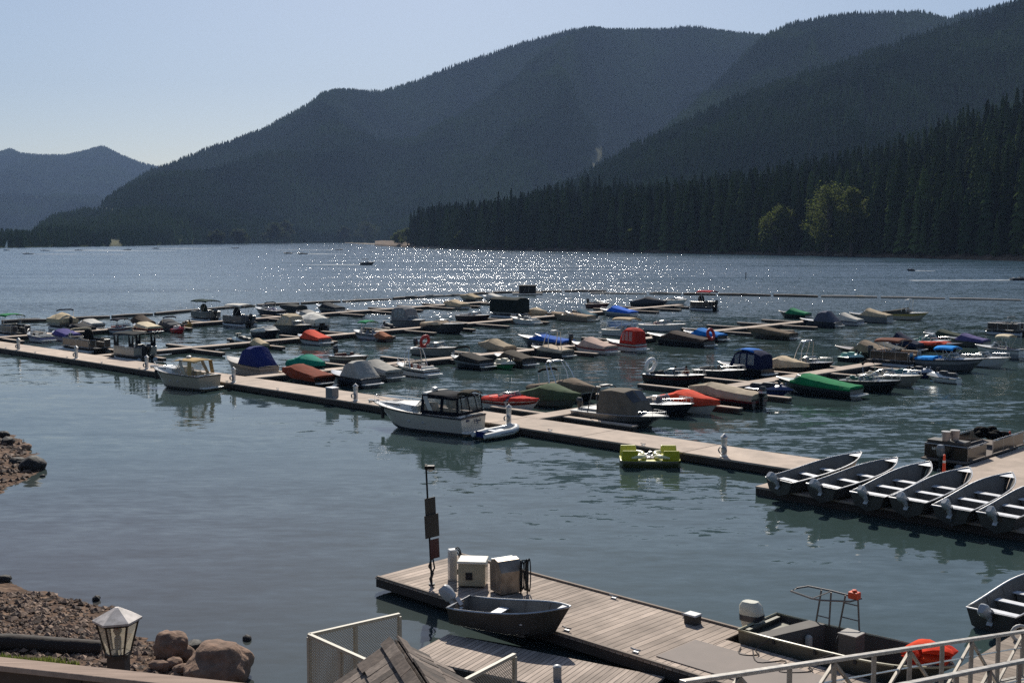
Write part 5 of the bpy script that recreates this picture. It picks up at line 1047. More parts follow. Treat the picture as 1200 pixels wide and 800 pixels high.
for n, (fn, d, s, lab, cat) in FLEET.items():
    u_, v_, L, B = POS[n]; s = dict(s); s['seed'] = n
    nm = {'pontoon boat': 'pontoon_boat', 'jet ski': 'jet_ski', 'cabin boat': 'cabin_boat', 'fishing boat': 'fishing_boat', 'deck boat': 'deck_boat'}.get(cat, 'speedboat')
    grp = G4 if cat == 'jet ski' else (G1 if v_ < 22 else G2 if v_ < 60 else G3)
    rt = empty(nm, uv(u_, v_, random.uniform(-.03, .02)), ANG + (0 if d == 'R' else math.pi) + R(random.uniform(-1.6, 1.6)), lab, cat, grp)
    if s.get('k') == 'sled': sled(rt, L, B)
    else:
        bx = s.pop('boxcover', None); sc = s.pop('sterncover', None); rf = s.pop('roof', None)
        H = fn(rt, L, B, s)
        if bx:
            b = MB(); b.loft([[(x, sg * y, z) for sg, y, z in ((1, B / 2 + .05, .75), (1, B / 2, 2.3), (1, B / 4, 2.52 + q), (-1, B / 4, 2.52 - q), (-1, B / 2, 2.3), (-1, B / 2 + .05, .75))] for x, q in ((-L / 2 + .1, 0), (-L / 4, .05), (0, -.04), (L / 4, .05), (L / 2 - .25, 0))], cap0=True, cap1=True); b.build('box_cover', canvas(bx), rt, 20)
        if sc: H.cover(rt, canvas(s['cover']), .3, .6, .1, seed=n, t0=0, t1=.3, skirt=.04, nm='stern_cover')
        if rf:
            b = MB(); zt = H.zs(.4) + 1.30
            b.loft([[(H.x(t), H.half(t) * c * .82, zt - .05 * abs(c) ** 2 - e) for c in (-1, -.5, 0, .5, 1)] for t, e in ((.18, .14), (.3, .02), (.45, 0), (.56, .12))]); o = b.build('canvas_roof', canvas(rf), rt, 40); o.modifiers.new('thick', 'SOLIDIFY').thickness = .02
    rt.scale = (1.08, 1.06, 1.24); made[n] = rt
# the two people aboard the dark runabout
rt = made[74]; M = Matrix.Translation(rt.location) @ Matrix.Rotation(rt.rotation_euler.z, 4, 'Z')
for lx, ly, lz, sh, lab in ((-.5, .35, .62, '15161a', 'person in dark shirt seated high near the stern of the dark runabout'), (1.0, -.2, .80, '6a3a2c', 'person in red brown top seated on the foredeck side of the dark runabout')):
    p = M @ Vector((lx, ly, lz)); person_small(p.x, p.y, p.z, rt.rotation_euler.z + 2.6, sh, lab)

BO = [POS[n] for n in POS]
branch('side walkway nearest the viewer, leaving the main walkway behind the aluminium sled', 3.38, lambda v: 73.4, 50, 1.5, BO, 1)
branch('second side walkway, running through the middle of the marina', 3.38, lambda v: 41.4 - (max(v, 50) - 50) * .035, 102, 1.4, BO, 2)
branch('third side walkway, leaving the main walkway left of the tan topped cruiser', 3.38, lambda v: 14.6 - .108 * (v - 7), 117, 1.4, BO, 3)
branch('outermost side walkway at the left end of the marina', 3.38, lambda v: -14.2 - .155 * (v - 8), 100, 1.4, BO, 4)
# ================================================================== CRUISERS, ROWBOATS AND THE NEAR DOCKS
def at_uv(root_or_loc): pass
def cruiser(u_, v_, L, B, rot, s, label):
    rt = empty('cabin_cruiser', uv(u_, v_), ANG + math.pi + rot, label, 'cabin cruiser'); g = s.get
    H = Hull(L, B, 1.14, 1.50, .4, full=2.6, rake=.80, start=.42, flare=.86, tr=.93); white = gel(g('hull', 'd8d6d0'))
    H.hull(rt, white); H.stripe(rt, gel(g('boot', '24262c')), -.0, .12, nm='boot_stripe'); H.stripe(rt, gel(g('band', '2a2f3a')), .9, .99, nm='sheer_stripe'); H.rail(rt, vinyl('33353a'), .035, -.03)
    ta, tb = .06, .46; H.deck(rt, gel('dedbd4'), ta, tb, .22, liner=gel('c9c3b6'), floor=.55); seats(rt, H, vinyl(g('seat', 'c2b49a')), ta + .03, tb, z=.55)
    # raised cabin trunk on the foredeck
    b = MB(); rings = []
    for t, k, wf in ((.44, .42, .82), (.54, .42, .82), (.68, .32, .76), (.82, .17, .68), (.93, .02, .4)):
        w = H.half(t) * wf; z = H.zs(t) + .03; rings.append([(H.x(t), w, z), (H.x(t), w * .88, z + k * .8), (H.x(t), w * .4, z + k), (H.x(t), -w * .4, z + k), (H.x(t), -w * .88, z + k * .8), (H.x(t), -w, z)])
    b.loft(rings, cap0=True); cab = b.build('cabin_trunk', gel('dedbd4'), rt, 35)
    b = MB()
    for sg in (1, -1):
        q = [(H.x(t), sg * (H.half(t) * wf * .965 + .006), H.zs(t) + .03 + k * .35) for t, k, wf in ((.47, .42, .82), (.68, .32, .76), (.82, .17, .68))]
        q2 = [(H.x(t), sg * (H.half(t) * wf * .90 + .006), H.zs(t) + .03 + k * .74) for t, k, wf in ((.47, .42, .82), (.68, .32, .76), (.82, .17, .68))]
        b.loft([[a, c] for a, c in zip(q, q2)])
    b.build('side_window', glass((.02, .022, .025)), cab)
    b = MB(); b.box((H.x(.74), 0, H.zs(.74) + .33), (.5, .5, .04)); b.build('deck_hatch', glass((.05, .05, .06)), cab, bevel=.01)
    H.windshield(rt, .50, .80, .80, .16, .26, glass((.12, .15, .16)), gel('c9c9c6'))
    pulpit(rt, H, t0=.5, h=.42)
    b = MB(); b.box((L / 2 - .05, 0, H.zs(1) + .03), (.7, .34, .05)); b.tube([(L / 2 - .5, 0, H.zs(1) + .07), (L / 2 + .28, 0, H.zs(1) + .06)], .03, 6); b.box((L / 2 + .22, 0, H.zs(1) - .06), (.1, .26, .22)); b.build('bow_anchor', steel(), rt)
    # radar arch
    x = H.x(g('at', .36)); w = H.half(.4) - .06; z = H.zs(.4); hh = g('ah', 1.30); b = MB()
    prof = [(x - .75, w, z), (x - .18, w * .96, z + hh * .75), (x + .0, w * .82, z + hh), (x + .02, 0, z + hh + .05), (x, -w * .82, z + hh), (x - .18, -w * .96, z + hh * .75), (x - .75, -w, z)]
    b.loft([[(px + dx, y * sc, pz - dz) for px, y, pz in prof] for dx, sc, dz in ((-.17, 1, 0), (.17, 1, 0), (.17, .96, .06), (-.17, .96, .06), (-.17, 1, 0))]); ar = b.build('radar_arch', white, rt, 40)
    b = MB(); b.lathe([(.20, 0), (.22, .05), (.2, .16), (.1, .2)], 12, (x, .1, z + hh + .07)); b.build('radar_dome', gel('d5d5d0'), ar, 40)
    if g('enclosure'):
        m = canvas(g('enclosure')); zt = z + hh - .02; x1, x0 = H.x(.50), H.x(.02); wt = w * .88; b = MB()
        rr = [(x1 - .45, -.16), (x1 - .9, .0), (x, .04), (lerp(x, x0, .55), .02), (x0 + .35, -.06)]
        b.loft([[(xx, wt * c, zt + e - .12 * abs(c) ** 3) for c in (-1, -.8, -.4, 0, .4, .8, 1)] for xx, e in rr]); top = b.build('canvas_roof', m, rt, 40); top.modifiers.new('thick', 'SOLIDIFY').thickness = .02
        f = MB(); zb = z + .05; sides = [(x + .05, w), (lerp(x, x0, .52), w * 1.0), (x0 + .08, w * .97)]
        for sg in (1, -1):
            for i, (xx, yy) in enumerate(sides): f.bar((xx, sg * yy, zb), (xx + (.10 if i == 2 else 0), sg * wt, zt - .12), .20 if i < 2 else .14, .05)
            f.bar((sides[0][0], sg * w, zb + .07), (sides[2][0], sg * w * .97, zb + .10), .05, .24); f.bar((sides[0][0], sg * wt, zt - .18), (x0 + .3, sg * wt, zt - .21), .05, .16)
        for yy in (-.5, 0, .5): f.bar((x0 + .08, yy * w * 1.2, zb), (x0 + .3, yy * wt * 1.2, zt - .1), .05, .04)
        f.bar((x0 + .08, w * .97, zb + .07), (x0 + .08, -w * .97, zb + .07), .05, .16); f.bar((x0 + .3, wt, zt - .17), (x0 + .3, -wt, zt - .17), .05, .1)
        f.build('canvas_border', m, top)
        p = MB(); wi = .985
        for sg in (1, -1): p.add([(sides[0][0], sg * w * wi, zb), (sides[2][0], sg * w * .97 * wi, zb), (x0 + .29, sg * wt * wi, zt - .12), (x + .05, sg * wt * wi, zt - .12)], [(0, 1, 2, 3)])
        p.add([(x0 + .1, w * .95, zb), (x0 + .1, -w * .95, zb), (x0 + .31, -wt * .97, zt - .12), (x0 + .31, wt * .97, zt - .12)], [(0, 1, 2, 3)]); p.build('clear_panes', mat('tinted_vinyl_pane', (.20, .19, .17), .1, alpha=.55, var=.15), top)
        bimini(rt, x0 - .35, x0 + .55, w * .5, zt, .22, canvas('3a362c'), nb=2, nm='aft_awning', z0=zt - .2)
    else:
        zt = z + hh; b = MB()
        b.loft([[(xx, w * .9 * c, zt + e - .14 * abs(c) ** 3) for c in (-1, -.8, -.4, 0, .4, .8, 1)] for xx, e in ((H.x(.50), -.12), (H.x(.45), -.01), (x, .07), (H.x(.16), .05), (H.x(.08), -.03))]); top = b.build('canvas_roof', canvas(g('top')), rt, 40); top.modifiers.new('thick', 'SOLIDIFY').thickness = .03
        b = MB()
        for sg in (1, -1): b.loft([[(H.x(.20), sg * w * .9, zt - .1), (H.x(.20) - .1, sg * w, z)], [(H.x(.13), sg * w * .9, zt - .14), (H.x(.13) - .1, sg * w, z)]])
        b.build('rear_curtain', canvas(g('top')), top)
        b = MB()
        for sg in (1, -1): b.tube([(H.x(.48), sg * w * .88, zt - .12), (x - .4, sg * w, z + .1)], .018, 5); b.tube([(H.x(.3), sg * w * .9, zt - .1), (x - .2, sg * w, z + .1)], .018, 5)
        b.build('top_frame', steel(), top)
    platform(rt, H, gel('d8d6d0'), .62)
    b = MB()
    for t in (.5, .36): b.tube([(H.x(t) + .1 * math.cos(a) - 0, H.side(t, .55)[1] + .012, .66 + .055 * math.sin(a)) for a in [i * math.pi / 5 for i in range(10)]], .018, 5, closed=True)
    b.build('porthole', steel(), rt, 50)
    b = MB(); b.tube([(H.x(.80), H.side(.80, .8)[1] + .12, 1.28), (H.x(.80), H.side(.80, .6)[1] + .12, .6)], [.11, .11], 8); b.ball((H.x(.80), H.side(.80, .8)[1] + .12, 1.28), .11, 8, 4); b.build('fender', rubber(), rt, 50)
    if g('script'):
        # the flowing dark script on the transom, strokes of lettering and an underline flourish
        xx = -L / 2 - .012; zc = .80; m = mat('dark_lettering', '3a4560', .6); b = MB()
        def st(pts, r=.013): b.tube([(xx - (.0), -y, zc + z_) for y, z_ in pts], r, 4)
        o = .02
        st([(o, .16), (o + .07, -.06), (o + .16, .17)]); st([(o + .17, .02), (o + .21, .07), (o + .25, .04), (o + .20, -.04), (o + .26, -.03)]); st([(o + .27, -.03), (o + .31, .16), (o + .30, -.03), (o + .35, -.03)])
        st([(o + .36, .05), (o + .41, .07), (o + .38, -.03), (o + .44, .0), (o + .45, .06), (o + .44, -.12), (o + .37, -.12), (o + .46, -.02)]); st([(o + .48, .04), (o + .52, .06), (o + .49, -.03), (o + .55, -.02), (o + .56, .05), (o + .58, -.03), (o + .62, .05), (o + .64, -.03), (o + .68, .05), (o + .71, -.03), (o + .78, .05)])
        st([(o + .80, .08), (o + .72, .15), (o + .55, .13)], .008); st([(o + .05, -.10), (o + .3, -.15), (o + .6, -.13), (o + .75, -.08)], .009)
        b.build('transom_lettering', m, rt)
        b = MB(); b.box((-L / 2 - .012, .62, .92), (.01, .34, .14)); b.build('registration_panel', mat('dark_lettering2', '2c3450', .6), rt)
    return rt, H
cr2, H2 = cruiser(69.45, -2.45, 8.0, 2.85, R(10.5), dict(hull='bdb6aa', enclosure='191c24', script=1, ah=1.28, at=.36, band='23283a'), 'big white cabin cruiser with black canvas and clear panes tied to the main walkway')
cr1, H1 = cruiser(39.75, -2.0, 6.7, 2.5, R(10), dict(hull='a89c88', band='8f8674', boot='3a3630', top='b79a6c', ah=1.15, at=.34), 'smaller beige cabin cruiser with tan canvas top on the main walkway')
# inflatable at the cruiser's stern
def dinghy():
    rt = empty('inflatable_dinghy', uv(75.15, -1.35, .05), ANG + math.pi / 2, 'white inflatable dinghy with navy inside, moored across the big cruiser stern', 'dinghy')
    b = MB(); n = 22; path = []
    for sg in (1,): path = [(-1.65, .52, .24), (-.5, .56, .26), (.6, .54, .28), (1.15, .40, .34), (1.42, .18, .40), (1.48, 0, .42), (1.42, -.18, .40), (1.15, -.40, .34), (.6, -.54, .28), (-.5, -.56, .26), (-1.65, -.52, .24)]
    b.tube(path, [.15] + [.21] * 9 + [.15], 10); b.build('air_tube', gel('c6c6c2'), rt, 60)
    b = MB(); b.loft([[(x, w, .13), (x, -w, .13)] for x, w in ((-1.5, .42), (.6, .42), (1.1, .3), (1.3, .1))]); b.box((-1.48, 0, .28), (.06, .86, .34)); b.build('floor', canvas('1e2c5c'), rt)
    b = MB(); b.box((-.35, 0, .36), (.3, .9, .06)); b.box((.25, 0, .30), (.5, .55, .14)); b.build('thwart', vinyl('c9ced6'), rt, bevel=.02)
    b = MB(); b.tube([(x, y * 1.36, z + .02) for x, y, z in path[1:-1]], .025, 5); b.build('rub_strip', vinyl('22305e'), rt)
dinghy()

def pedal_boat():
    p = uv(87.15, -2.05); rt = empty('pedal_boat', p, R(-2), 'yellow green four seat pedal boat beside the main walkway', 'pedal boat'); rt.scale = (1, 1, .86)
    YG = gel('c4c03c'); CRM = gel('e6e0b4'); b = MB(); rings = []
    for x, w, z0 in ((-1.58, .60, .10), (-1.45, .82, -.08), (-.9, .90, -.12), (0, .92, -.12), (.9, .90, -.12), (1.45, .82, -.08), (1.58, .60, .10)):
        rings.append([(x, w, .42), (x, w * 1.04, .26), (x, w * .9, z0), (x, -w * .9, z0), (x, -w * 1.04, .26), (x, -w, .42)])
    b.loft(rings, closed=True, cap0=True, cap1=True); b.build('hull', gel('3a3c1c'), rt, 40)
    b = MB(); b.loft([[(x, w, .425), (x, w * .75, .47), (x, -w * .75, .47), (x, -w, .425)] for x, w in ((-1.58, .62), (-1.45, .85), (-.9, .93), (0, .95), (.9, .93), (1.45, .85), (1.58, .62))], cap0=True, cap1=True); b.build('deck', YG, rt, 40)
    for sx in (-1, 1):
        for sy in (-1, 1):
            b = MB(); rg = []
            for k in range(6):
                t = k / 5; w_ = .46 - .05 * t; yy = sy * (.66 + .20 * t); rg.append([(sx * 1.08 - w_, yy - .06, .45 + .62 * t), (sx * 1.08 + w_, yy - .06, .45 + .62 * t), (sx * 1.08 + w_, yy + .06, .45 + .62 * t), (sx * 1.08 - w_, yy + .06, .45 + .62 * t)])
            b.loft(rg, closed=True, cap0=True, cap1=True); b.build('seat_back', YG, rt, bevel=.055)
            b = MB(); b.box((sx * 1.02, sy * .36, .55), (.8, .46, .18), tx=.9); b.build('seat', YG, rt, bevel=.04)
    for sy in (-1, 1):
        for sx in (-1, 1):
            b = MB(); b.tube([(sx * 1.0, sy * .84, .60), (sx * .62, sy * .78, .66), (sx * .36, sy * .58, .62), (sx * .30, sy * .30, .55), (sx * .52, sy * .12, .60), (sx * .7, 0, .52)], [.06, .13, .15, .13, .10, .05], 8); b.build('foot_console', CRM, rt, 60)
    b = MB(); b.box((0, 0, .50), (.62, .95, .08)); b.build('footwell', mat('dark_well', '121210', .6), rt)
    b = MB()
    for sy in (-1, 1): b.tube([(sy * .12 + .18 * math.cos(a), .28 * sy, .66 + .13 * math.sin(a)) for a in [i * .785 for i in range(8)]], .025, 5, closed=True)
    b.build('pedal_crank', steel(), rt)
    b = MB(); b.box((0, -.93, .42), (1.1, .05, .05)); b.build('side_rail', CRM, rt, bevel=.01)
pedal_boat()

# ---- rental rowboats --------------------------------------------
RB = mat('dull_grey_paint', (.066, .063, .058), .42, .35, var=.22, vscale=2.); RBIN = mat('grey_inside_paint', (.165, .155, .14), .6, .2, var=.25, vscale=2.); BENCH = mat('bench_paint', (.66, .67, .69), .5, var=.12); GUN = alu((.55, .55, .55)); SILV = gel('77797c')
def rowboat(loc, rz, L, B, label, group='rental rowboats', pitch=0., motor=True, tilt=.72, nb=3, name='rowboat'):
    rt = empty(name, loc, rz, label, 'rowboat', group); rt.rotation_euler = (0, -pitch, rz)
    H = Hull(L, B, .58, 1.0, .16, full=2.9, rake=.92, start=.46, flare=.76, tr=.93); H.hull(rt, RB, 16)
    b = MB(); rings = []
    for t in [i / 14 for i in range(14)] + [.955]:
        t = max(t, .012); p = [H.side(t, f) for f in (1, .5, .0)]; k = H.keel(t)
        ins = [(x - (.02 if t > .9 else 0), max(.012, y - .022), z + (.0 if i == 0 else .03)) for i, (x, y, z) in enumerate(p)]
        rings.append(ins + [(k[0], 0, k[2] + .05)] + [(x, -y, z) for x, y, z in ins[::-1]])
    b.loft(rings, cap0=True); b.build('inside_lining', RBIN, rt, 38)
    H.rail(rt, GUN, .03, .012, nm='gunwale')
    for t in ((.15, .40, .64) if nb == 3 else (.34, .62)):
        b = MB(); w = H.side(t, .55)[1] - .03; b.box((H.x(t), 0, .43), (.31, w * 2, .035)); o = b.build('bench', BENCH, rt, bevel=.008)
        b = MB(); b.box((H.x(t), 0, .20), (.24, w * 1.3, .42), ty=1.25); b.build('bench_box', RBIN, o)
    b = MB(); t = .90; b.loft([[(H.x(q), H.half(q) * .92, H.zs(q) - .01), (H.x(q), -H.half(q) * .92, H.zs(q) - .01)] for q in (.90, .94, .985)]); b.build('bow_deck', BENCH, rt)
    b = MB()
    for t in (.28, .52, .76):
        for sg in (1, -1): b.tube([(x, sg * (y - .035), z) for x, y, z in [H.side(t, f) for f in (0., .4, .7, .97)]], .018, 4)
    b.build('ribs', RBIN, rt)
    b = MB(); b.box((-L / 2 + .03, 0, .46), (.06, .5, .22)); b.build('motor_pad', mat('worn_wood', (.2, .15, .11), .8), rt)
    if motor: outboard(rt, -L / 2 - .04, .62, .82, 'aaacae', None, tilt, leg='b8babc')
    return rt
rows = [((913, 561), (1012, 537)), ((957, 573), (1055, 542)), ((1003, 588), (1090, 545)), ((1051, 591), (1140, 552.5)), ((1099, 599), (1187, 560)), ((1152, 604), None)]
labs = ['leftmost of the row of grey rental rowboats on the dock', 'second grey rental rowboat from the left end of the dock row', 'third grey rental rowboat in the row, just left of the orange marker post', 'fourth grey rental rowboat in the row, right of the orange marker post', 'fifth grey rental rowboat in the row, last one seen whole', 'grey rental rowboat at the right end of the row, cut by the picture edge']
cu = [(96.75, 98.25), (98.95, 100.0), (101.2, 101.55), (103.0, 103.4), (104.9, 105.3), (106.75, 107.2)]
for i, ((us, ub), lb) in enumerate(zip(cu, labs)):
    a = uv(us, -5.25, .30); b_ = uv(ub, .45, .58); d = b_ - a; L = 5.4
    rowboat(a.lerp(b_, .5) + Vector((0, 0, .16)), math.atan2(d.y, d.x), L, 1.76, lb, pitch=R(3.4 + (.5, -.3, .2, -.5, .4, 0)[i]), tilt=(.70, .78, .62, .74, .58, .68)[i])
dock('rowboat_dock', 95.25, -4.5, 17.5, 7.25, .42, 'low wide dock under the row of grey rental rowboats', rot=0, sec=5.8, cleats=False)
pl = dock('rental_platform', 100.35, 2.78, 13.0, 30., .46, 'broad tan concrete platform behind the rental rowboats', 'platform', sec=4.4, cleats=False)
r_ = uv(111.15, -13.7); rowboat(r_, ANG + math.pi / 2 - R(2), 5.0, 1.62, 'grey rowboat afloat at the right edge beside the gangway dock', tilt=.9)

# ---- fuel dock ----------------------------------------------------
OLD = planks('old_dock_boards', (.52, .42, .345), .245, 'Y', .26, .022, grime=.8); OLD2 = planks('lower_dock_boards', (.48, .39, .325), .16, 'Y', .24, .018, 7, .7)
fuel = empty('fuel_dock', uv(94.3, -26.65), ANG, 'weathered plank fuel dock in the foreground', 'dock')
for k, (a, c) in enumerate(((0, 6.0), (6.0, 12.15), (12.15, 17.9))): section(fuel, a + (.015 if k else 0), c, 0, 4.0 if k < 2 else 2.98, .5, OLD, .06)
b = MB(); b.box((9, .06, .30), (17.9, .12, .26)); b.box((6.05, 3.94, .30), (12.1, .12, .26)); b.box((15.0, 2.92, .30), (5.7, .12, .26)); b.box((12.09, 3.4, .30), (.12, 1.0, .26)); b.box((.06, 2, .30), (.12, 3.7, .26)); b.build('fascia', FASCIA, fuel)
b = MB(); b.box((9, .02, .535), (17.8, .10, .06)); b.box((6.05, 3.98, .535), (12.1, .10, .06)); b.build('edge_board', mat('edge_timber', (.24, .19, .15), .85, var=.3), fuel, bevel=.008)
b = MB()
for k in range(6): b.box((1.6 + k * 3, 2 if k < 4 else 1.4, .0), (2.1, 3.2 if k < 4 else 2.2, .55))
b.build('float', FLOAT, fuel)
for x, y in ((8.4, .35), (11.0, .3), (7.4, 3.75), (10.2, 3.8)): cleat(fuel, x, y, .5)
rt = empty('gangway_dock', uv(112.25, -32), ANG + math.pi / 2, 'dock of pale boards at the foot of the gangway, lower right', 'dock')
b = MB(); b.box((11.5, -3, .46), (23, 6, .07)); b.build('deck_boards', planks('landing_boards', (.33, .27, .22), .25, 'Y', .3, .012, 3), rt)
b = MB(); b.box((11.5, -.06, .28), (23, .11, .28)); b.box((22.95, -3, .28), (.1, 5.8, .28)); b.build('fascia', FASCIA, rt)
b = MB()
for k in range(5): b.box((2.3 + k * 4.6, -3, .0), (3, 5, .5))
b.build('float', FLOAT, rt)
p = uv(112.6, -17.9, .62); b = MB(); b.tube([(p.x + .22 * math.cos(a), p.y, p.z + .10 + .22 * math.sin(a)) for a in [i * math.pi / 8 for i in range(16)]], .055, 7, closed=True); tag(b.build('mooring_ring', vinyl('b9b9b4'), None, 60), 'white mooring ring standing on the edge of the gangway dock', 'mooring ring')
# plywood sheets laid over the planks
b = MB(); sh = [uv(105.9, -26.2), uv(110.6, -26.2), uv(110.6, -24.35), uv(105.9, -24.35)]
b.add([(q.x, q.y, .506) for q in sh] + [(q.x, q.y, .53) for q in sh], [(3, 2, 1, 0), (4, 5, 6, 7), (0, 1, 5, 4), (1, 2, 6, 5), (2, 3, 7, 6), (3, 0, 4, 7)]); tag(b.build('plywood_sheet', mat('grey_plywood', (.245, .205, .18), .85, var=.18, vscale=1.2)), 'smooth grey brown plywood sheet laid over the fuel dock planks', 'plywood sheet')
b = MB(); p = uv(104.95, -23.15, .5); b.box((0, 0, .13), (.40, .32, .26)); t = b.build('junction_box', mat('dark_box', '2a2a2b', .6)); t.location = p; t.rotation_euler = (0, 0, ANG)
c = MB(); c.box((0, 0, .285), (.46, .38, .05), tx=.9, ty=.9); c.build('lid', mat('pale_plastic', (.5, .5, .5), .5), t, bevel=.01); tag(t, 'small dark box with pale lid on the far edge of the fuel dock', 'junction box')

# lamp pole with the backs of its signs
p = uv(96.35, -25.9, .5); lp = empty('sign_pole', p, 0, 'thin dark pole with lamp and three stacked sign backs on the fuel dock', 'sign pole')
DK = mat('dark_steel', '1c1b1b', .55, .6); tipv = Vector((-.18, .15, 3.95))
b = MB(); b.tube([(0, 0, 0), tipv], .032, 7); b.box((0, 0, .02), (.2, .2, .04)); b.build('pole', DK, lp, 40)
def sgn(zc, w, h, dx, c):
    q = tipv * (zc / 3.95); s_ = MB(); s_.box((q.x + dx, q.y - .05, zc), (w, .02, h), rz=R(38), ry=R(-3)); return s_.build('sign_panel', mat('sign_back', c, .6, var=.15), lp, bevel=.006)
sgn(2.62, .42, .62, .08, '3b362f'); sgn(1.98, .56, .78, .10, '35302a'); sgn(1.22, .36, .66, .16, '4a2120')
b = MB(); b.box((tipv.x + .12, tipv.y, tipv.z - .02), (.34, .22, .12)); b.box((tipv.x, tipv.y, tipv.z), (.1, .1, .14)); hd = b.build('lamp_head', DK, lp, bevel=.02)
b = MB(); b.lathe([(.05, -.16), (.12, -.12), (.13, -.07)], 10, (tipv.x + .14, tipv.y, tipv.z)); b.build('lamp_glass', mat('lamp_glass', (.6, .6, .55), .2), hd, 50)
b = MB(); b.tube([(.02, 0, 1.0), (.10, -.12, .6), (-.05, -.2, .25), (.02, -.34, .06), (.1, -.42, .02)], .03, 6); b.tube([(0, 0, .9), (-.09, -.03, .62), (.05, -.05, .4), (-.04, -.02, .12)], .035, 6); b.build('hanging_rope', rubber(), lp, 50)
# fuel pump
p = uv(96.45, -25.05, .5); fp = empty('fuel_pump', p, R(20), 'white fuel pump pedestal with looped black hoses on the fuel dock', 'fuel pump')
b = MB(); b.box((0, 0, .56), (.34, .30, 1.12)); b.build('cabinet', gel('bdbab4'), fp, bevel=.03)
b = MB(); b.box((0, 0, 1.15), (.38, .34, .06), tx=.85, ty=.85); b.build('cap', gel('d4d2cc'), fp, bevel=.02); fp.scale = (.8, .8, .9)
b = MB()
for o, dz, rr in ((.0, 0, .30), (.07, -.05, .25), (-.06, .03, .34)): b.tube([(.20 + rr * .55 * math.sin(a), o, .70 + dz + rr * 1.5 * math.cos(a)) for a in [i * math.pi / 9 for i in range(18)]], .026, 6, closed=True)
b.build('hose', rubber(), fp, 60)
b = MB(); b.tube([(.25, .1, .35), (.5, .2, .05), (.9, .35, .02), (1.2, .2, .02), (1.3, -.2, .02)], .028, 6); b.build('loose_hose', mat('yellow_hose', '5a4c22', .6), fp, 60)
# cream locker and steel cabinet
p = uv(97.4, -25.0, .5); bx = empty('dock_locker', p, R(-6), 'cream dock locker with sunlit flat lid on the fuel dock', 'locker')
b = MB(); b.box((0, 0, .50), (1.05, .85, .84)); b.build('body', gel('a89f86'), bx, bevel=.02); b = MB(); b.box((0, 0, .96), (1.14, .94, .09), tx=.97, ty=.97); b.build('lid', gel('e2dccb'), bx, bevel=.02)
b = MB(); b.box((0, 0, .04), (.9, .7, .08)); b.build('plinth', FASCIA, bx)
b = MB(); b.box((-.1, -.44, .45), (.26, .06, .26)); b.tube([(-.1 + .1 * math.cos(a), -.47, .45 + .1 * math.sin(a)) for a in [i * .785 for i in range(8)]], .03, 5, closed=True); b.build('coupling', rubber(), bx); bx.scale = (.86, .86, .9)
p = uv(98.75, -24.8, .5); bx = empty('steel_cabinet', p, R(30), 'rust stained steel cabinet with slanted rounded lid on the fuel dock', 'cabinet')
b = MB(); prof = [(-.42, .06), (.42, .06), (.46, .95), (.30, 1.12), (.05, 1.17), (-.20, 1.12), (-.46, .80)]; b.add([(-.5, y, z) for y, z in prof] + [(.5, y, z) for y, z in prof], [tuple(range(7))[::-1], tuple(range(7, 14))] + [(k, (k + 1) % 7, 7 + (k + 1) % 7, 7 + k) for k in range(7)])
b.build('body', mat('stained_steel', (.30, .25, .20), .4, .55, var=.45, vscale=2.2), bx, bevel=.02)
b = MB(); b.box((0, .35, 1.10), (.96, .05, .05)); b.build('hinge', GALV, bx); bx.scale = (.82, .85, .98)
p = uv(99.25, -24.5, .5); hr = empty('hose_rack', p, R(20), 'black hoses hung on a rack right of the steel cabinet', 'hose rack')
b = MB()
for dx in (-.1, .12): b.tube([(dx, 0, 0), (dx, 0, 1.12)], .025, 6)
b.tube([(-.12, 0, 1.1), (.14, 0, 1.1)], .022, 5); b.build('frame', DK, hr)
b = MB()
for k in range(4): b.tube([(-.06 + .07 * k + .05 * math.sin(a), -.05 - .04 * (k % 2), .62 + (.46 + .03 * k) * math.cos(a)) for a in [i * math.pi / 9 for i in range(18)]], .022, 5, closed=True)
b.build('hose', rubber(), hr, 60)

# low float with the seventh rowboat on it
a_ = uv(99.9, -28.45); b_ = uv(106.6, -26.75); lf = empty('low_float', a_, math.atan2((b_ - a_).y, (b_ - a_).x), 'low plank float tucked against the near side of the fuel dock', 'float'); LL = (b_ - a_).length
b = MB(); b.box((LL / 2, -1.1, .24), (LL, 2.2, .06)); b.build('deck_boards', OLD2, lf); b = MB(); b.box((LL / 2, -.05, .08), (LL - .04, .1, .26)); b.box((LL / 2, -2.15, .08), (LL - .04, .1, .26)); b.box((.05, -1.1, .08), (.1, 2.0, .26)); b.box((LL - .05, -1.1, .08), (.1, 2.0, .26)); b.build('fascia', FASCIA, lf)
b = MB(); b.box((LL / 2, -1.1, -.1), (LL * .9, 1.7, .3)); b.build('float', FLOAT, lf)
p = at(653, 792, .35); b = MB(); b.box((0, 0, .16), (.22, .16, .32)); b.ball((0, 0, .33), .13, 8, 5, (1, .8, .6)); t = b.build('bumper_post', GALV, None, 40); t.location = (p.x, p.y, .27); tag(t, 'short bright metal bumper post on the low float edge', 'bumper')
s_ = uv(99.62, -27.75); e_ = uv(103.2, -26.75); d = e_ - s_; rb = rowboat(s_.lerp(e_, .5) + Vector((0, 0, .44)), math.atan2(d.y, d.x), 3.75, 1.45, 'grey rowboat standing on the low float against the fuel dock', None, motor=True, tilt=.7, nb=2)

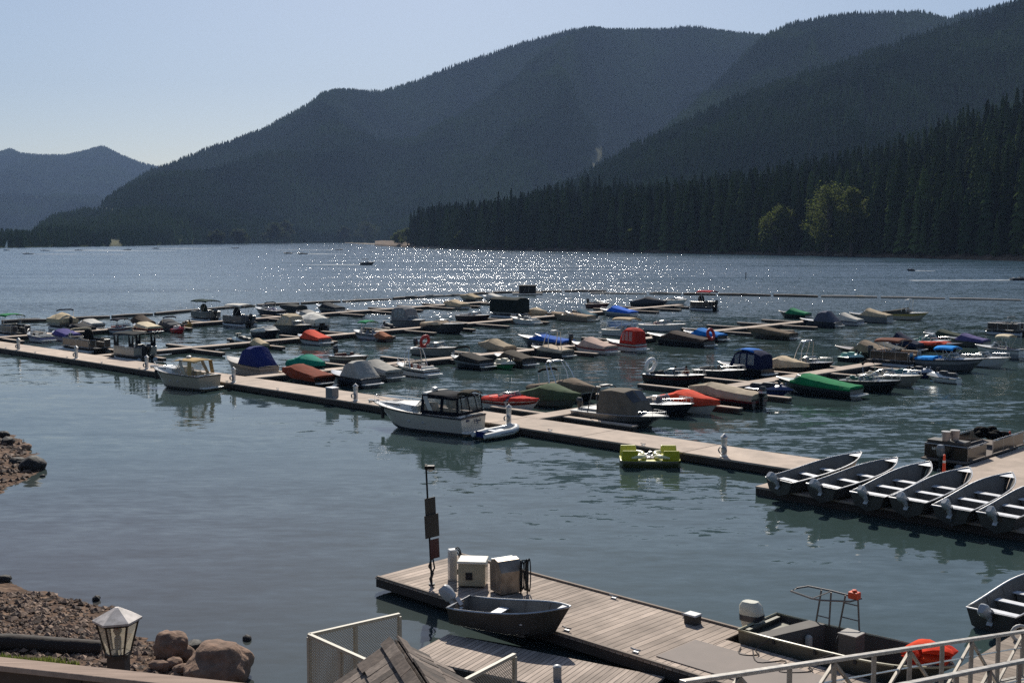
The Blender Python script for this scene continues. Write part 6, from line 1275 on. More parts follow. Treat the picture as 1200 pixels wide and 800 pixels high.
# work skiff
def skiff():
    rt = empty('work_skiff', uv(109.75, -22.5), ANG, 'open work skiff with console, bare pipe frame and white outboard behind the fuel dock', 'work boat'); L, B = 5.9, 2.1
    OL = mat('olive_alu', (.13, .125, .10), .5, .4, var=.25); H = Hull(L, B, .82, .98, .16, full=3.2, rake=.88, start=.55, flare=.92, tr=.98); H.hull(rt, OL)
    b = MB(); rings = []
    for t in [.03 + .9 * i / 13 for i in range(14)]:
        p = [H.side(t, f) for f in (1, .5, .0)]; k = H.keel(t); ins = [(x, max(.012, y - .03), z + (0 if i == 0 else .04)) for i, (x, y, z) in enumerate(p)]
        rings.append(ins + [(k[0], 0, max(k[2] + .06, .06))] + [(x, -y, z) for x, y, z in ins[::-1]])
    b.loft(rings, cap0=True, cap1=True); b.build('inside_lining', mat('brown_inside', (.075, .060, .048), .75, var=.3), rt, 38)
    H.rail(rt, gel('a8a184'), .036, .012, nm='gunwale')
    b = MB(); b.box((H.x(.03), 0, .80), (.12, B * .80, .06)); b.loft([[(H.x(.02), B * .44, .66), (H.x(.02), -B * .44, .66)], [(H.x(.13), B * .44, .64), (H.x(.13), -B * .44, .64)]]); b.build('transom_shelf', OL, rt)
    b = MB(); b.add([(H.x(.17), -B * .46, .84), (H.x(.10), -B * .46 + .0, .84), (H.x(.19), B * .46, .90), (H.x(.28), B * .46, .90), (H.x(.17), -B * .44, .15), (H.x(.28), B * .44, .15)], [(0, 3, 5, 4), (0, 1, 2, 3)]); b.build('splash_board', mat('grey_ply', (.12, .108, .096), .8), rt)
    b = MB()
    for x, y, w, l in ((.36, .0, 1.0, .3), (.50, -.55, .4, .8), (.74, .2, 1.2, .42), (.66, -.7, .3, 1.3)): b.box((H.x(x), y, .30), (l, w, .04))
    b.build('bench', mat('pale_board', (.36, .30, .26), .8), rt)
    b = MB(); b.loft([[(H.x(t), H.half(t) * .93, H.zs(t) - .02), (H.x(t), -H.half(t) * .93, H.zs(t) - .02)] for t in (.82, .9, .97)]); b.build('bow_deck', mat('pale_deck', (.42, .36, .31), .8), rt)
    b = MB(); b.box((H.x(.52), -.15, .62), (.56, .52, 1.2), tx=.9); co = b.build('console', mat('console_ply', (.115, .098, .085), .7, var=.2), rt, bevel=.015); b = MB(); b.box((H.x(.52), -.15, 1.24), (.56, .56, .04)); b.build('console_top', mat('pale_top', (.26, .235, .21), .6), co, bevel=.01)
    b = MB(); b.tube([(H.x(.52) - .36, -.15 + .19 * math.cos(a), .92 + .19 * math.sin(a)) for a in [i * .628 for i in range(10)]], .02, 5, closed=True); b.build('steering_wheel', rubber(), co)
    # pipe frame on the far side, carrying a canopy hoop
    z = H.zs(.5); zt = z + 1.0; f = MB(); y0 = B / 2 - .05; m = mat('worn_pipe', (.20, .185, .17), .5, .5)
    xa = [-1.62, -1.2, -.88, -.25]
    f.tube([(xa[0], y0, z), (xa[0] + .16, y0 - .02, zt)], .026, 6); f.tube([(xa[1], y0, z), (xa[1] + .05, y0 - .02, zt)], .026, 6); f.tube([(xa[2], y0, z), (xa[2] + .18, y0 - .02, zt)], .026, 6); f.tube([(xa[3], y0, z), (xa[3] - .06, y0 - .02, zt)], .026, 6)
    for a, c, k in ((0, 1, .22), (2, 3, .35), (2, 3, .78)):
        f.tube([(lerp(xa[a], xa[a] + (.22 if a == 0 else .18), k), y0, z + 1.0 * k), (lerp(xa[c], xa[c] + (.05 if c == 1 else -.06), k), y0, z + 1.0 * k)], .02, 5)
    hoop = [(xa[0] - .45, y0 - .35, zt), (xa[0] - .3, y0 + .05, zt), (xa[1], y0 + .10, zt), (xa[3] + .02, y0 + .02, zt), (xa[3] - .05, y0 - .5, zt + .02), (xa[2] - .05, y0 - .95, zt + .02), (xa[1], y0 - 1.0, zt + .02), (xa[0] - .4, y0 - .75, zt + .01)]
    f.tube(hoop, .028, 6, closed=True); f.tube([(xa[1], y0, zt), (xa[1], y0 - 1.0, zt + .02)], .018, 5)
    f.build('pipe_frame', m, rt, 45)
    b = MB(); b.box((xa[3] - .12, y0 - .12, zt + .10), (.30, .24, .20)); b.tube([(xa[3] - .12, y0 - .12, zt + .2), (xa[3] - .12, y0 - .12, zt + .26)], .08, 8); b.build('orange_beacon', vinyl('d8502a'), rt, bevel=.03)
    outboard(rt, -L / 2 + .10, .34, 1.42, 'd2cdb8', '2c3038', .06, leg='2a2a2c')
    b = MB(); q = (H.x(.26), .25, .42); b.tube([(q[0], q[1], q[2] - .30), (q[0], q[1], q[2] - .24), (q[0], q[1], q[2] + .24), (q[0], q[1], q[2] + .30)], [.05, .11, .11, .05], 9); b.build('white_fender', vinyl('b5b1a8'), rt, 50)
    b = MB(); b.box((H.x(.27), -.25, .20), (.42, .26, .22), tx=.85); b.build('fuel_can', vinyl('8a2320'), rt, bevel=.03)
    b = MB()
    for x in (.2, .42, .62, .8): b.box((H.x(x), -H.half(x) - .02, H.zs(x) - .05), (.07, .05, .16))
    b.build('gunwale_clip', rubber(), rt)
    return H
HS = skiff()
# life vests heaped in its bow
p = uv(111.9, -22.3, .86); lv = empty('life_vests', p, ANG, 'heap of red orange life vests in the bow of the work skiff', 'life vests'); rnd = random.Random(4)
for k in range(7):
    b = MB(); q = Vector((rnd.uniform(-.45, .45), rnd.uniform(-.3, .3), .05 + .055 * k)); rr = rnd.uniform(0, 6); rings = []
    for i in range(7):
        a = i / 6; x = (a - .5) * .75; h = .17 * math.sin(math.pi * min(1, .12 + a * .8)) + .03; rings.append([(x, .22, q.z), (x, .24, q.z + h * .6), (x, .08, q.z + h + .02 * math.sin(9 * a)), (x, -.08, q.z + h), (x, -.24, q.z + h * .6), (x, -.22, q.z)])
    b.loft(rings, closed=True, cap0=True, cap1=True); M = Matrix.Translation((q.x, q.y, 0)) @ Matrix.Rotation(rr, 4, 'Z') @ Matrix.Rotation(rnd.uniform(-.3, .3), 4, 'X'); b.v = [tuple(M @ Vector(v)) for v in b.v]
    b.build('vest', canvas(('d33a22', 'c83420', 'dc4a2a')[k % 3]), lv, 50)

# rental pontoon barge with its load
def barge():
    bl = uv(99.75, 11.2); rt = empty('work_pontoon', bl, ANG + math.pi / 2 , 'dark fenced work pontoon boat beside the tan platform', 'pontoon boat'); L, B = 8.0, 2.4; bk = gel('0c0c0d')
    bl2 = uv(98.95, 11.4); rt.location = bl2
    b = MB()
    for y in (-.85, .85): b.tube([(-L / 2, y, .1), (-L / 2 + .1, y, .1), (L / 2 - .6, y, .1), (L / 2 - .1, y, .28)], [.1, .3, .3, .08], 10)
    b.build('pontoon_tubes', alu((.25, .25, .26)), rt, 45); b = MB(); b.box((0, 0, .48), (L - .1, B, .08)); b.build('deck', mat('brown_deck', (.16, .13, .11), .9), rt)
    z0, z1 = .52, 1.25; b = MB(); r = MB(); w = B / 2 - .05
    for a, c in (((-L / 2 + .4, w), (-.3, w)), ((.5, w), (L / 2 - .2, w)), ((-L / 2 + .4, -w), (-1.3, -w)), ((-.4, -w), (L / 2 - .2, -w)), ((-L / 2 + .4, w), (-L / 2 + .4, -w))):
        b.bar((*a, .87), (*c, .87), .03, .62); r.tube([(*a, z1), (*c, z1)], .03, 5)
        n = max(1, int((Vector(a) - Vector(c)).length / 1.2))
        for i in range(n + 1): q = Vector(a).lerp(Vector(c), i / n); r.tube([(q.x, q.y, z0), (q.x, q.y, z1)], .025, 5)
    b.build('fence_panel', bk, rt); r.build('fence_rail', alu((.5, .48, .45)), rt, 45)
    b = MB(); b.box((-L / 2 + .95, .1, 1.0), (.9, B * .82, .9)); b.build('locker', mat('locker_top', (.045, .04, .036), .6), rt, bevel=.02)
    b = MB(); b.add([(-L / 2 + .378, y, z) for y, z in ((.75, .95), (.55, .95), (.55, 1.1), (.62, 1.1), (.66, 1.02), (.70, 1.1), (.75, 1.1))], [tuple(range(7))[::-1]]); b.add([(-L / 2 + .378, y, z) for y, z in ((.45, .95), (.38, .95), (.30, 1.1), (.38, 1.1))], [(3, 2, 1, 0)]); b.build('worn_decal', gel('b9b6b0'), rt)
    outboard(rt, -L / 2 - .02, .62, 1.0, '77787a', None, .03)
barge()
for k, (dx, dy, h, lb) in enumerate(((-3.35, .12, .46, 'nearer white bucket of a pair stacked on the dark work pontoon'), (-3.0, -.2, .52, 'farther white bucket of a pair stacked on the dark work pontoon'))):
    c = uv(98.95, 11.4); q = c + V * dx - U * dy; bu = empty('bucket', (q.x, q.y, 1.46), 0, lb, 'bucket', 'buckets on the work pontoon'); b = MB(); b.lathe([(.20, 0), (.235, h), (.22, h), (.19, .02)], 12, cap=False); b.lathe([(.20, 0), (.2, .01)], 12); b.build('pail', gel('a8978c'), bu, 40); b = MB(); b.lathe([(.245, h), (.25, h + .03), (.05, h + .05)], 12); b.build('lid', gel('d4cfc6'), bu, 40)
q = uv(98.95, 11.4) + V * 2.3; b = MB(); rnd = random.Random(8)
for k in range(16): b.ball((q.x + rnd.uniform(-.7, .7), q.y + rnd.uniform(-.6, .6), 1.0 + rnd.uniform(0, .45)), rnd.uniform(.18, .34), 7, 5, (1.2, 1, .7))
tag(b.build('tarp_heap', canvas('0f0f10'), None, 60), 'heap of black tarpaulin on the dark work pontoon', 'tarpaulin')
for (px, py), h, lb in (((1106, 557), 1.02, 'orange marker post on the platform corner by the rowboats'), ((1183, 521), .75, 'orange traffic cone at the far end of the work pontoon')):
    p = at(px, py, .47); t = empty('marker_post' if h > 1 else 'traffic_cone', p, 0, lb, 'marker post' if h > 1 else 'cone'); b = MB(); b.lathe([(.085, .04), (.07, h * .6), (.05, h * .92), (.06, h), (.02, h + .03)] if h > 1 else [(.17, .04), (.05, h), (.03, h + .02)], 10); b.build('body', vinyl('e0441c'), t, 45); b = MB(); b.box((0, 0, .02), (.36, .36, .05)); b.build('base', rubber(), t)
    b = MB(); k = h * .62; b.lathe([((.072 if h > 1 else .098), k), ((.066 if h > 1 else .08), k + .12)], 10, cap=False); b.build('band', vinyl('d8d4cc'), t, 45)
# ================================================================== LOG BOOM, FAR BOATS
LOGM = mat('wet_log', (.085, .062, .048), .75, var=.4, vscale=1.); LOGL = mat('bleached_log', (.36, .31, .26), .85, var=.25, vscale=1.)
def boom(name, pts, label, seed, pale):
    r = random.Random(seed); W = [at(px, py, .12) for px, py in pts]; rt = empty(name, W[0], 0, label, 'log boom'); o = W[0]
    for i in range(len(W) - 1):
        a, c = W[i], W[i + 1]; n = max(1, round((c - a).length / 9.5))
        for k in range(n):
            p, q = a.lerp(c, (k + .03) / n) - o, a.lerp(c, (k + .97) / n) - o; b = MB(); rr = r.uniform(.24, .36); dz = r.uniform(-.05, .06)
            b.tube([p + Vector((0, 0, dz)), p.lerp(q, .3) + Vector((r.uniform(-.2, .2), r.uniform(-.2, .2), dz + .03)), p.lerp(q, .7) + Vector((0, r.uniform(-.2, .2), dz)), q + Vector((0, 0, dz - .03))], [rr * .9, rr, rr * .95, rr * .8], 8); b.build('log', LOGL if r.random() < pale else LOGM, rt, 50)
            if r.random() < .5:
                b = MB(); m = p.lerp(q, r.uniform(.2, .8)); b.box((m.x, m.y - .3, .40), (r.uniform(1.2, 3.2), .3, .07), rz=math.atan2((q - p).y, (q - p).x)); b.build('plank', LOGL, rt)
boom('log_boom', [(-60, 380), (0, 377.5), (60, 375.5), (130, 371.5), (180, 368.5), (240, 363), (300, 358.5), (400, 353.5), (460, 350.5), (520, 347), (575, 343.5), (612, 342.4), (660, 341.5), (712, 341.2)], 'long dark log boom curving behind the left and middle of the marina', 3, .16)
boom('log_boom', [(690, 343.6), (760, 344.4), (840, 345.4), (905, 346.6), (960, 347.8), (1030, 348.6), (1110, 350.2), (1200, 352), (1290, 354)], 'pale edged log boom stretching to the right edge behind the marina', 4, .5)
p = at(618, 344, .2); rt = empty('float_shed', p, R(3), 'small dark flat roofed shed standing on the log boom', 'shed'); b = MB(); b.box((0, 0, .95), (3.5, 2.2, 1.5)); b.build('wall', mat('dark_shed', '2a2622', .8), rt); b = MB(); b.box((0, 0, 1.76), (3.8, 2.5, .1)); b.build('roof', mat('shed_roof', '332e2a', .8), rt); b = MB(); b.box((0, 0, .12), (6.4, 3, .2)); b.build('float', LOGM, rt)
b = MB(); b.bar((-.9, -1.25, .4), (-.5, -1.3, 1.3), .08, .08); b.bar((.1, -1.25, .35), (.3, -1.3, 1.4), .08, .08); b.build('prop', LOGL, rt)
FOAM = mat('wake_foam', (.36, .40, .43), .8, var=.3, vscale=.3)
def far_boat(px, py, L, rz, s, label, wake=None, kind=runabout, name='motorboat'):
    p = at(px, py, 0); rt = empty(name, p, rz, label, 'motorboat', 'boats out on the open lake'); kind(rt, L, L * .34, dict(s, seed=int(px)))
    if wake:
        b = MB(); r = random.Random(int(px)); n = 14; d = Vector((-math.cos(rz), -math.sin(rz), 0)); nn = Vector((-d.y, d.x, 0)); rg = []
        for i in range(n + 1):
            q = p + d * (L * .35 + wake * i / n); w = .5 + .06 * wake * i / n * r.uniform(.6, 1.3); rg.append([tuple(q + nn * w + Vector((0, 0, .03))), tuple(q + nn * w * .3 + Vector((0, 0, .05 + .3 * (1 - i / n) * r.random()))), tuple(q - nn * w * .3 + Vector((0, 0, .05 + .3 * (1 - i / n) * r.random()))), tuple(q - nn * w + Vector((0, 0, .03)))])
        b.loft(rg); tag(b.build('wake', FOAM), kind='stuff')
far_boat(431, 310.5, 6.4, R(-8), dict(k='bimini', hull='2a2d36', top='3a3c44', bh=1.5, b0=.1, b1=.55, gear='d0c8c0', deck='d8d8d4', fs=1.1, fb=1.4), 'dark hulled motorboat under way alone in the middle of the lake', 26)
far_boat(337, 297.3, 7.5, R(170), dict(k='open', hull='23252a', gear='3a3030', deck='55555a'), 'dark motorboat, left of a close pair on the far lake', 30)
far_boat(354, 297.8, 8, R(175), dict(k='open', hull='2c2a2a', deck='55504c'), 'dark motorboat, right of a close pair on the far lake', 30)
far_boat(398, 293, 8, R(10), dict(k='open', hull='33343a'), 'small dark motorboat in the glitter left of the gravel point', 60)
far_boat(32, 298, 9, R(178), dict(k='open', hull='d0d0d0', deck='e0e0e0'), 'white motorboat nearest the left edge on the far lake', 70)
far_boat(52, 294, 9, R(182), dict(k='open', hull='d0d0d0', deck='e0e0e0'), 'white motorboat trailing a bright wake, second from the left on the far lake', 120)
far_boat(92, 293.6, 9, R(178), dict(k='open', hull='c8c8cc', deck='e0e0e0'), 'white motorboat throwing foam in front of the sandy patch', 60)
far_boat(150, 293, 8, R(6), dict(k='open', hull='3a3a40', deck='a0a0a0'), 'small grey motorboat just right of the sandy patch on the far shore', 80)
far_boat(182, 291.5, 8, R(174), dict(k='open', hull='2c2c30', deck='707070'), 'small dark motorboat farther right of the sandy patch', 60)
far_boat(276, 291, 9, R(4), dict(k='open', hull='3a3c44', deck='b0b0b0'), 'small motorboat below the pale trees on the far shore', 110)
far_boat(1067, 317.5, 3.2, R(185), dict(hull='1c1e22', deck='22242a'), 'small dark jet ski under way at the right on the open lake', 8, pwc, 'jet_ski')
far_boat(1197, 328.5, 6.0, R(2), dict(k='open', hull='23252a', deck='60606a'), 'dark motorboat with a long white wake at the right edge', 30)
p = at(8.5, 293.5, 0); rt = empty('sailboat', p, R(60), 'tiny white sailboat at the left edge of the far lake', 'sailboat'); Hh = Hull(8, 2.4, .8, 1.0); Hh.hull(rt, gel('d8d8d8')); Hh.deck(rt, gel('d8d8d8'), .1, .4); b = MB(); b.tube([(.5, 0, .8), (.5, 0, 10)], .07, 6); b.tube([(.5, 0, 1.8), (-3.2, 0, 1.8)], .05, 5); b.build('mast', alu(), rt); b = MB(); b.loft([[(lerp(.4, .45, k), 0, lerp(1.9, 9.8, k)), (lerp(-1.2, .4, k), .35 * (1 - k), lerp(1.9, 9.8, k)), (lerp(-3.1, .4, k), .1, lerp(1.9, 9.8, k))] for k in (0, .25, .5, .75, 1)]); b.build('mainsail', canvas('e4e2dc'), rt, 60)
p = at(874, 327, 0); b = MB(); b.lathe([(.14, -1), (.14, 1.6), (.10, 1.9), (.03, 2.0)], 8); t = b.build('marker_piling', mat('dark_pile', '22201e', .8)); t.location = p; tag(t, 'lone dark marker pile standing in the open lake', 'piling')
b = MB(); p = shore_land(724, 14); b.box((0, 0, 2.2), (3.5, 2.5, 2.6)); t = b.build('shore_hut', gel('d8d8d4')); t.location = p; t.rotation_euler = (0, 0, .3); tag(t, 'tiny white hut glinting among the dark firs on the shore', 'hut'); c = MB(); c.prism([(-2.0, 0), (2.0, 0), (0, 1.2)], -1.5, 1.5, Matrix.Translation((0, 0, 3.5)) @ Matrix.Rotation(math.pi / 2, 4, 'X')); c.build('roof', gel('c8c8c8'), t)
# pale drift logs and rocks along the right shoreline
rnd = random.Random(12)
for px, w, lb in ((985, 9, 'long pale drift log on the waterline below the light green pair of trees'), (700, 6, 'short pale drift log on the waterline under the middle of the firs'), (938, 8, 'pale drift log on the waterline left of the light green pair of trees')):
    p = shore_land(px, 1.5); b = MB(); b.tube([(-w / 2, 0, .5), (0, .3, .62), (w / 2, 0, .45)], [.34, .4, .25], 7); t = b.build('drift_log', LOGL, None, 50); t.location = p; t.rotation_euler = (0, 0, rnd.uniform(-.2, .1)); tag(t, lb, 'log')
# ================================================================== FOREGROUND SHORE AND STRUCTURES
ROCK = mat('boulder_stone', (.235, .145, .098), .92, var=.5, vscale=2.2, bump=.06, bscale=5.); DROCK = mat('dark_wet_rock', (.016, .0135, .012), .75, var=.3, bump=.03, bscale=7.)
def rock(px, py, z, sx, sy, sz, seed, label, m=ROCK, name='boulder', group=None, sub=4):
    import bmesh
    bm = bmesh.new(); bmesh.ops.create_icosphere(bm, subdivisions=sub, radius=1.); o_ = Vector((seed * 3.7, seed * 1.3, 0))
    for v in bm.verts:
        c = v.co.copy(); n = mnoise.noise(c * .9 + o_) * .30 + mnoise.noise(c * 2.2 + o_) * .12 + mnoise.noise(c * 6 + o_) * .035
        v.co = c * (1 + n); v.co.x *= sx; v.co.y *= sy; v.co.z *= sz
    me = bpy.data.meshes.new(name); bm.to_mesh(me); bm.free(); me.shade_smooth(); me.materials.append(m); o = bpy.data.objects.new(name, me); col.objects.link(o)
    p = at(px, py, z); o.location = (p.x, p.y, z); o.rotation_euler = (0, 0, seed); return tag(o, label, 'rock', group)
rock(257, 781, .35, 1.02, .85, .68, 1.0, 'largest smooth brown boulder at the water beside the smaller ones', sub=5)
rock(200, 757, .42, .50, .45, .46, 2.2, 'upright round brown boulder, second largest of the shore group', sub=5)
rock(217, 766, .20, .34, .32, .28, 3.1, 'brown boulder squeezed between the largest and the upright one')
rock(226, 757, .12, .34, .26, .2, 4.4, 'dark flat boulder at the waterline behind the largest one', DROCK)
rock(204, 777, .22, .24, .22, .18, 5.2, 'small pale stone below the upright boulder, right of another')
rock(188, 779, .22, .28, .2, .16, 6.1, 'small pale stone below the upright boulder, nearest the lantern')
rock(213, 783, .2, .22, .2, .14, 7.3, 'lowest small stone in front of the largest boulder')
rock(290, 748, .02, .17, .13, .12, 8.5, 'lone dark rock breaking the water right of the boulders', DROCK)
rock(38, 545, .25, .55, .8, .48, 9.1, 'biggest black rock at the tip of the left spit', DROCK)
rock(22, 541, .22, .5, .4, .26, 10.2, 'flat black rock behind the biggest one on the left spit', DROCK)
rock(9, 517, .3, .4, .4, .26, 11.4, 'black rock on the back edge of the left spit', DROCK)
rock(5, 509, .3, .32, .3, .22, 12.7, 'small black rock farthest back on the left spit', DROCK)
rock(29, 524, .15, .45, .3, .2, 13.9, 'tan rock at the water on the back of the left spit')
rock(50, 557.5, .02, .16, .12, .1, 14.1, 'tiny black rock awash off the left spit', DROCK)
rock(113, 701, .05, .14, .12, .12, 15.3, 'small black rock at the edge of the gravel beach', DROCK)
rock(3, 678.5, .1, .3, .2, .15, 16.3, 'dark rock at the left edge of the gravel beach waterline', DROCK)
# loose stones, nobody could count them
def stones():
    b = MB(); r = random.Random(3); v0 = [(1, 0, 0), (0, 1, 0), (-1, 0, 0), (0, -1, 0), (0, 0, .8), (0, 0, -.6)]; f0 = [(0, 1, 4), (1, 2, 4), (2, 3, 4), (3, 0, 4), (1, 0, 5), (2, 1, 5), (3, 2, 5), (0, 3, 5)]
    pts = []
    for k in range(5200): px = r.uniform(-30, 215); py = r.uniform(681, 790); pts.append((at(px, py, .5), 1))
    for k in range(900): pts.append((at(r.uniform(-20, 50), r.uniform(508, 578), .3), 2))
    xy = np.array([[p.x, p.y] for p, _ in pts]); zz = shore_height(xy[:, 0], xy[:, 1])
    for (p, k), z in zip(pts, zz):
        if z < .02: continue
        s = .035 + .10 * r.random() ** 4 * (1.2 if k == 1 else 2.2); M = Matrix.Translation((p.x, p.y, float(z) + s * .25)) @ Matrix.Rotation(r.uniform(0, 6), 4, 'Z') @ Matrix.Diagonal((s * r.uniform(.8, 1.5), s, s * r.uniform(.5, .9), 1)); b.add(v0, f0, M)
    m, N, Lk, p = _new('beach_stone'); g = N.new('ShaderNodeNewGeometry'); rp = N.new('ShaderNodeValToRGB'); e = rp.color_ramp.elements; e[0].color = (.045, .028, .02, 1); e[1].color = (.27, .18, .125, 1); e[1].position = .9; q = e.new(.5); q.color = (.115, .070, .047, 1)
    Lk.new(g.outputs['Random Per Island'], rp.inputs[0]); Lk.new(rp.outputs[0], p.inputs['Base Color']); p.inputs['Roughness'].default_value = .85
    tag(b.build('beach_stones', m), kind='stuff')
stones()
def grass():
    b = MB(); r = random.Random(6); pts = []
    for k in range(11000):
        px = r.gauss(38, 60) if r.random() < .7 else r.uniform(-30, 125); py = r.uniform(750, 782); q = at(px, py, 1.0)
        pts.append(q)
    xy = np.array([[p.x, p.y] for p in pts]); zz = shore_height(xy[:, 0], xy[:, 1]); cl = fbm(xy[:, 0] * .8, xy[:, 1] * .8, 3)
    for p, z, c in zip(pts, zz, cl):
        if c < .40: continue
        h = r.uniform(.08, .26); a = r.uniform(0, 6); w = .035; dx, dy = math.cos(a), math.sin(a); l = r.uniform(0, .5) * h
        b.add([(p.x - w * dy, p.y + w * dx, z), (p.x + w * dy, p.y - w * dx, z), (p.x + dx * l, p.y + dy * l, z + h)], [(0, 1, 2)])
    tag(b.build('shore_grass', leaf_mat('grass_blades', (.12, .17, .03), (.20, .21, .06))), kind='stuff')
grass()
# beached log
a, c = at(-40, 742, .9), at(119, 747, .62); b = MB(); a.z = ground_z(a.x, a.y) + .12; c.z = ground_z(c.x, c.y) + .14
b.tube([a, a.lerp(c, .3) + Vector((0, .1, .05)), a.lerp(c, .7) + Vector((0, 0, .02)), c], [.27, .26, .25, .22], 12); tag(b.build('beached_log', mat('dark_drift_log', (.028, .019, .014), .8, var=.4, vscale=1., bump=.02, bscale=5), None, 50), 'long dark log lying on the gravel beach behind the lantern', 'log')
# weathered deck rail at the lower left
PEEL = planks('peeling_paint', (.40, .295, .235), 3., 'X', .05, 0., grime=1.1)
rl = empty('deck_rail', (-3.66, 8.5, 9.0), 0, 'weathered wooden deck rail with peeling paint in the lower left corner', 'rail')
A1, B1 = at_y(-120, 755.5, 8.75) , at_y(360, 806, 7.95); A1.z = B1.z = 9.0
A1 = at(-150, 751.5, 9.0); B1 = at(380, 808, 9.0); o = rl.location; dr = (B1 - A1).normalized(); nr = Vector((-dr.y, dr.x, 0))
b = MB(); b.bar(A1 - nr * .1 - o - Vector((0, 0, .02)), B1 - nr * .1 - o - Vector((0, 0, .02)), .16, .042); b.build('cap_board', PEEL, rl, bevel=.006)
b = MB(); b.bar(A1 - nr * .1 - o - Vector((0, 0, .115)), B1 - nr * .1 - o - Vector((0, 0, .115)), .04, .145); b.bar(A1 - nr * .1 - o - Vector((0, 0, .86)), B1 - nr * .1 - o - Vector((0, 0, .86)), .04, .1); b.build('rail_board', mat('rail_brown', (.08, .055, .042), .8, var=.3), rl)
for k in range(3):
    q = A1.lerp(B1, .1 + .4 * k) - nr * .1 - o; b = MB(); b.box((q.x, q.y, -.60), (.09, .09, 1.1)); b.build('post', FASCIA, rl)
b = MB(); b.bar(A1 - nr * 1.4 - o - Vector((0, 0, 1.12)), B1 - nr * 1.4 - o - Vector((0, 0, 1.12)), 2.8, .06); tag(b.build('viewing_deck', planks('viewing_deck_boards', (.25, .2, .17), .14)), 'board floor of the viewing deck behind the weathered rail', 'deck').location = o
# lantern
def dusty():
    m, N, Lk, p = _new('dusty_glass'); t = N.new('ShaderNodeBsdfTranslucent'); t.inputs[0].default_value = (.66, .60, .48, 1); tr = N.new('ShaderNodeBsdfTransparent'); a = N.new('ShaderNodeMixShader'); a.inputs[0].default_value = .45; c = N.new('ShaderNodeMixShader'); c.inputs[0].default_value = .12
    p.inputs['Base Color'].default_value = (.3, .28, .24, 1); p.inputs['Roughness'].default_value = .15
    Lk.new(tr.outputs[0], a.inputs[1]); Lk.new(t.outputs[0], a.inputs[2]); Lk.new(a.outputs[0], c.inputs[1]); Lk.new(p.outputs[0], c.inputs[2]); Lk.new(c.outputs[0], N['Material Output'].inputs[0]); return m
lt = empty('post_lantern', (0, 0, 0), 0, 'hexagonal lantern with white painted cap on a wooden post at lower left', 'lantern'); d_ = 10.; top = at_y(137, 711, d_); zr = at_y(137, 724, d_).z; zb = at_y(137, 764, d_).z; zp = at_y(137, 779, d_).z; lt.location = (top.x, d_, 0)
BR = mat('bronze_frame', (.045, .036, .03), .55, .3, var=.25); hexa = lambda r, z, o=.26: [(r * math.cos(o + k * math.pi / 3), r * math.sin(o + k * math.pi / 3), z) for k in range(6)]
b = MB(); b.loft([hexa(.205, zr - .018), hexa(.208, zr), hexa(.02, top.z)], closed=True, cap0=True, cap1=True); b.build('cap', mat('flaking_white_paint', (.58, .52, .48), .6, var=.5, vscale=11.), lt)
b = MB()
for k in range(6): b.tube([hexa(.175, zr - .02)[k], hexa(.105, zb)[k]], .009, 5)
for z, r in ((zr - .03, .175), (zb, .105)): b.tube(hexa(r, z), .010, 5, closed=True)
b.lathe([(.115, zb - .03), (.115, zb), (.08, zb + .005)], 6); b.build('frame', BR, lt)
b = MB(); b.loft([hexa(.170, zr - .03), hexa(.102, zb + .004)], closed=True); gm = dusty(); b.build('glass', gm, lt)
b = MB(); b.lathe([(.02, zb + .01), (.03, zb + .07), (.03, zb + .13), (.016, zb + .15)], 8); b.lathe([(.016, zb + .15), (.038, zb + .19), (.035, zb + .22), (.01, zb + .24)], 8); b.build('lamp_bulb', mat('bulb', (.45, .42, .38), .3), lt, 50)
b = MB(); b.box((0, -.05, zr - .05), (.05, .03, .04)); b.build('red_tag', vinyl('d23a28'), lt)
b = MB(); b.box((0, 0, (zb - .03 + 6.2) / 2), (.155, .155, zb - .03 - 6.2)); b.build('post', mat('dark_post', (.07, .05, .04), .8, var=.35, vscale=6), lt, bevel=.008)

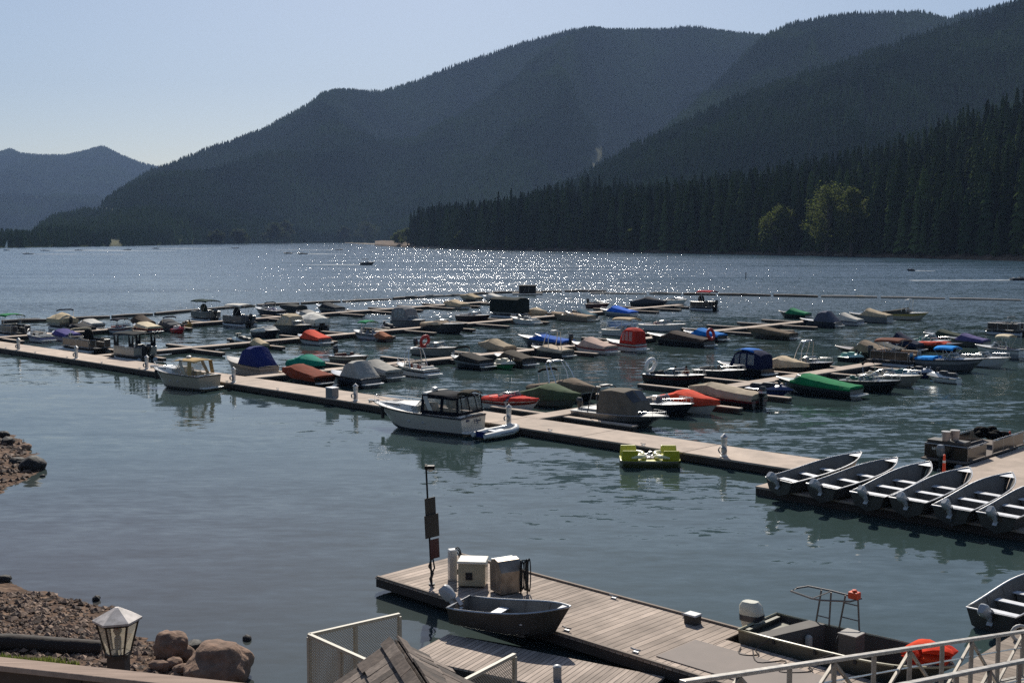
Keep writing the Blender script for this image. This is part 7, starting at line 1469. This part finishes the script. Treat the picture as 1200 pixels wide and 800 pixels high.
# shake roofed kiosk
def kiosk():
    rt = empty('kiosk', (0, 0, 0), 0, 'small kiosk under a steep weathered shake roof in the lower middle', 'kiosk')
    P = at_y(463, 753, 12.2); zt = P.z; Q = at(505, 816, zt); ax = (Q - P).normalized(); pn = Vector((-ax.y, ax.x, 0))       # ridge runs from P toward the viewer
    if pn.x < 0: pn = -pn
    Lr = 2.6; W = 1.55; drop = .72
    m, N, Lk, p = _new('cedar_shake'); g = N.new('ShaderNodeNewGeometry'); tc = N.new('ShaderNodeTexCoord'); rp = N.new('ShaderNodeValToRGB'); e = rp.color_ramp.elements; e[0].color = (.050, .038, .031, 1); e[1].color = (.21, .165, .135, 1); q = e.new(.55); q.color = (.095, .068, .053, 1)
    n = N.new('ShaderNodeTexNoise'); n.inputs['Scale'].default_value = 14; n.inputs['Detail'].default_value = 6; Lk.new(tc.outputs['Object'], n.inputs['Vector']); mx = N.new('ShaderNodeMix'); mx.data_type = 'RGBA'; mx.blend_type = 'OVERLAY'; mx.inputs[0].default_value = .7
    Lk.new(g.outputs['Random Per Island'], rp.inputs[0]); Lk.new(rp.outputs[0], mx.inputs[6]); Lk.new(n.outputs['Fac'], mx.inputs[7]); Lk.new(mx.outputs[2], p.inputs['Base Color']); p.inputs['Roughness'].default_value = .85
    bp = N.new('ShaderNodeBump'); bp.inputs['Distance'].default_value = .01; Lk.new(n.outputs['Fac'], bp.inputs['Height']); Lk.new(bp.outputs[0], p.inputs['Normal'])
    r = random.Random(2); b = MB()
    for sg in (-1, 1):
        sl = (pn * sg * W + Vector((0, 0, -W * drop))); ln = sl.length; sd = sl / ln; nrm = ax.cross(sd); nrm = nrm if nrm.z > 0 else -nrm
        rows_ = 6
        for k in range(rows_):
            s0 = ln * k / rows_ - .02; s1 = ln * (k + 1) / rows_ + .10; x = -.06
            while x < Lr:
                w = r.uniform(.09, .20); e1 = s1 + r.uniform(-.03, .03); o1 = .012 + r.uniform(0, .012); th = .022
                a = P + ax * x + sd * max(0, s0) + nrm * .004; c = P + ax * (x + w - .008) + sd * max(0, s0) + nrm * .004
                d2 = P + ax * (x + w - .008) + sd * e1 + nrm * (.03 + o1); f2 = P + ax * x + sd * e1 + nrm * (.03 + o1)
                b.add([a, c, d2, f2] + [v + nrm * th for v in (a, c, d2, f2)], [(0, 1, 2, 3), (7, 6, 5, 4), (0, 4, 5, 1), (1, 5, 6, 2), (2, 6, 7, 3), (3, 7, 4, 0)]); x += w
    x = -.08
    while x < Lr:      # ridge caps
        w = r.uniform(.20, .26)
        for sg in (-1, 1):
            sd = (pn * sg + Vector((0, 0, -drop))).normalized(); nrm = ax.cross(sd); nrm = nrm if nrm.z > 0 else -nrm; lift = nrm * (.045 + .01 * r.random())
            a = P + ax * x + lift; c = P + ax * (x + w + .06) + lift; b.add([a, c, c + sd * .13, a + sd * .13] + [v + nrm * .02 for v in (a, c, c + sd * .13, a + sd * .13)], [(0, 1, 2, 3), (7, 6, 5, 4), (0, 4, 5, 1), (1, 5, 6, 2), (2, 6, 7, 3), (3, 7, 4, 0)])
        x += w
    b.build('shake_roof', m, rt)
    b = MB(); c = P + ax * Lr / 2; zt2 = zt - W * drop * .9
    ang = math.atan2(ax.y, ax.x); b.box((c.x, c.y, (zt2 + 5.2) / 2), (Lr - .4, W * 1.7, zt2 - 5.2), rz=ang); b.build('wall', planks('kiosk_boards', (.16, .12, .09), .15), rt)
    f = MB()
    for s_ in (.2, Lr - .2):
        q = P + ax * s_; f.add([tuple(q + Vector((0, 0, -.05))), tuple(q + pn * W * .88 + Vector((0, 0, -.05 - W * .88 * drop))), tuple(q - pn * W * .88 + Vector((0, 0, -.05 - W * .88 * drop)))], [(0, 1, 2)])
    f.build('gable', planks('kiosk_gable', (.15, .11, .085), .15), rt)
kiosk()

# landing with cream mesh railing, and the aluminium gangway down to the docks
def mesh_mat():
    m, N, Lk, p = _new('cream_wire_mesh'); p.inputs['Base Color'].default_value = (.36, .33, .26, 1); p.inputs['Roughness'].default_value = .6; tc = N.new('ShaderNodeTexCoord'); sx = N.new('ShaderNodeSeparateXYZ'); Lk.new(tc.outputs['UV'], sx.inputs[0])
    def fr(op, s):
        a = N.new('ShaderNodeMath'); a.operation = op; Lk.new(sx.outputs[0], a.inputs[0]); Lk.new(sx.outputs[1], a.inputs[1]); f = N.new('ShaderNodeMath'); f.operation = 'MULTIPLY'; f.inputs[1].default_value = s; Lk.new(a.outputs[0], f.inputs[0])
        g = N.new('ShaderNodeMath'); g.operation = 'FRACT'; Lk.new(f.outputs[0], g.inputs[0]); h = N.new('ShaderNodeMath'); h.operation = 'LESS_THAN'; h.inputs[1].default_value = .34; Lk.new(g.outputs[0], h.inputs[0]); return h.outputs[0]
    mx = N.new('ShaderNodeMath'); mx.operation = 'MAXIMUM'; Lk.new(fr('ADD', 24.), mx.inputs[0]); Lk.new(fr('SUBTRACT', 24.), mx.inputs[1]); Lk.new(mx.outputs[0], p.inputs['Alpha']); return m
MESH = mesh_mat(); CRP = mat('cream_rail_paint', (.42, .385, .30), .55, var=.2, vscale=4.)
def mesh_quad(b_uv, name, a, c, z0, z1, parent, o):
    me = bpy.data.meshes.new(name); vs_ = [(*(a - o).xy, z0), (*(c - o).xy, z0), (*(c - o).xy, z1), (*(a - o).xy, z1)]; me.from_pydata(vs_, [], [(0, 1, 2, 3)]); L = (c - a).length; ul = me.uv_layers.new(name='UVMap')
    for i, q in enumerate([(0, 0), (L, 0), (L, z1 - z0), (0, z1 - z0)]): ul.data[i].uv = q
    me.materials.append(MESH); ob = bpy.data.objects.new(name, me); col.objects.link(ob); ob.parent = parent; return ob
def railing(name, pts, zt, h, label, mids=1):
    o = Vector((pts[0].x, pts[0].y, 0)); rt = empty(name, o, 0, label, 'railing'); f = MB()
    for i in range(len(pts) - 1):
        a, c = pts[i], pts[i + 1]; a0, c0 = a - o, c - o; a0.z = c0.z = 0
        f.bar(a0 + Vector((0, 0, zt - .02)), c0 + Vector((0, 0, zt - .02)), .055, .045); f.bar(a0 + Vector((0, 0, zt - h + .1)), c0 + Vector((0, 0, zt - h + .1)), .04, .05)
        n = mids + 1 + (2 if (c - a).length > 3 else 0)
        for k in range(n + 1):
            if k == 0 and i > 0: continue
            q = a0.lerp(c0, k / n); f.box((q.x, q.y, zt - h / 2 - .05), (.05, .05, h), rz=ANG)
        mesh_quad(None, 'mesh_panel', a.lerp(c, .01), c.lerp(a, .01), zt - h + .13, zt - .05, rt, o)
    f.build('rail_frame', CRP, rt); return rt
ZL = 6.33; Apt = at(362, 742, ZL); Bpt = at(468, 718, ZL); Cpt = at(445, 779, ZL); uu = (Cpt - Apt).normalized(); Cfar = Apt + uu * 3.2; D1 = at(545, 795, ZL); D2 = at(603, 765, ZL)
railing('landing_railing', [Bpt, Apt, Cfar], ZL, 1.07, 'cream painted railing with wire mesh, corner section left of the shake roof'); railing('landing_railing', [D2, D1, D1 + (D1 - D2)], ZL, 1.07, 'short cream mesh railing section right of the shake roof', 0)
b = MB(); vd = (Bpt - Apt).normalized(); q = [Apt + uu * -.05, Apt + uu * 3.4, Apt + uu * 3.4 + vd * 1.7, Apt + vd * 1.6 - uu * .05]
zf = ZL - 1.1; b.add([(p.x, p.y, zf - .08) for p in q] + [(p.x, p.y, zf) for p in q], [(3, 2, 1, 0), (4, 5, 6, 7), (0, 1, 5, 4), (1, 2, 6, 5), (2, 3, 7, 6), (3, 0, 4, 7)]); lnd = b.build('landing', planks('landing_floor', (.2, .16, .13), .14)); tag(lnd, 'board landing inside the cream mesh railing', 'landing')
b = MB()
for p in q: b.box((p.x, p.y, (zf - .1 - 2) / 2), (.2, .2, zf - .1 + 2))
b.build('pile', FASCIA, lnd)
b = MB(); p = at_y(405, 783, 16.3); b.box((p.x, p.y, zf + .25), (.62, .3, .1), rz=ANG); b.box((p.x, p.y, zf + .12), (.5, .22, .2), rz=ANG); t = b.build('supply_crate', gel('cfc6a6')); tag(t, 'cream crate with red box seen through the landing railing', 'crate'); c = MB(); c.box((p.x + .30, p.y - .26, zf + .34), (.18, .2, .3), rz=ANG); c.build('red_box', vinyl('6e2a20'), t)

def gangway():
    T0 = Vector((10.8, 25., 3.5)); dv = Vector((.92, 1., -.265)); e = dv.normalized(); S = T0 - dv * 9.2; E = T0 + dv * 7.0; rt = empty('gangway', (S.x, S.y, 0), 0, 'aluminium truss gangway sloping down to the docks at lower right', 'gangway'); o = Vector((S.x, S.y, 0))
    S, E = S - o, E - o; side = Vector((dv.y, -dv.x, 0)).normalized() * 1.45; H_ = 1.07; up = Vector((0, 0, 1)); AL = mat('brushed_aluminium', (.50, .47, .43), .45, .6, var=.25, vscale=5.); ALD = mat('weathered_aluminium', (.36, .33, .29), .5, .5, var=.3, vscale=5.)
    n = 15
    for sidev in (Vector(), side):
        f = MB(); f.bar(S + sidev, E + sidev, .11, .06); tr = f.build('top_rail', AL, rt, bevel=.008)
        f = MB(); f.bar(S + sidev - up * H_, E + sidev - up * H_, .09, .14)
        for k in range(n + 1): q = S.lerp(E, k / n) + sidev; f.bar(q - up * .04, q - up * H_, .07, .07)
        for k in range(n): a, c = S.lerp(E, k / n) + sidev, S.lerp(E, (k + 1) / n) + sidev; f.bar(*((a - up * .05, c - up * H_) if k % 2 else (a - up * H_, c - up * .05)), .05, .05)
        f.build('truss_frame', ALD, tr)
        f = MB()
        for k in (.36, .62): f.tube([S + sidev - up * k, E + sidev - up * k], .016, 6)
        f.build('cable_rail', steel(), tr)
    f = MB(); d = (S + E) / 2 + side / 2 - up * (H_ - .02); M = Matrix.Translation(d) @ (E - S).to_track_quat('X', 'Z').to_matrix().to_4x4(); x, y, z = (E - S).length / 2, .68, .03
    f.add([(-x, -y, -z), (x, -y, -z), (x, y, -z), (-x, y, -z), (-x, -y, z), (x, -y, z), (x, y, z), (-x, y, z)], [(3, 2, 1, 0), (4, 5, 6, 7), (0, 1, 5, 4), (1, 2, 6, 5), (2, 3, 7, 6), (3, 0, 4, 7)], M); f.build('walkway_grating', ALD, rt)
gangway()
# mooring lines on the fuel dock
def curvy(P, n=5):
    P = [Vector(p) for p in P]; out = []
    for i in range(len(P) - 1):
        a, b_, c, d = P[max(i - 1, 0)], P[i], P[i + 1], P[min(i + 2, len(P) - 1)]
        for k in range(n):
            t = k / n; out.append(.5 * ((2 * b_) + (c - a) * t + (2 * a - 5 * b_ + 4 * c - d) * t * t + (3 * b_ - a - 3 * c + d) * t ** 3))
    return out + [P[-1]]
ROPE = mat('mooring_rope', (.06, .05, .045), .9)
b = MB(); q = [(107.6, -24.0, .53), (108.2, -24.7, .53), (108.7, -24.1, .54), (109.0, -24.9, .53), (109.6, -24.3, .54), (109.3, -23.95, .6), (109.9, -23.62, .9)]
b.tube(curvy([uv(*p) for p in q]), .022, 5); b.tube(curvy([uv(*p) for p in ((107.2, -24.0, .53), (107.5, -24.5, .53), (107.9, -24.2, .54), (107.6, -23.85, .53), (107.9, -23.6, .85))]), .02, 5); tag(b.build('mooring_line', ROPE, None, 60), 'tangled dark mooring line on the fuel dock beside the work skiff', 'rope')
